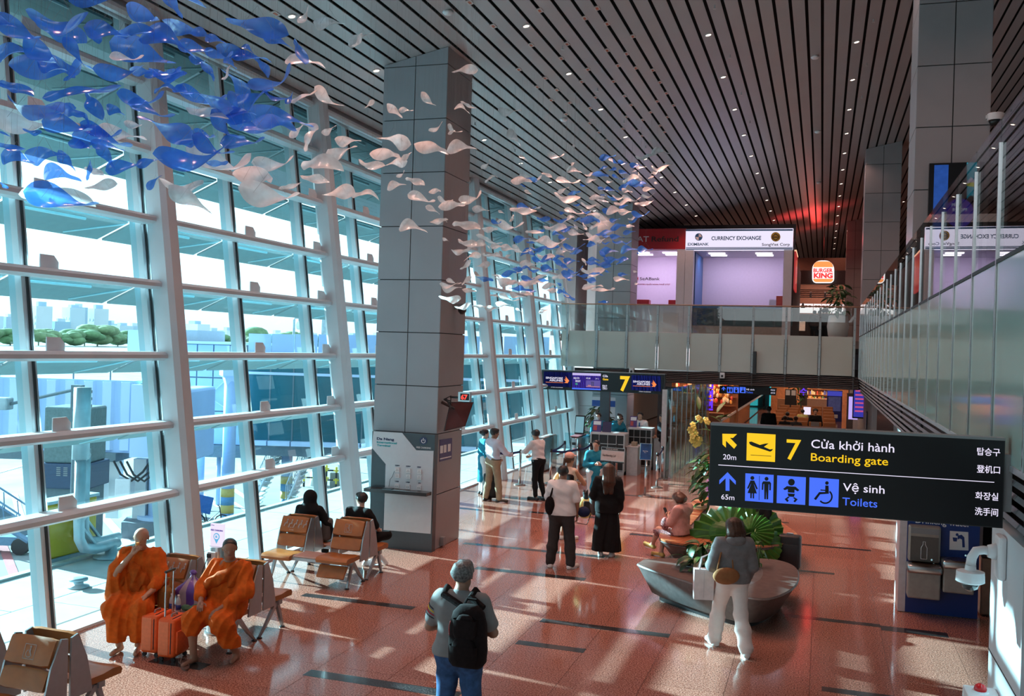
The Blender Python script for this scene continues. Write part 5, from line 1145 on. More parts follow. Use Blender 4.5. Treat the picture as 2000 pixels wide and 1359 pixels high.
def planter(lab, px, z, hole, hk, wood):
    pts = [at(x, y, Z=z) for x, y in px]; c = sum(pts, Vector()) / len(pts); o = [p - Vector((c.x, c.y, 0)) for p in spline(pts)]; c0 = Vector((0, 0, z))
    t = thing('planter', lab, 'planter', (c.x, c.y, 0))
    def ring(k, zz): return [tuple(Vector((p.x * k, p.y * k, zz))) for p in o]
    ins = ring(hk, z) if hole is None else [tuple(Vector((q.x - c.x, q.y - c.y, z))) for q in spline([at(x, y, Z=z) for x, y in hole], len(o) // len(hole) + 1)[:len(o)]]
    MB().loft([ring(.74, .07), ring(.80, .1), ring(.97, z - .06), ring(1.0, z - .02), ring(.985, z)]).build('bowl', M_conc, t, auto=40)
    MB().loft([ring(.70, .0), ring(.70, .08)]).build('plinth', M_black_pl, t)
    n = len(o)
    if hole is None:
        rim = ring(.985, z + .002)
        MB().add(rim + ins, [(i, (i + 1) % n, n + (i + 1) % n, n + i) for i in range(n)]).build('top', M_conct, t)
        MB().add([(x, y, z - .04) for x, y, _ in ins], [tuple(range(n))]).build('soil', M_soil, t)
        if wood:
            m_ = 44
            for k in range(m_):
                i0, i1 = k * n / m_, (k + 1) * n / m_ - .12
                def on(r, i, zz): a = int(i) % n; b = (a + 1) % n; fr = i - int(i); p = o[a] * (1 - fr) + o[b] * fr; return (p.x * r, p.y * r, zz)
                q = [on(1.0, i0, 0), on(1.0, i1, 0), on(hk, i1, 0), on(hk, i0, 0)]
                MB().add([(x, y, z + .003) for x, y, _ in q] + [(x, y, z + .035) for x, y, _ in q], [(0, 3, 2, 1), (4, 5, 6, 7), (0, 1, 5, 4), (1, 2, 6, 5), (2, 3, 7, 6), (3, 0, 4, 7)]).build('slat', M_wood, t)
    return t, c
tA, cA = planter('low dark concrete planter with a triangular top, nearest the camera', [(1247, 1103), (1250, 1096), (1266, 1091), (1330, 1090), (1430, 1090), (1512, 1092), (1556, 1108), (1557, 1140), (1520, 1164), (1472, 1168), (1385, 1148), (1300, 1122)], .5, None, .56, False)
tB, cB = planter('concrete planter with a slatted wooden seat ring, behind the nearer planter', [(1287, 1050), (1302, 1060), (1345, 1067), (1410, 1069), (1480, 1071), (1535, 1064), (1557, 1052), (1548, 1038), (1500, 1008), (1440, 984), (1385, 974), (1358, 978), (1325, 1010), (1300, 1034)], .45, None, .60, True)
rr = random.Random(12)
sm = MB().sphere((0, 0, 0), (.035, .025, .018), 7, 5).mesh('bark_chip', True); sm.materials.append(M_soil)
mb = MB()
for k in range(260):
    a, q = rr.uniform(0, 2 * PI), rr.uniform(0, 1) ** .5
    p = Vector((math.cos(a) * q * .55, math.sin(a) * q * .45, .47)); mb.sphere(tuple(p), (.03, .022, .016), 6, 4)
stuff(mb.build('bark_chips', M_soil, tA, smooth=True))
def leaf_mesh(nm, L, w, droop, m, n=6, fold=.25):
    P = []
    for i in range(n + 1):
        u = i / n; ww = w * math.sin(PI * min(1, u * .97 + .03)) ** .7; x = L * u; z = -droop * u * u * L
        P.append([(x, -ww / 2, z + fold * ww / 2), (x, 0, z), (x, ww / 2, z + fold * ww / 2)])
    me = MB().grid(P).mesh(nm, True); me.materials.append(m); return me
LM = [leaf_mesh('leaf', .22, .11, .5, M_leaf), leaf_mesh('leaf', .16, .08, .7, M_leaf), leaf_mesh('leaf', .26, .12, .4, M_leaf2)]
def bush(name, lab, cat, base, r, h, n, seed, meshes, stems=5, mstem=M_stem, size=1.0, pot=None):
    t = thing(name, lab, cat, base); rr = random.Random(seed)
    for k in range(stems):
        a = rr.uniform(0, 2 * PI); MB().tube([(0.02 * k, 0, 0), (r * .25 * math.cos(a), r * .25 * math.sin(a), h * .5), (r * .5 * math.cos(a), r * .5 * math.sin(a), h * .9)], [.012, .009, .005], 5).build('stem', mstem, t)
    for k in range(n):
        a = rr.uniform(0, 2 * PI); q = rr.uniform(.1, 1) ** .6; hh = rr.uniform(.12, 1.0); q *= math.sin(PI * min(.95, max(.12, hh * .85 + .1))) ** .6
        o = put('leaf', meshes[k % len(meshes)], None, t, (q * r * math.cos(a), q * r * math.sin(a), h * hh)); o.rotation_euler = (rr.uniform(-.5, .5), rr.uniform(-.5, .6), a + rr.uniform(-.6, .6)); s_ = rr.uniform(.7, 1.25) * size; o.scale = (s_, s_, s_)
    return t
bA = at(1375, 1118, Z=.46)
bush('green_plant', 'leafy green plant growing in the nearer planter', 'plant', tuple(bA), .30, .45, 90, 3, LM)
bush('green_plant', 'thin young plant at the right end of the nearer planter', 'plant', tuple(at(1478, 1112, Z=.46)), .12, .42, 12, 8, LM[:2], stems=3, size=.7)
pB = at(1392, 1000, Z=.41)
bush('green_plant', 'tall bushy green plant in the wooden ringed planter', 'plant', (pB.x, pB.y, .41), .42, 1.25, 170, 5, LM, stems=7)
t = thing('orchid', 'orchid with hanging yellow blossom sprays above the bushy plant', 'orchid', (pB.x - .05, pB.y + .1, .41)); rr = random.Random(2)
fl = []
def opx(x, y): p = at(x, y, Y=pB.y + .1); return (p.x - t.location.x, p.y - t.location.y, p.z - t.location.z)
base_ = (.15, 0, 0)
for (pts, m_) in (([(1392, 960), (1386, 890), (1383, 840), (1372, 818), (1357, 828)], 0), ([(1394, 960), (1392, 905), (1384, 870), (1368, 862)], 0), ([(1396, 950), (1398, 860), (1392, 826)], 0)):
    MB().tube([base_] + [opx(*p) for p in pts], .008, 5).build('flower_stem', M_stem, t)
fm = MB()
for k in range(5):
    a = 2 * PI * k / 5; fm.sphere((.032 * math.cos(a), .032 * math.sin(a), 0), (.026, .026, .008), 7, 5)
fm.sphere((0, 0, .006), .013, 6, 5); fmm = fm.mesh('blossom', True); fmm.materials.append(M_flower)
for (x, y) in [(1351, 829), (1353, 836), (1350, 842), (1356, 846), (1355, 852), (1361, 856), (1353, 860), (1360, 863), (1366, 858), (1365, 866), (1358, 869), (1352, 833), (1363, 816), (1379, 820), (1366, 820), (1382, 824), (1348, 838), (1358, 858), (1354, 848)]:
    q = opx(x + rr.uniform(-2, 2), y); o = put('blossom', fmm, None, t, (q[0], q[1] - .05 + .1 * rr.random(), q[2])); o.rotation_euler = (PI / 2 + rr.uniform(-.7, .7), rr.uniform(-.5, .5), rr.uniform(-.6, .6)); o.scale = (1.25,) * 3
OL = leaf_mesh('leaf', .34, .10, .35, M_leaf)
for (x, y, a, b_) in [(1366, 800, 2.0, -1.2), (1385, 812, .2, .2), (1398, 815, .3, -.3), (1390, 842, 2.9, -.3), (1376, 850, 3.0, .1), (1392, 870, 2.6, .3), (1388, 905, 2.8, .6), (1380, 880, 3.3, .8), (1396, 835, .2, .4), (1402, 822, .5, -.8), (1378, 930, 2.7, .7), (1386, 945, 3.4, .5), (1400, 806, .9, -1.0)]:
    o = put('leaf', OL, None, t, opx(x, y)); o.rotation_euler = (rr.uniform(-.5, .5), b_, a)
def fan(nm, R, pleats, droop, cut):
    P = []; n = pleats * 2
    mb = MB(); vs = [(0, 0, 0)]; fs = []
    for j in range(1, 6):
        q = j / 5
        for i in range(n + 1):
            a = -cut + 2 * cut * i / n; r = R * q * (1 + (.03 if i % 2 else -.02) * (j == 5)); r *= .82 + .18 * math.cos(a * .5)
            vs.append((r * math.cos(a), r * math.sin(a), (.018 if i % 2 else -.018) * q * 2 * R / .6 - droop * q * q * R + .15 * R * (1 - math.cos(a))))
    for i in range(n): fs.append((0, 1 + i, 2 + i))
    for j in range(4):
        for i in range(n): a = 1 + j * (n + 1) + i; fs.append((a, a + n + 1, a + n + 2, a + 1))
    mb.add(vs, fs); me = mb.mesh(nm); me.materials.append(M_palm); return me
FM = [fan('leaf', .62, 16, .25, 2.2), fan('leaf', .5, 15, .4, 1.9)]
FM[0].materials[0] = M_palm
t = thing('fan_palm', 'fan palm with large round pleated leaves between the two planters', 'palm', tuple(at(1418, 1062, Z=.41)))
pl = t.location.copy()
def fp(x, y, D_=0): p = at(x, y, Y=pl.y + D_); return Vector((p.x - pl.x, p.y - pl.y, p.z - pl.z))
M_palm2 = mat('palm_bronze', (.13, .13, .02), .35, var=.4, scale=5)
for (x, y, dy, fdir, nrm, k, sc_) in [(1425, 1046, -.10, (-1, -.2, -.15), (.05, -.72, .7), 0, 1.12), (1470, 1040, .25, (.35, .3, .95), (-.1, -1, .3), 0, .85), (1472, 1052, -.15, (1, -.2, -.35), (.1, -.75, .65), 1, .95), (1440, 1048, -.3, (-.5, -.6, .1), (.3, -.6, .8), 1, .9), (1468, 1040, -.1, (.7, -.1, .5), (-.3, -.9, .5), 1, .7)]:
    p = fp(x, y, dy); X_ = Vector(fdir).normalized(); Z_ = Vector(nrm); Z_ = (Z_ - X_ * Z_.dot(X_)).normalized(); Y_ = Z_.cross(X_)
    o = put('leaf', FM[k], None, t); M4 = Matrix((X_, Y_, Z_)).transposed().to_4x4(); o.matrix_local = Matrix.Translation(p) @ M4 @ Matrix.Scale(sc_, 4)
    MB().tube([(0, 0, -.02), tuple(p * .5 + Vector((0, 0, .02))), tuple(p)], .012, 6).build('leaf_stalk', M_stem, t)
suitcase('suitcase', 'black upright suitcase at the right end of the wooden ringed planter', -.44, 17.1, -.1, .36, .25, .62, mat('case_black', (.012, .012, .014), .5, var=.1), M_black_pl)
# ================================================================ QUEUE POSTS, GATES, COUNTERS
M_chrome = mat('polished_steel', (.62, .63, .64), .16, metal=1.0, var=.02); M_belt = mat('belt_navy', (.012, .02, .11), .6); M_base = mat('post_base', (.35, .3, .28), .2, metal=.8)
def stanchion(x, y, lab, h=.95):
    t = thing('queue_post', lab, 'queue post', (x, y, 0), group='steel queue posts')
    MB().lathe((0, 0, 0), [(.16, 0), (.165, .012), (.14, .025), (.05, .05)], 22).build('base', M_base, t, smooth=True)
    MB().lathe((0, 0, .04), [(.034, 0), (.034, h - .04)], 14).build('pole', M_chrome, t, smooth=True)
    MB().lathe((0, 0, h), [(.036, -.09), (.036, 0), (.02, .012)], 14).build('cap', M_black_pl, t, smooth=True)
    return Vector((x, y, h - .05))
s1 = stanchion(-7.67, 24.52, 'steel queue post between the beige trousered man and the white shirted attendant')
s2 = stanchion(-6.44, 26.02, 'steel queue post right of the pink capped woman')
s3 = stanchion(-7.25, 27.6, 'steel queue post beside the first silver boarding gate')
s4 = stanchion(-6.43, 27.45, 'steel queue post left of the turquoise dressed sign holder')
s5 = stanchion(-5.645, 27.5, 'steel queue post in front of the black shelf counter')
s6 = stanchion(-4.19, 25.92, 'steel queue post right of the blue notice stand')
s7 = stanchion(-4.33, 27.7, 'steel queue post against the glass partition')
s8 = stanchion(-7.0, 25.2, 'steel queue post hidden behind the white shirted attendant')
s9 = stanchion(-8.3, 24.0, 'steel queue post behind the beige trousered man')
def belt(p, q, lab):
    c = (p + q) / 2; t = thing('queue_belt', lab, 'belt', tuple(c)); d = q - p; n = 8
    mb = MB(); P = []
    for i in range(n + 1):
        u = i / n; w_ = p + d * u - c; w_.z -= .05 * math.sin(PI * u); P.append(w_)
    nn = Vector((-d.y, d.x, 0)).normalized() * .004
    mb.loft([[tuple(w_ + nn + Vector((0, 0, .03))), tuple(w_ - nn + Vector((0, 0, .03))), tuple(w_ - nn - Vector((0, 0, .03))), tuple(w_ + nn - Vector((0, 0, .03)))] for w_ in P]); mb.build('webbing', M_belt, t)
belt(s9, s1, 'navy queue belt behind the beige trousered man'); belt(s8, s2, 'navy queue belt from the attendant to the post right of the pink cap'); belt(s2, s4, 'navy queue belt behind the pink capped woman'); belt(s8, s3, 'navy queue belt beside the first silver boarding gate'); belt(s6, s7, 'navy queue belt right of the blue notice stand')
t = thing('notice_stand', 'blue notice on a steel stand left of the glass partition', 'stand', (-4.22, 24.25, 0))
MB().lathe((0, 0, 0), [(.17, 0), (.175, .012), (.15, .025), (.05, .05)], 22).build('base', M_base, t, smooth=True)
MB().cyl((0, 0, .03), (0.03, -.02, .95), .03, seg=12).build('pole', M_chrome, t, smooth=True)
rot = Matrix.Rotation(-.12, 3, 'X'); MB().rbox((-.15, -.045, .93), (.15, -.02, 1.36), .008, rot=rot).build('frame', M_chrome, t); MB().box((-.135, -.05, .945), (.135, -.044, 1.345), rot=rot, pivot=(0, -.0325, 1.145)).build('sheet', mat('notice_blue', (.015, .06, .20), .35, var=.5, scale=5), t)
lettering('lettering', 'Boarding', (-.07, -.055, 1.15), .035, M_lwhite, t); lettering('lettering', 'Pass', (-.04, -.052, 1.11), .035, M_lwhite, t)
M_gate = mat('gate_steel', (.45, .47, .48), .25, metal=.85, var=.05); M_flap = thin_glass('gate_flap', (.75, .9, .92))
def egate(x, y, lab, red):
    t = thing('boarding_gate', lab, 'boarding gate', (x, y, 0))
    MB().rbox((-.12, 0, 0), (.12, 1.5, 1.02), .05, 3).build('cabinet', M_gate, t, auto=40); MB().rbox((-.13, -.01, 1.02), (.13, 1.2, 1.05), .01).build('top', mat('gate_top', (.4, .15, .17), .3) if red else M_white_pl, t)
    MB().box((-.06, -.006, .78), (.06, 0, .86)).build('reader', M_black_pl, t)
    if red: MB().lathe((0, -.0, .66), [(.03, -.0), (.03, .005)], 12).build('lamp', glow('gate_red', (1, .02, .02), 1.6), t).rotation_euler = (0, 0, 0)
    MB().box((.125, .5, .35), (.42, .515, 1.1)).build('flap', M_flap, t); MB().box((-.42, .5, .35), (-.125, .515, 1.1)).build('flap', M_flap, t)
    return t
egate(-7.95, 27.4, 'silver boarding gate with glass flaps beside the white shirted attendant', False)
egate(-7.15, 28.3, 'silver boarding gate with a dark reader left of the sloping screen', True)
egate(-6.75, 29.2, 'silver boarding gate with a white top left of the black shelf counter', True)
MB().sphere((0, 0, 0), .035, 10, 8)
o = MB().sphere((-6.75, 29.17, .70), .035, 10, 8).build('red_lamp', glow('gate_red', (1, .02, .02), 1.6)); tag(o, 'round red signal lamp on the white topped boarding gate', 'lamp')
t = thing('gate_screen', 'tall tilted touch screen on a stand between the boarding gates', 'screen', (-7.15, 29.0, 0)); MB().cyl((0, .1, 0), (0, .1, 1.15), .04, seg=10).build('stand', M_gate, t); MB().rbox((-.16, -.03, 1.05), (.16, .03, 1.65), .02, rot=Matrix.Rotation(-.2, 3, 'X')).build('case', M_black_pl, t); MB().box((-.13, -.04, 1.1), (.13, -.032, 1.6), rot=Matrix.Rotation(-.2, 3, 'X'), pivot=(0, 0, 1.35)).build('display', glow('touch_blue', (.25, .5, .6), .7), t)
t = thing('office_chair', 'black high backed office chair behind the boarding gates', 'chair', (-6.75, 31.0, 0), 2.6); MB().rbox((-.24, -.05, .62), (.24, .04, 1.32), .06, 3, rot=Matrix.Rotation(.12, 3, 'X')).build('backrest', M_black_pl, t); MB().rbox((-.25, -.45, .45), (.25, .02, .53), .03).build('seat', M_black_pl, t); MB().cyl((0, -.2, .08), (0, -.2, .46), .03, seg=8).build('pedestal', M_steel, t)
for k in range(5): a = 2 * PI * k / 5; MB().tube([(0, -.2, .1), (.26 * math.cos(a), -.2 + .26 * math.sin(a), .04)], .018, 6).build('base_arm', M_black_pl, t)
M_ctop = mat('counter_white', (.62, .62, .63), .3); M_cfr = mat('counter_frame', (.5, .5, .5), .35, metal=.3)
def counter(lab, x0, x1, y, h, rows=4):
    t = thing('gate_counter', lab, 'counter', ((x0 + x1) / 2, y, 0)); w = (x1 - x0) / 2
    MB().rbox((-w, 0, h - .06), (w, .6, h), .01).build('top', M_ctop, t)
    for s_ in (-1, 1): MB().box((s_ * w - (.04 if s_ > 0 else 0), 0, 0), (s_ * w + (0 if s_ > 0 else .04), .55, h - .06)).build('side_post', M_cfr, t)
    MB().box((-w + .04, .06, .1), (w - .04, .5, h - .06)).build('dark_front', mat('counter_dark', (.016, .012, .012), .35), t)
    for k in range(rows): MB().box((-w + .04, .03, .12 + k * (h - .2) / rows), (w - .04, .06, .14 + k * (h - .2) / rows)).build('shelf_line', M_cfr, t)
    for k in range(1, 4): MB().box((-w + 2 * w * k / 4 - .008, .035, .1), (-w + 2 * w * k / 4 + .008, .055, h - .06)).build('divider', M_cfr, t)
    MB().box((-w, .02, 0), (w, .5, .1)).build('plinth', M_cfr, t)
    return t
counter('white topped gate counter with a black shelf front where the masked woman stands', -6.55, -5.5, 27.9, 1.24)
t = thing('gate_counter', 'low grey side counter right of the black shelf counter', 'counter', (-5.27, 28.1, 0)); MB().box((-.2, 0, 0), (.13, .6, .83)).build('body', M_cfr, t); MB().rbox((-.22, -.02, .83), (.15, .62, .87), .01).build('top', M_ctop, t)
o = MB().rbox((-5.36, 28.2, .872), (-5.2, 28.4, .99), .01).build('box', mat('small_box', (.35, .28, .2), .6)); tag(o, 'small brown box on the low grey side counter', 'box')
counter('second gate counter with a white top in front of the young man with a tie', -5.75, -4.98, 29.6, 1.3, 5)
t = thing('gate_counter', 'grey side counter below the young man with a tie', 'counter', (-4.75, 29.8, 0)); MB().box((-.2, 0, 0), (.2, .6, .98)).build('body', M_cfr, t); MB().rbox((-.22, -.02, .98), (.22, .62, 1.02), .01).build('top', M_ctop, t)
def card(lab, x, y, z, w, h, m, tilt=.2):
    t = thing('display_card', lab, 'card', (x, y, z)); MB().box((-w / 2, 0, 0), (w / 2, .012, h), rot=Matrix.Rotation(-tilt, 3, 'X'), pivot=(0, 0, 0)).build('sheet', m, t); MB().box((-w / 2, 0, 0), (w / 2, .12, .012)).build('foot', M_white_pl, t)
    if 'violet and white' in lab:
        MB().box((-w / 2 + .02, -.004, h * .62), (w / 2 - .02, 0, h * .92), rot=Matrix.Rotation(-tilt, 3, 'X'), pivot=(0, 0, 0)).build('white_field', M_lwhite, t); MB().box((-w / 2 + .02, -.004, h * .15), (0.0, 0, h * .55), rot=Matrix.Rotation(-tilt, 3, 'X'), pivot=(0, 0, 0)).build('picture', mat('card_red', (.5, .08, .08), .4), t)
card('violet and white display card on the left of the black shelf counter', -6.38, 28.0, 1.24, .26, .36, mat('card_violet', (.10, .05, .22), .4)); card('dark violet display card right of the lighter one on the black shelf counter', -6.08, 28.0, 1.24, .27, .33, mat('card_dark', (.05, .03, .09), .4)); card('violet and white display card on the second gate counter', -5.6, 29.7, 1.3, .22, .36, mat('card_violet', (.10, .05, .22), .4))
o = thing('tall_plant', 'x', 'plant', (0, 0, 0)); bpy.data.objects.remove(o)
bush('green_plant', 'dark glossy potted shrub behind the masked woman', 'plant', (-7.15, 31.6, .35), .55, 1.45, 170, 15, [LM[2], LM[2], leaf_mesh('leaf', .2, .09, .5, mat('leaf_grey', (.10, .13, .11), .3, var=.4))], stems=5)
t = thing('plant_pot', 'dark pot of the glossy shrub behind the masked woman', 'pot', (-7.15, 31.6, 0)); MB().lathe((0, 0, 0), [(.2, 0), (.27, .36), (.3, .38), (.26, .36)], 20).build('pot', M_black_pl, t, smooth=True)
p = at(1199, 877, Y=24.2)
t = thing('pull_up_banner', 'white pull-up banner with a blue band behind the glossy shrub', 'banner', (-7.3, 33.0, 0)); MB().box((-.42, 0, .05), (.42, .02, 2.05)).build('sheet', mat('banner_white', (.55, .6, .66), .5), t); MB().box((-.42, -.004, 1.72), (.42, 0, 1.93)).build('blue_band', mat('banner_blue', (.02, .08, .35), .5), t); MB().box((-.44, -.06, 0), (.44, .08, .06)).build('foot', M_grey_pl, t)
t = thing('guide_sign', 'tall dark guide sign with an aeroplane and a left arrow beyond the counters', 'sign', (-4.9, 33.4, 0))
MB().box((-.55, 0, .2), (.5, .06, 2.5)).build('board', mat('board_maroon', (.05, .03, .03), .4), t); MB().box((-.12, -.006, 1.0), (.42, 0, 2.0)).build('pink_panel', mat('board_pink', (.38, .26, .24), .5), t); MB().box((-.12, -.006, 2.3), (.42, 0, 2.42)).build('strip', mat('board_pink', (.38, .26, .24), .5), t)
mb = MB(); flat_poly(mb, [(.0, 2.15), (.1, 2.24), (.1, 2.18), (.28, 2.18), (.28, 2.12), (.1, 2.12), (.1, 2.06)][::-1], -.006); mb.build('arrow', mat('board_pink', (.38, .26, .24), .5), t)
mb = MB(); flat_poly(mb, [(-.05, 1.56), (.08, 1.6), (.2, 1.85), (.25, 1.85), (.2, 1.62), (.33, 1.64), (.38, 1.70), (.4, 1.70), (.37, 1.58), (.4, 1.46), (.38, 1.46), (.33, 1.52), (.2, 1.52), (.25, 1.3), (.2, 1.3), (.08, 1.53)][::-1], -.008); mb.build('plane_symbol', M_sign, t)
for s_, z in (('GATE TO', 1.2), ('DOMESTIC', 1.08)): lettering('lettering', s_, (-.05, -.009, z), .09, M_sign, t, bold=.002)
for x in (-.5, .45): MB().box((x - .03, .0, 0), (x + .03, .06, .2)).build('leg', M_black_pl, t)
t = structure('wall_partition')
for k in range(9):
    y0 = 28.0 + 1.1 * k
    MB().box((-4.17, y0 + .02, .05), (-4.155, y0 + 1.08, 2.64)).build('glass_panel', M_part_glass, t); MB().box((-4.30, y0 - .008, .0), (-4.05, y0 + .008, 2.64)).build('glass_fin', M_part_glass, t)
    MB().box((-4.18, y0 - .015, 0), (-4.14, y0 + .015, 2.64)).build('fin_clip', M_gate, t)
MB().box((-4.2, 27.95, 0), (-4.12, 38, .06)).build('floor_rail', M_gate, t)
MB().box((-4.45, 28.05, 0), (-4.30, 28.15, 2.6)).build('end_post', M_cfr, t)
# ================================================================ SHOPS ON THE UPPER FLOOR
Z2 = 4.25; YB = 38.0
M_red = mat('booth_red', (.38, .012, .02), .35, var=.03); M_bw = mat('booth_white', (.60, .58, .62), .45, var=.02); M_blue_l = mat('booth_blue', (.03, .12, .30), .4, var=.03); M_bback = mat('booth_back', (.62, .54, .66), .6, var=.02); M_txt = mat('booth_text_blue', (.015, .09, .24), .4, var=0); M_txtd = mat('booth_text_dark', (.03, .015, .015), .4, var=0); M_gold = mat('emblem_gold', (.45, .27, .03), .3, metal=.3, var=0)
M_tube = glow('booth_tube', (.95, .86, 1.0), 3.0)
CB = lambda x, y: (1200 + x / 4, 420 + y / 4)
def bxz(x, y): p = at(*CB(x, y), Y=YB); return p.x, p.z
def booth(lab, x0, x1, zs0, zs1, sign_m, back_m, ctr_z, floor_m):
    t = thing('booth', lab, 'booth', ((x0 + x1) / 2, YB, Z2)); h = lambda z: z - Z2; w = (x1 - x0) / 2
    MB().box((-w, 0, h(zs0)), (w, .25, h(zs1))).build('sign_board', sign_m, t)
    for s_ in (-1, 1): MB().box((s_ * w - (.32 if s_ > 0 else 0), .02, 0), (s_ * w + (0 if s_ > 0 else .32), .4, h(zs0))).build('pier', M_bw, t)
    MB().box((-w, 3.0, 0), (w, 3.1, h(zs0))).build('back_wall', back_m, t)
    for s_ in (-1, 1): MB().box((s_ * w - (.05 if s_ > 0 else 0), .4, 0), (s_ * w + (0 if s_ > 0 else .05), 3.0, h(zs0))).build('side_wall', back_m, t)
    MB().box((-w, .25, h(zs0) - .02), (w, 3.1, h(zs0) + .05)).build('booth_ceiling', M_bw, t)
    MB().box((-w, .25, h(zs1) - .05), (w, 3.1, h(zs1))).build('roof', M_wall_dark, t)
    for k in (-.45, .45):
        for j in (.9, 1.7):
            MB().box((w * k - .32, j, h(zs0) - .06), (w * k + .32, j + .22, h(zs0) - .02)).build('ceiling_lamp', M_tube, t)
    light('booth_light', 'AREA', (0, 1.4, h(zs0) - .12), 62.0, (.88, .74, 1.0), parent=t, direction=(0, 0.25, -1), shape='RECTANGLE', size=w * 1.5, size_y=.8)
    return t
def btext(t, s, xl, xr, yb, h, m, bold=0., lift=.004): f = Face(t, YB, 1200, 420, 4); f.o = Vector((t.location.x, YB, t.location.z)); return f.text('lettering', s, xl, xr, yb, h, m, bold=bold, lift=lift)
def bpoly(t, nm, lst, m, lift=.003): f = Face(t, YB, 1200, 420, 4); return f.polys(nm, lst, m, lift)
xa, xb = bxz(40, 200)[0], bxz(555, 200)[0]; zt, zb = bxz(400, 106)[1], bxz(400, 266)[1]
t = booth('red fronted tax refund booth on the bridge level', xa, xb, zb, zt, M_red, M_bback, 5.66, None)
btext(t, 'VAT', 132, 268, 208, 44, M_bw, .01); btext(t, 'Refund', 290, 500, (206, 207), 42, M_txtd, .02)
L_ = t.location; f = Face(t, YB + 2.99, 1200, 420, 4)
f.text('lettering', 'SeABank', 198, 355, (508, 509), 24, M_txtd, bold=.005); f.text('lettering', 'COUNTER / QUẦY HOÀN THUẾ GTGT', 165, 436, (545, 546), 9, mat('booth_text_red', (.3, .02, .06), .4, var=0), bold=.02)
f.polys('emblem', [[(150, 478), (187, 478), (187, 512), (150, 512)]], M_red, .004); f.polys('emblem_lines', [bar(152, 510, 186, 480, 4), bar(152, 480, 186, 510, 4), bar(158, 495, 180, 495, 3)], M_bw, .008)
xw = (xb - xa) / 2
MB().box((-xw + .32, .3, 0), (xw - .32, .8, 5.55 - Z2)).build('counter', M_bw, t); MB().box((-xw + .32, .25, 5.55 - Z2), (xw - .32, .9, 5.6 - Z2)).build('counter_top', M_bw, t)
for (xx, w_) in ((bxz(205, 660)[0] - L_.x, .5), (bxz(455, 660)[0] - L_.x, .5)): MB().rbox((xx - w_ / 2, .5, 5.6 - Z2), (xx + w_ / 2, .95, 5.82 - Z2), .02).build('red_box', M_red, t)
xa2, xb2 = bxz(557, 200)[0], bxz(1395, 200)[0]
t = booth('white and blue currency exchange booth on the bridge level', xa2, xb2, bxz(900, 271)[1], bxz(900, 108)[1], mat('sign_white', (.60, .62, .62), .35, var=.02), M_bback, 5.66, None)
L_ = t.location; xw = (xb2 - xa2) / 2
bpoly(t, 'blue_rule', [[(558, 112), (1394, 110), (1394, 122), (558, 125)], [(558, 252), (1392, 250), (1392, 256), (558, 258)], [(558, 262), (1392, 259), (1392, 268), (558, 270)]], M_txt)
btext(t, 'EXIMBANK', 573, 737, (238, 238), 22, M_txt, .03); btext(t, 'CURRENCY EXCHANGE', 758, 1146, (195, 193), 30, M_txt, .035); btext(t, 'SongViet Corp', 1152, 1370, (240, 239), 22, M_txtd, .02)
bpoly(t, 'round_emblem', [circ(659, 171, 29, 22)], M_txt); bpoly(t, 'emblem_white', [[(659, 171), (659, 146), (674, 150), (684, 171)], [(659, 171), (659, 196), (644, 192), (634, 171)]], M_bw, .007)
bpoly(t, 'gold_emblem', [circ(1260, 170, 37, 24)], M_gold)
bpoly(t, 'gold_emblem_lines', [bar(1232, 168, 1260, 146, 6), bar(1260, 146, 1288, 168, 6), bar(1236, 172, 1284, 172, 7), bar(1232, 176, 1260, 196, 6), bar(1260, 196, 1288, 176, 6)], M_txtd, .007)
MB().box((-xw + .32, .3, 0), (xw - .32, .7, 5.5 - Z2)).build('counter', mat('counter_grey', (.10, .095, .10), .3), t); MB().box((-xw + .32, .2, 5.5 - Z2), (xw - .32, .9, 5.58 - Z2)).build('counter_top', M_blue_l, t)
MB().box((-xw + .3, .29, .0), (xw - .3, .3, .55)).build('counter_skirt', mat('skirt_beige', (.38, .30, .26), .5), t)
MB().box((-xw + .33, .45, 5.6 - Z2), (-xw + .36, 2.9, bxz(900, 280)[1] - Z2)).build('blue_poster', M_blue_l, t)
xx = bxz(1292, 640)[0] - L_.x; MB().box((xx - .17, .9, 5.6 - Z2), (xx + .17, 1.0, 6.05 - Z2)).build('red_board', mat('board_red', (.40, .05, .03), .4), t)
xx = bxz(1228, 650)[0] - L_.x; MB().box((xx - .14, .9, 5.62 - Z2), (xx + .14, .95, 5.9 - Z2)).build('white_notice', M_bw, t)
for k in range(5): MB().box((-xw + .5 + k * .75, .28, .6), (-xw + 1.15 + k * .75, .3, 1.2)).build('dark_panel', mat('panel_dark', (.03, .03, .032), .2), t)
t = thing('side_sign', 'red lit projecting sign on the right flank of the exchange booth', 'sign', (xb2 + .06, YB + 1.5, 7.2)); MB().box((0, -1.2, -.9), (.06, 1.2, .55)).build('board', glow('sign_red_dim', (.45, .03, .03), .8), t); MB().box((0, -1.25, .56), (.08, 1.25, .6)).build('edge', glow('edge_warm', (1., .5, .3), 1.2), t)
t = structure('wall_booth_flank'); MB().box((xb2 + .0, YB + .3, Z2), (xb2 + .05, 50, 7.9)).build('wall_panel', M_wall_dark, t); MB().box((-9, YB + 3.3, Z2), (xb2, YB + 3.5, 9.2)).build('wall_panel', M_wall_dark, t)
MB().box((-9.0, 37.0, Z2), (-7.6, 37.2, 9)).build('wall_panel', M_wall, t)
YK = 52.0
t = thing('restaurant_front', 'dark wood restaurant front with lit menu boards at the end of the upper floor', 'restaurant', (0, YK, Z2))
M_dw = mat('dark_wood', (.035, .014, .010), .45, var=.2); M_glo = glow('menu_white', (1.0, .85, .85), 1.1)
fk = Face(t, YK, 1200, 420, 4)
def kx(x): return at(*CB(x, 500), Y=YK).x
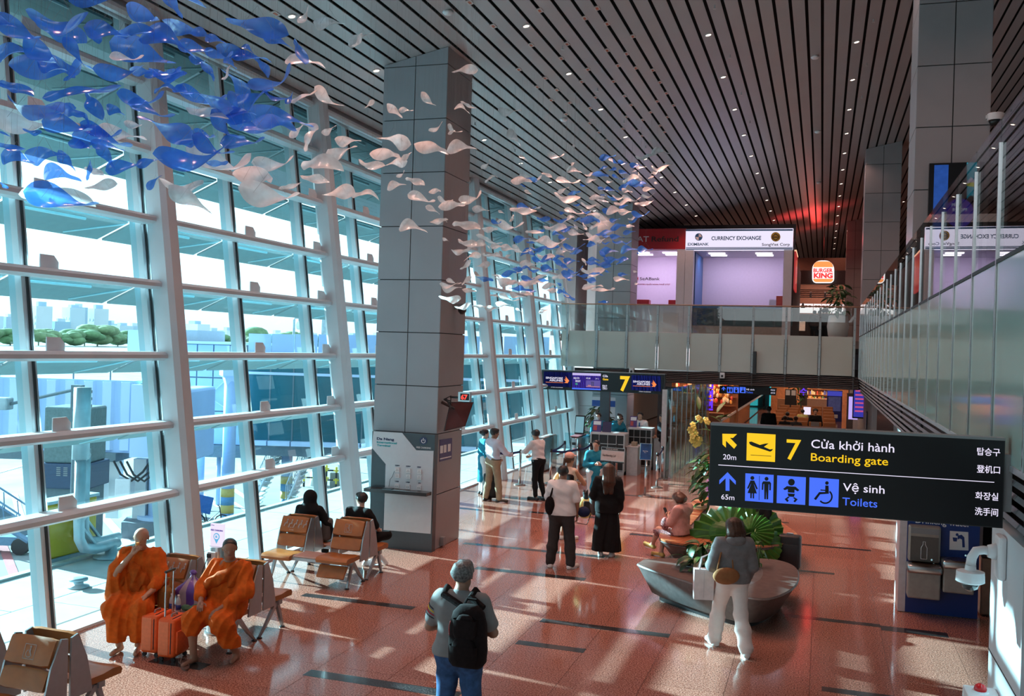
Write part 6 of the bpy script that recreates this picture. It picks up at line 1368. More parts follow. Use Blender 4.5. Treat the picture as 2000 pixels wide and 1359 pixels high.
def kz(y): return at(*CB(1620, y), Y=YK).z - Z2
MB().box((-1.4, 0, kz(540)), (1.3, .3, kz(433))).build('fascia', M_dw, t); MB().box((-1.5, 4.0, 0), (3, 4.2, 5)).build('back_wall', mat('kitchen_back', (.18, .08, .05), .6), t)
MB().box((-1.4, 1.5, 0), (3, 1.9, kz(765))).build('counter', M_dw, t)
for i, (x0, x1) in enumerate(((1446, 1556), (1560, 1622), (1626, 1690), (1694, 1800), (1806, 1900))): MB().box((kx(x0), 1.4, kz(757)), (kx(x1), 1.45, kz(682))).build('menu_board', M_glo, t)
mb = MB()
rr = random.Random(6)
for x in (1470, 1500, 1530, 1580, 1605, 1640, 1670, 1720, 1750, 1780): mb.sphere((kx(x), 1.38, kz(704)), (.10, .02, .06), 10, 6)
mb.build('burger_pictures', mat('burger_brown', (.35, .14, .05), .6, var=.4, scale=9), t, smooth=True)
for k in range(5): MB().box((-1.4, .6 + .1 * k, kz(640) + .1 * k), (2.5, .66 + .1 * k, kz(640) + .1 * k + .05)).build('slat', M_dw, t)
for x in (1536, 1650): MB().cyl((kx(x), .9, kz(640)), (kx(x), .9, kz(590)), .05, seg=8).build('spot', M_white_pl, t)
MB().cyl((kx(1476), 1.0, kz(720)), (kx(1476), 1.0, kz(680)), .12, .03, seg=10).build('pendant', M_black_pl, t)
MB().box((kx(1444), .5, kz(905)), (kx(1500), .55, kz(830))).build('poster', mat('poster_lit', (.5, .25, .1), .4, var=.7, scale=3, emit=.5, ecol=(.8, .5, .4)), t)
light('restaurant_light', 'AREA', (.2, 2.4, 3.6), 120.0, (1.0, .6, .45), parent=t, direction=(0, .1, -1), shape='RECTANGLE', size=3, size_y=1)
MB().box((kx(1848), 1.2, kz(690)), (kx(1930), 1.25, kz(628))).build('violet_screen', glow('violet_neon', (.12, .03, .9), 1.3), t)
t = thing('burger_sign', 'round cornered lit burger sign with red letters over the restaurant front', 'sign', (kx(1630), YK - .4, at(1607, 531, Y=YK - .4).z))
f = Face(t, YK - .4, 1200, 420, 4)
def rr_(x0, y0, x1, y1, r0, r1):
    o = []
    for cx, cy, r, a0 in ((x1 - r0, y0 + r0, r0, -90), (x1 - r1, y1 - r1, r1, 0), (x0 + r1, y1 - r1, r1, 90), (x0 + r0, y0 + r0, r0, 180)):
        o += [(cx + r * math.cos(math.radians(a0 + 90 * k / 6)), cy + r * math.sin(math.radians(a0 + 90 * k / 6))) for k in range(7)]
    return o
f.poly('outline', rr_(1545, 354, 1717, 530, 70, 34), glow('bk_white', (1., .93, .93), 1.3), 0, -.1)
f.poly('bun_top', rr_(1553, 361, 1709, 407, 46, 2), glow('bk_bun', (1., .33, .09), 1.1), .004); f.poly('bun_bottom', rr_(1553, 497, 1709, 523, 2, 24), glow('bk_bun', (1., .33, .09), 1.1), .004)
G_bkr = glow('bk_red', (1.0, .05, .05), 1.1); f.text('lettering', 'BURGER', 1554, 1707, (446, 446), 30, G_bkr, bold=.06, lift=.006); f.text('lettering', 'KING', 1556, 1706, (490, 490), 38, G_bkr, bold=.08, lift=.006)
MB().cyl((0, .05, .5), (0, .05, ceil_z(t.location.x) - t.location.z), .02, seg=6).build('hanger', M_black_pl, t)
light('burger_sign_glow', 'POINT', (-.2, -.4, 1.6), 30.0, (1.0, .06, .05), parent=t, shadow_soft_size=.3)
light('red_neon_glow', 'SPOT', (-.9, -6.0, -.6), 900.0, (1.0, .05, .05), parent=t, direction=(.02, .02, 1), spot_size=1.3, spot_blend=1, shadow_soft_size=.5)
light('violet_neon_glow', 'SPOT', (-5.5, -12, -1.2), 120.0, (.5, .1, .8), parent=t, direction=(.0, .1, 1), spot_size=1.5, spot_blend=1)
t = thing('plant_pot', 'tall rounded white pot with a shrub on the bridge beside the balcony corner', 'pot', (.48, 34.3, Z2)); MB().lathe((0, 0, 0), [(.2, 0), (.32, .2), (.36, .5), (.31, .86), (.28, .88), (.27, .8)], 22).build('pot', M_white_pl, t, smooth=True)
bush('green_plant', 'feathery green shrub in the white pot on the bridge', 'plant', (.48, 34.3, Z2 + .8), .42, 1.15, 130, 21, [LM[2], LM[1]], stems=5)
t = structure('wall_upper_left'); MB().box((-6.3, 36.0, Z2), (-5.2, 36.05, 5.2)).build('wall_panel', M_bw, t)
# ================================================================ CONCOURSE UNDER THE BRIDGE
M_seat_o = mat('seat_orange', (.38, .13, .03), .4, var=.1)
ro = 0
for r in range(7):
    y = 40.0 + 2.7 * r
    for c_ in range(5):
        x = -1.95 + .58 * c_ + (.0 if r % 2 else .02)
        t = thing('lounge_seat', None, None, (x, y, 0)); tag(t, ['tan lounge seat in the nearest row under the bridge', 'tan lounge seat in the second row under the bridge', 'tan lounge seat in the third row under the bridge', 'tan lounge seat in the fourth row under the bridge', 'tan lounge seat in the fifth row under the bridge', 'tan lounge seat in the sixth row under the bridge', 'tan lounge seat in the farthest row under the bridge'][r] + ', ' + ['leftmost', 'second from left', 'middle one', 'second from right', 'rightmost'][c_], 'seat', 'lounge seats under the bridge')
        MB().rbox((-.26, -.05, .48), (.26, .03, .92), .03, rot=Matrix.Rotation(-.12, 3, 'X')).build('backrest', M_seat_o, t); MB().rbox((-.26, .05, .38), (.26, .5, .46), .02).build('seat', M_seat_o, t); MB().box((-.02, .1, 0), (.02, .3, .38)).build('leg', M_frame, t)
t = thing('charging_pole', 'small lit charging pole among the far lounge seats', 'charging pole', (-.6, 46.4, 0)); MB().cyl((0, 0, 0), (0, 0, 1.0), .1, seg=12).build('pole', M_steel, t); MB().box((-.16, -.03, 1.0), (.16, 0, 1.35)).build('sign', glow('lit_sign', (.92, .82, 1.0), .95), t)
YC = 62.0
CG = lambda x, y: (1300 + x / 5, 720 + y / 5)
def gx_(x, Y): return at(*CG(x, 300), Y=Y).x
def gz_(y, Y, x=1400): return at(*CG(x, y), Y=Y).z
G_warm = glow('shop_warm', (1.0, .45, .18), .8); M_shopw = mat('shop_wood', (.30, .13, .06), .5, var=.2)
t = thing('snack_shop', 'warm lit snack shop with bottle shelves at the end of the lower concourse', 'shop', (.0, 63.0, 0))
MB().box((gx_(1365, 63) , 0, 0), (gx_(1600, 63), .8, 1.05)).build('counter', mat('shop_counter', (.45, .26, .17), .5), t); MB().box((-3.2, 3.2, 0), (1.7, 3.4, 2.66)).build('back_wall', M_shopw, t)
rr = random.Random(5)
for k in range(5):
    MB().box((-1.2, 2.9, .8 + .38 * k), (1.0, 3.2, .83 + .38 * k)).build('shelf', M_shopw, t)
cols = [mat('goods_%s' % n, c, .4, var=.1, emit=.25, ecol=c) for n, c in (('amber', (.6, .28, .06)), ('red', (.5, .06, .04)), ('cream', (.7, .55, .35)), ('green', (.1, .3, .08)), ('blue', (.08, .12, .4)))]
for ci, cm in enumerate(cols):
    mb = MB()
    for k in range(5):
        for j in range(24):
            if rr.randrange(5) == ci: x = -1.15 + .088 * j; mb.box((x, 2.95, .83 + .38 * k), (x + .06, 3.1, .83 + .38 * k + rr.uniform(.14, .3)))
    stuff(mb.build('goods', cm, t))
for k in range(4): MB().lathe((-.9 + .6 * k, 1.2, 2.45), [(.14, -.06), (.05, .08), (.01, .2)], 10).build('pendant', G_warm, t)
light('shop_light', 'AREA', (-.5, 1.5, 2.5), 160.0, (1.0, .55, .3), parent=t, direction=(0, .2, -1), shape='RECTANGLE', size=3.5, size_y=1.2)
MB().box((gx_(1090, 63), .2, .0), (gx_(1170, 63), .8, .95)).build('till_stand', mat('till_wood', (.4, .2, .1), .5), t)
t = thing('drinks_fridge', 'tall blue drinks fridge right of the snack shop', 'fridge', (gx_(1650, 58), 58, 0)); h = gz_(205, 58); MB().box((-.42, 0, 0), (.42, .6, h)).build('cabinet', mat('fridge_blue', (.015, .03, .22), .3), t); MB().box((-.34, -.01, .6), (.34, 0, h - .35)).build('glass_door', mat('fridge_glass', (.04, .05, .12), .1, var=.6, scale=6, emit=.15, ecol=(.2, .2, .5)), t); MB().box((-.4, -.012, h - .3), (.4, 0, h - .03)).build('lit_head', glow('fridge_head', (.05, .06, .5), .8), t); MB().box((-.2, -.012, .2), (.2, 0, .4)).build('label_plate', M_white_pl, t)
t = thing('neon_column', 'column with violet neon characters left of the snack shop', 'sign', (gx_(1345, 60), 60, 0)); MB().box((-.22, 0, 0), (.22, .2, 2.66)).build('board', mat('neon_board', (.12, .09, .08), .5), t)
for s_, z in (('미', 2.3), ('국', 1.85), ('수', 1.4)): lettering('neon_character', s_, (0, -.01, z), .5, glow('violet_neon', (.12, .03, .9), 1.3), t, bold=.01, align='CENTER')
t = thing('menu_easel', 'black menu easel in front of the snack shop', 'easel', (gx_(1220, 58), 58, 0)); MB().box((-.32, 0, .5), (.32, .05, 1.75)).build('board', M_black_pl, t)
for s_ in (-1, 1): MB().box((s_ * .16 - .12, -.01, 1.4), (s_ * .16 + .12, 0, 1.7)).build('paper', M_white_pl, t); MB().cyl((s_ * .28, 0, 0), (s_ * .28, .02, .6), .02, seg=6).build('leg', M_black_pl, t)
bush('green_plant', 'leafy plant in a white pot beside the black menu easel', 'plant', (gx_(1275, 59), 59, .75), .4, 1.5, 60, 31, [LM[0], LM[2]], stems=4, size=1.3)
t = thing('plant_pot', 'white pot beside the black menu easel', 'pot', (gx_(1275, 59), 59, 0)); MB().lathe((0, 0, 0), [(.2, 0), (.26, .75), (.22, .76)], 16).build('pot', M_white_pl, t, smooth=True)
t = thing('souvenir_shop', 'warm lit souvenir shop with hanging goods seen through the glass partition', 'shop', (-5.4, 44, 0))
MB().box((-1.6, 3.0, 0), (1.6, 3.1, 2.66)).build('back_wall', M_shopw, t); MB().box((-1.2, .0, 0), (1.2, .5, 1.0)).build('counter', M_shopw, t)
for ci, cm in enumerate(cols[:3]):
    mb = MB()
    for j in range(60):
        x, z = rr.uniform(-1.4, 1.4), rr.uniform(1.4, 2.4); mb.sphere((x, rr.uniform(1.5, 2.8), z), (.06, .06, .11), 6, 5)
    stuff(mb.build('goods', cm, t))
for k in range(3): MB().box((-1.5, 2.6, 1.2 + .42 * k), (1.5, 3.0, 1.23 + .42 * k)).build('shelf', M_shopw, t)
light('shop_light', 'AREA', (0, 1.5, 2.5), 110.0, (1.0, .5, .28), parent=t, direction=(0, .2, -1), shape='RECTANGLE', size=2.6, size_y=1.2)
t = structure('wall_walkway'); MB().box((-3.9, 40, .9), (-3.86, 72, 1.0)).build('handrail', M_white_steel, t)
for k in range(14): MB().box((-3.9, 40 + 2.3 * k, .06), (-3.88, 42.24 + 2.3 * k, .9)).build('glass_panel', M_part_glass, t)
for z in (2.5, 2.05, 1.6): lettering('neon_character', '면', (-4.6, 40.0, z - .2), .42, glow('violet_neon', (.12, .03, .9), 1.3), tag(thing('neon_sign', 'violet neon character on the pillar behind the partition, %s' % {2.5: 'top', 2.05: 'middle', 1.6: 'bottom'}[z], 'sign', (0, 0, 0)), None, None), bold=.02)
t = thing('toilet_gate', 'green lit toilet entrance with red signs at the end of the walkway', 'entrance', (-2.6, 70, 0))
for x in (-.55, .35): MB().lathe((x, 0, 0), [(.34, .1), (.34, 1.7)], 16).build('lit_cylinder', glow('teal_glow', (.05, .55, .6), .9), t, smooth=True); MB().lathe((x, 0, 1.7), [(.34, 0), (.3, .3), (.05, .45)], 16).build('red_cap', glow('red_glow', (.9, .03, .05), 1.0), t, smooth=True)
MB().box((-1.2, .4, 0), (1.0, .5, 2.66)).build('back_wall', M_wall_dark, t)
t = thing('lit_doorway', 'lilac lit door frame right of the far lounge seats', 'doorway', (gx_(1835, 46), 46, 0)); h = gz_(255, 46); MB().box((-.28, 0, 0), (.3, .1, h + .15)).build('frame', mat('frame_dark', (.10, .08, .08), .4), t); MB().box((-.2, -.01, .9), (.22, 0, h)).build('lit_panel', glow('lilac', (.55, .42, .95), .95), t); MB().box((.0, -.015, .05), (.28, -.005, .9)).build('door_leaf', M_bw, t)
t = thing('flight_screen', 'blue flight information screen under the balcony corner', 'screen', (gx_(1938, 40), 40, gz_(310, 40, 1938))); MB().box((-.42, 0, -.72), (.42, .06, .72)).build('case', M_black_pl, t); MB().box((-.38, -.005, -.66), (.38, 0, .66)).build('display', mat('flight_display', (.02, .02, .2), .3, var=.9, scale=4, emit=.7, ecol=(.05, .05, .5)), t)
mb = MB()
for k in range(7): mb.box((-.33, -.009, .5 - .16 * k), (-.02, -.006, .56 - .16 * k)); mb.box((.05, -.009, .5 - .16 * k), (.3, -.006, .56 - .16 * k))
mb.build('text_rows', glow('row_red', (.7, .1, .25), .8), t); MB().box((-.02, .06, .7), (.02, .1, 1.1)).build('hanger', M_black_pl, t)
t = thing('wall_notice', 'small dark framed notice on the grey wall below the flight screen', 'notice', (1.58, 36.5, 1.45)); MB().box((-.02, -.25, -.35), (.0, .25, .35)).build('frame', M_ltext, t); MB().box((-.024, -.2, -.28), (-.02, .2, .28)).build('sheet', M_lwhite, t)
t = structure('ceiling_lower')
mb = MB()
for y in (44, 50, 56, 62): MB().box((-3.2, y, 2.655), (1.0, y + .12, 2.66)).build('lamp_strip', glow('strip_warm', (1.0, .7, .5), 2.0), t)
light('concourse_light', 'AREA', (-1.5, 52, 2.6), 260.0, (1.0, .68, .5), direction=(0, 0, -1), shape='RECTANGLE', size=5, size_y=24)
light('underbridge_light', 'AREA', (-6.2, 36.0, 2.58), 60.0, (.9, .95, 1.0), direction=(0, 0, -1), shape='RECTANGLE', size=4, size_y=4)
light('upper_floor_light', 'AREA', (-1.0, 43.0, 9.2), 20.0, (1.0, .75, .7), direction=(0, 0, -1), shape='RECTANGLE', size=6, size_y=8)
# ================================================================ PEOPLE  (bodies grown from smooth-blended distance fields)
def surface_nets(val, o, h):
    nx, ny, nz = val.shape; ins = val < 0
    def c(a, b, d): return ins[a:nx - 1 + a, b:ny - 1 + b, d:nz - 1 + d]
    cnt = sum(c(a, b, d).astype(np.int8) for a in (0, 1) for b in (0, 1) for d in (0, 1)); act = (cnt > 0) & (cnt < 8)
    I, J, K = np.nonzero(act)
    if len(I) == 0: return np.zeros((0, 3)), []
    idx = -np.ones(act.shape, np.int64); idx[I, J, K] = np.arange(len(I))
    acc = np.zeros((len(I), 3)); num = np.zeros(len(I))
    for a in range(3):
        b, d = [q for q in range(3) if q != a]
        for s1 in (0, 1):
            for s2 in (0, 1):
                p0 = [I, J, K]; off = [0, 0, 0]; off[b] = s1; off[d] = s2
                q0 = (I + off[0], J + off[1], K + off[2]); off[a] = 1; q1 = (I + off[0], J + off[1], K + off[2])
                v0, v1 = val[q0], val[q1]; m_ = (v0 < 0) != (v1 < 0)
                t_ = np.where(m_, v0 / np.where(v0 - v1 == 0, 1, v0 - v1), 0)
                P = np.zeros((len(I), 3)); P[:, b] = s1; P[:, d] = s2; P[:, a] = t_
                acc += P * m_[:, None]; num += m_
    V = np.stack([I, J, K], 1) + acc / num[:, None]; V = V * h + np.array(o)
    F = []
    for a in range(3):
        b, d = [(1, 2), (2, 0), (0, 1)][a]
        sl0 = [slice(1, n - 1) for n in val.shape]; sl0[a] = slice(0, val.shape[a] - 1); sl1 = list(sl0); sl1[a] = slice(1, val.shape[a])
        x = np.nonzero(ins[tuple(sl0)] != ins[tuple(sl1)])
        g_ = [x[0] + (0 if a == 0 else 1), x[1] + (0 if a == 1 else 1), x[2] + (0 if a == 2 else 1)]
        sgn = ins[g_[0], g_[1], g_[2]]
        def id_(db, dd):
            q = list(g_); q[b] = q[b] + db; q[d] = q[d] + dd; return idx[q[0], q[1], q[2]]
        quad = np.stack([id_(-1, -1), id_(0, -1), id_(0, 0), id_(-1, 0)], 1)
        quad = np.where(sgn[:, None], quad, quad[:, ::-1]); ok = (quad >= 0).all(1); F.append(quad[ok])
    return V, np.concatenate(F)
def sdf_mesh(name, prims, h, cuts=(), fold=None, mb_extra=None):
    """prims: (a, b, ra, rb, k[, 'sub']); cuts: (point, normal) keeps the side against the normal"""
    pad = 3 * h
    lo = np.min([np.minimum(np.array(p[0]) - p[2], np.array(p[1]) - p[3]) for p in prims if len(p) == 5], 0) - pad
    hi = np.max([np.maximum(np.array(p[0]) + p[2], np.array(p[1]) + p[3]) for p in prims if len(p) == 5], 0) + pad
    for pt, nr in cuts:
        pass
    n = np.ceil((hi - lo) / h).astype(int) + 1
    val = np.full(n, .3, np.float32); ax = [lo[i] + h * np.arange(n[i]) for i in range(3)]
    for p in prims:
        a, b, ra, rb, k = np.array(p[0], float), np.array(p[1], float), p[2], p[3], p[4]
        m_ = max(ra, rb) + k + 2.5 * h; bl = np.minimum(a, b) - m_; bh = np.maximum(a, b) + m_
        s = [slice(max(0, int((bl[i] - lo[i]) / h)), min(n[i], int((bh[i] - lo[i]) / h) + 2)) for i in range(3)]
        if any(q.stop <= q.start for q in s): continue
        X, Y, Z = [ax[i][s[i]] for i in range(3)]; X = X[:, None, None]; Y = Y[None, :, None]; Z = Z[None, None, :]
        d = b - a; L2 = float(d @ d)
        if L2 < 1e-9: dist = np.sqrt((X - a[0]) ** 2 + (Y - a[1]) ** 2 + (Z - a[2]) ** 2) - ra
        else:
            t = np.clip(((X - a[0]) * d[0] + (Y - a[1]) * d[1] + (Z - a[2]) * d[2]) / L2, 0, 1)
            dist = np.sqrt((X - a[0] - t * d[0]) ** 2 + (Y - a[1] - t * d[1]) ** 2 + (Z - a[2] - t * d[2]) ** 2) - (ra + (rb - ra) * t)
        v = val[tuple(s)]
        if len(p) == 6: hh = np.clip(.5 - .5 * (v + dist) / k, 0, 1); val[tuple(s)] = v * (1 - hh) - dist * hh + k * hh * (1 - hh)
        else: hh = np.clip(.5 + .5 * (v - dist) / k, 0, 1); val[tuple(s)] = v * (1 - hh) + dist * hh - k * hh * (1 - hh)
    X, Y, Z = ax[0][:, None, None], ax[1][None, :, None], ax[2][None, None, :]
    if fold:
        A, fr, ph, dv = fold
        w = (X * dv[0] + Y * dv[1] + Z * dv[2]); u = (X * dv[1] - Y * dv[0] + Z * .6)
        val = val + (A * (1.6 * np.abs(np.sin(.5 * fr * w + 1.3 * np.sin(u * 8 + ph) + ph)) - 1.0)).astype(np.float32)
    for pt, nr in cuts:
        val = np.maximum(val, ((X - pt[0]) * nr[0] + (Y - pt[1]) * nr[1] + (Z - pt[2]) * nr[2]).astype(np.float32))
    V, F = surface_nets(val, lo, h)
    return V, F
def np_mesh(name, parts, smooth=True):
    vs, fs, o = [], [], 0
    for V, F in parts:
        vs.append(V); fs.append(np.asarray(F) + o); o += len(V)
    V = np.concatenate(vs); F = np.concatenate([f for f in fs if len(f)])
    me = bpy.data.meshes.new(name); nf = len(F)
    me.vertices.add(len(V)); me.vertices.foreach_set('co', V.astype(np.float32).ravel())
    me.loops.add(nf * 4); me.loops.foreach_set('vertex_index', F.astype(np.int32).ravel())
    me.polygons.add(nf); me.polygons.foreach_set('loop_start', np.arange(0, nf * 4, 4, dtype=np.int32));
    me.update(calc_edges=True); me.validate()
    if smooth: me.shade_smooth()
    return me
v3 = lambda *a: np.array(a, float)
def nrmz(a): return a / (np.linalg.norm(a) + 1e-9)
def rotm(yaw, pitch, roll=0.0):      # head rotation : yaw left(+)/right, pitch up(+)
    return np.array(Matrix.Rotation(yaw, 3, 'Z') @ Matrix.Rotation(pitch, 3, 'X') @ Matrix.Rotation(roll, 3, 'Y'))
SKIN = {k: mat('skin_' + k, c, .5, var=.06, scale=14) for k, c in (('tan', (.42, .22, .14)), ('brown', (.31, .155, .10)), ('light', (.58, .36, .27)), ('dark', (.15, .075, .05)))}
M_hair = mat('hair_black', (.012, .010, .010), .45, var=.3, scale=60, bump=.3); M_hairb = mat('hair_brown', (.055, .024, .013), .4, var=.35, scale=60, bump=.3); M_hairg = mat('hair_grey', (.11, .11, .11), .5, var=.7, scale=55, bump=.4); M_haira = mat('hair_auburn', (.085, .032, .014), .4, var=.3, scale=60, bump=.3)
M_eye = mat('eye_dark', (.01, .008, .008), .2, var=0); M_eyew = mat('eye_white', (.6, .58, .55), .3, var=0); M_lip = mat('lip', (.28, .09, .08), .4, var=0)
eye_me = MB().sphere((0, 0, 0), (.0135, .008, .0075), 8, 6).mesh('eye', True); eye_me.materials.append(M_eyew)
pup_me = MB().sphere((0, .0045, 0), (.0062, .005, .0066), 8, 6).mesh('pupil', True); pup_me.materials.append(M_eye)
STAND = dict(pelvis=v3(0, 0, .95), neck=v3(0, -.01, 1.44), head=v3(0, .02, 1.585), shL=v3(-.175, -.01, 1.385), shR=v3(.175, -.01, 1.385), elL=v3(-.225, -.03, 1.10), elR=v3(.225, -.03, 1.10),
             wrL=v3(-.225, .06, .86), wrR=v3(.225, .06, .86), hipL=v3(-.09, 0, .92), hipR=v3(.09, 0, .92), knL=v3(-.10, .02, .50), knR=v3(.10, .02, .50), anL=v3(-.10, -.02, .085), anR=v3(.10, -.02, .085), toL=v3(-.12, .16, .03), toR=v3(.12, .16, .03))
SIT = dict(pelvis=v3(0, 0, .55), neck=v3(0, -.03, 1.03), head=v3(0, .0, 1.175), shL=v3(-.175, -.03, .98), shR=v3(.175, -.03, .98), elL=v3(-.24, .06, .73), elR=v3(.24, .06, .73), wrL=v3(-.15, .27, .66), wrR=v3(.15, .27, .66),
           hipL=v3(-.09, .03, .52), hipR=v3(.09, .03, .52), knL=v3(-.13, .45, .50), knR=v3(.13, .45, .50), anL=v3(-.12, .42, .085), anR=v3(.12, .42, .085), toL=v3(-.14, .60, .03), toR=v3(.14, .60, .03))
def hand_parts(w, d, n, side, h, curl=.5, k=1.0):
    """wrist w, pointing d, palm normal n; side=+1 when the thumb is on the cross(d,n) side"""
    d = nrmz(d); n = nrmz(n - d * (n @ d)); s = np.cross(d, n) * side
    P = [(w - d * .02, w + d * .03, .022 * k, .024 * k, .015), (w + d * .03 + s * .018 * k, w + d * .075 * k + s * .022 * k, .017 * k, .014 * k, .014), (w + d * .03 - s * .016 * k, w + d * .07 * k - s * .022 * k, .017 * k, .013 * k, .014)]
    for i, (off, ln) in enumerate(((.027, .070), (.009, .080), (-.009, .074), (-.027, .058))):
        b = w + d * .078 * k + s * off * k; c_ = curl
        d1 = nrmz(d * math.cos(c_ * .7) + n * math.sin(c_ * .7)); d2 = nrmz(d * math.cos(c_ * 1.7) + n * math.sin(c_ * 1.7))
        m1 = b + d1 * ln * .5 * k; m2 = m1 + d2 * ln * .5 * k
        P += [(b - d * .01, m1, .0085 * k, .0078 * k, .004), (m1, m2, .0078 * k, .0065 * k, .003)]
    b = w + d * .025 * k + s * .026 * k; t1 = nrmz(d * .6 + s * .75 + n * .35 * curl); t2 = nrmz(d * .85 + s * .25 + n * .6 * curl)
    P += [(b - s * .01, b + t1 * .035 * k, .012 * k, .0095 * k, .008), (b + t1 * .035 * k, b + t1 * .035 * k + t2 * .03 * k, .0095 * k, .0075 * k, .004)]
    return P
def person(label, loc, heading, h=1.7, base=STAND, J=None, skin='tan', hair=('short', 'M'), clothes=(), voxel=.012, head_rot=(0, 0), girth=1.0, shoe=None, mask=False, curl=(.5, .5), palmL=None, palmR=None, face=True, thumb=(1, 1), bare=False, hairmat=None, age=None):
    k = h / 1.7; P = {a: b * k for a, b in base.items()}
    for a, b in (J or {}).items(): P[a] = v3(*b) * k
    t = thing('person', label, 'person', loc, heading)
    g = girth * k; R = rotm(*head_rot); hc = P['head']
    def H(x, y, z): return hc + R @ (v3(x, y, z) * k * (.97 if base is SIT else 1))
    spine = P['neck'] - P['pelvis']; right = nrmz(P['shR'] - P['shL'])
    hipr = nrmz(P['hipR'] - P['hipL']); fwd = nrmz(np.cross(spine, right)) * -1
    if fwd @ v3(0, 1, 0) < 0 and abs(fwd[2]) < .9: pass
    def T(x, s, y=0): r_ = nrmz(right * s + hipr * (1 - s)); return P['pelvis'] + spine * s + r_ * x * g + (np.cross(r_, nrmz(spine)) * -1) * (-y)
    def torso(e=0.0, kk=.05):
        return [(T(-.085, .70), T(.085, .70), .100 * g + e, .100 * g + e, kk), (P['shL'] + (P['neck'] - P['shL']) * .25 - v3(0, 0, .012), P['shR'] + (P['neck'] - P['shR']) * .25 - v3(0, 0, .012), .058 * g + e, .058 * g + e, kk),
                (T(-.07, .38), T(.07, .38), .093 * g + e, .093 * g + e, kk), (T(-.082, .02), T(.082, .02), .106 * g + e, .106 * g + e, kk), (P['shL'] * .5 + P['shR'] * .5, P['neck'] + v3(0, 0, .02), .062 * g + e * .6, .052 * k + e * .3, kk)]
    def arm(s, e=0.0, frac=1.0, low=True):
        a, b, c = P['sh' + s], P['el' + s], P['wr' + s]; o = [(a, a + (b - a) * frac, (.050 + e) * k + .0, (.041 + e * 1.05) * k, .03)]
        if low: o.append((b, c, (.040 + e) * k, (.027 + e * .9) * k, .02))
        return o
    def leg(s, e=0.0, e2=None, to=1.0):
        a, b, c = P['hip' + s], P['kn' + s], P['an' + s]; e2 = e if e2 is None else e2
        o = [(a, b, (.082 * girth + e) * k, (.056 + e) * k, .04)]
        if to > 0: o += [(b, b + (c - b) * min(to, .4), (.055 + e) * k, (.054 + (e + e2) / 2) * k, .03)]
        if to > .4: o.append((b + (c - b) * .4, b + (c - b) * to, (.052 + (e + e2) / 2) * k, (.036 + e2) * k, .03))
        return o
    head = [(H(0, -.03, .035), H(0, .018, .035), .079 * k, .077 * k, .02), (H(0, .03, -.005), H(0, .042, -.072), .060 * k, .043 * k, .03), (H(-.026, .025, -.066), H(.026, .025, -.066), .034 * k, .034 * k, .03),
            (H(0, .088, .01), H(0, .104, -.026), .009 * k, .0125 * k, .012), (H(-.030, .074, .030), H(.030, .074, .030), .014 * k, .014 * k, .015), (H(-.016, .084, -.058), H(.016, .084, -.058), .0085 * k, .0085 * k, .01),
            (H(-.080, -.006, .018), H(-.079, -.012, -.018), .013 * k, .009 * k, .008), (H(.080, -.006, .018), H(.079, -.012, -.018), .013 * k, .009 * k, .008),
            (P['neck'] - v3(0, 0, .03), H(0, -.012, -.055), .054 * k * min(girth, 1.15), .050 * k, .03)]
    feet = []
    for s in 'LR':
        an, to = P['an' + s], P['to' + s]; he = an + v3(0, 0, -.045 * k) - nrmz((to - an) * v3(1, 1, 0)) * .03 * k
        feet.append((an, he, .036 * k, .032 * k, .02)); feet.append((he, to, .032 * k, .026 * k, .025))
    body = sdf_mesh('body', torso() + arm('L') + arm('R') + leg('L') + leg('R') + head + feet, voxel)
    hands = []
    for s, cu, pn, th in (('L', curl[0], palmL, thumb[0]), ('R', curl[1], palmR, thumb[1])):
        d = P['wr' + s] - P['el' + s]; pn = v3(*pn) if pn is not None else (v3(1, 0, 0) if s == 'L' else v3(-1, 0, 0))
        sd = (1 if s == 'L' else -1) * th
        hands.append(sdf_mesh('hand', hand_parts(P['wr' + s], d, pn, -sd, 0, cu, k), min(.006, voxel * .55)))
    body = put('body', np_mesh('body', [body] + hands), SKIN[skin], t)
    if face:
        Mh = Matrix(R.tolist()).to_4x4()
        for sx_ in (-1, 1):
            e = put('eye', eye_me, None, t); e.matrix_local = Matrix.Translation(Vector(H(sx_ * .0315, .083, .008))) @ Mh @ Matrix.Scale(k, 4)
            pu = put('pupil', pup_me, None, e); pu.matrix_parent_inverse = Matrix.Identity(4)
            MB().tube([tuple(H(sx_ * .016, .091, .024)), tuple(H(sx_ * .032, .089, .030)), tuple(H(sx_ * .047, .080, .026))], [.003 * k, .0038 * k, .002 * k], 5).build('eyebrow', hairmat or M_hair, t)
        MB().tube([tuple(H(-.022, .089, -.058)), tuple(H(0, .0955, -.058)), tuple(H(.022, .089, -.058))], [.002 * k, .0055 * k, .002 * k], 6).build('mouth', M_lip, t)
    if mask:
        V = sdf_mesh('m', [(H(0, .045, -.03), H(0, .055, -.065), .060 * k, .048 * k, .02)], .008, cuts=[(H(0, .03, 0), R @ v3(0, -1, 0)), (H(0, 0, -.012), R @ v3(0, -.25, 1))]); put('face_mask', np_mesh('face_mask', [V]), M_white_pl, t)
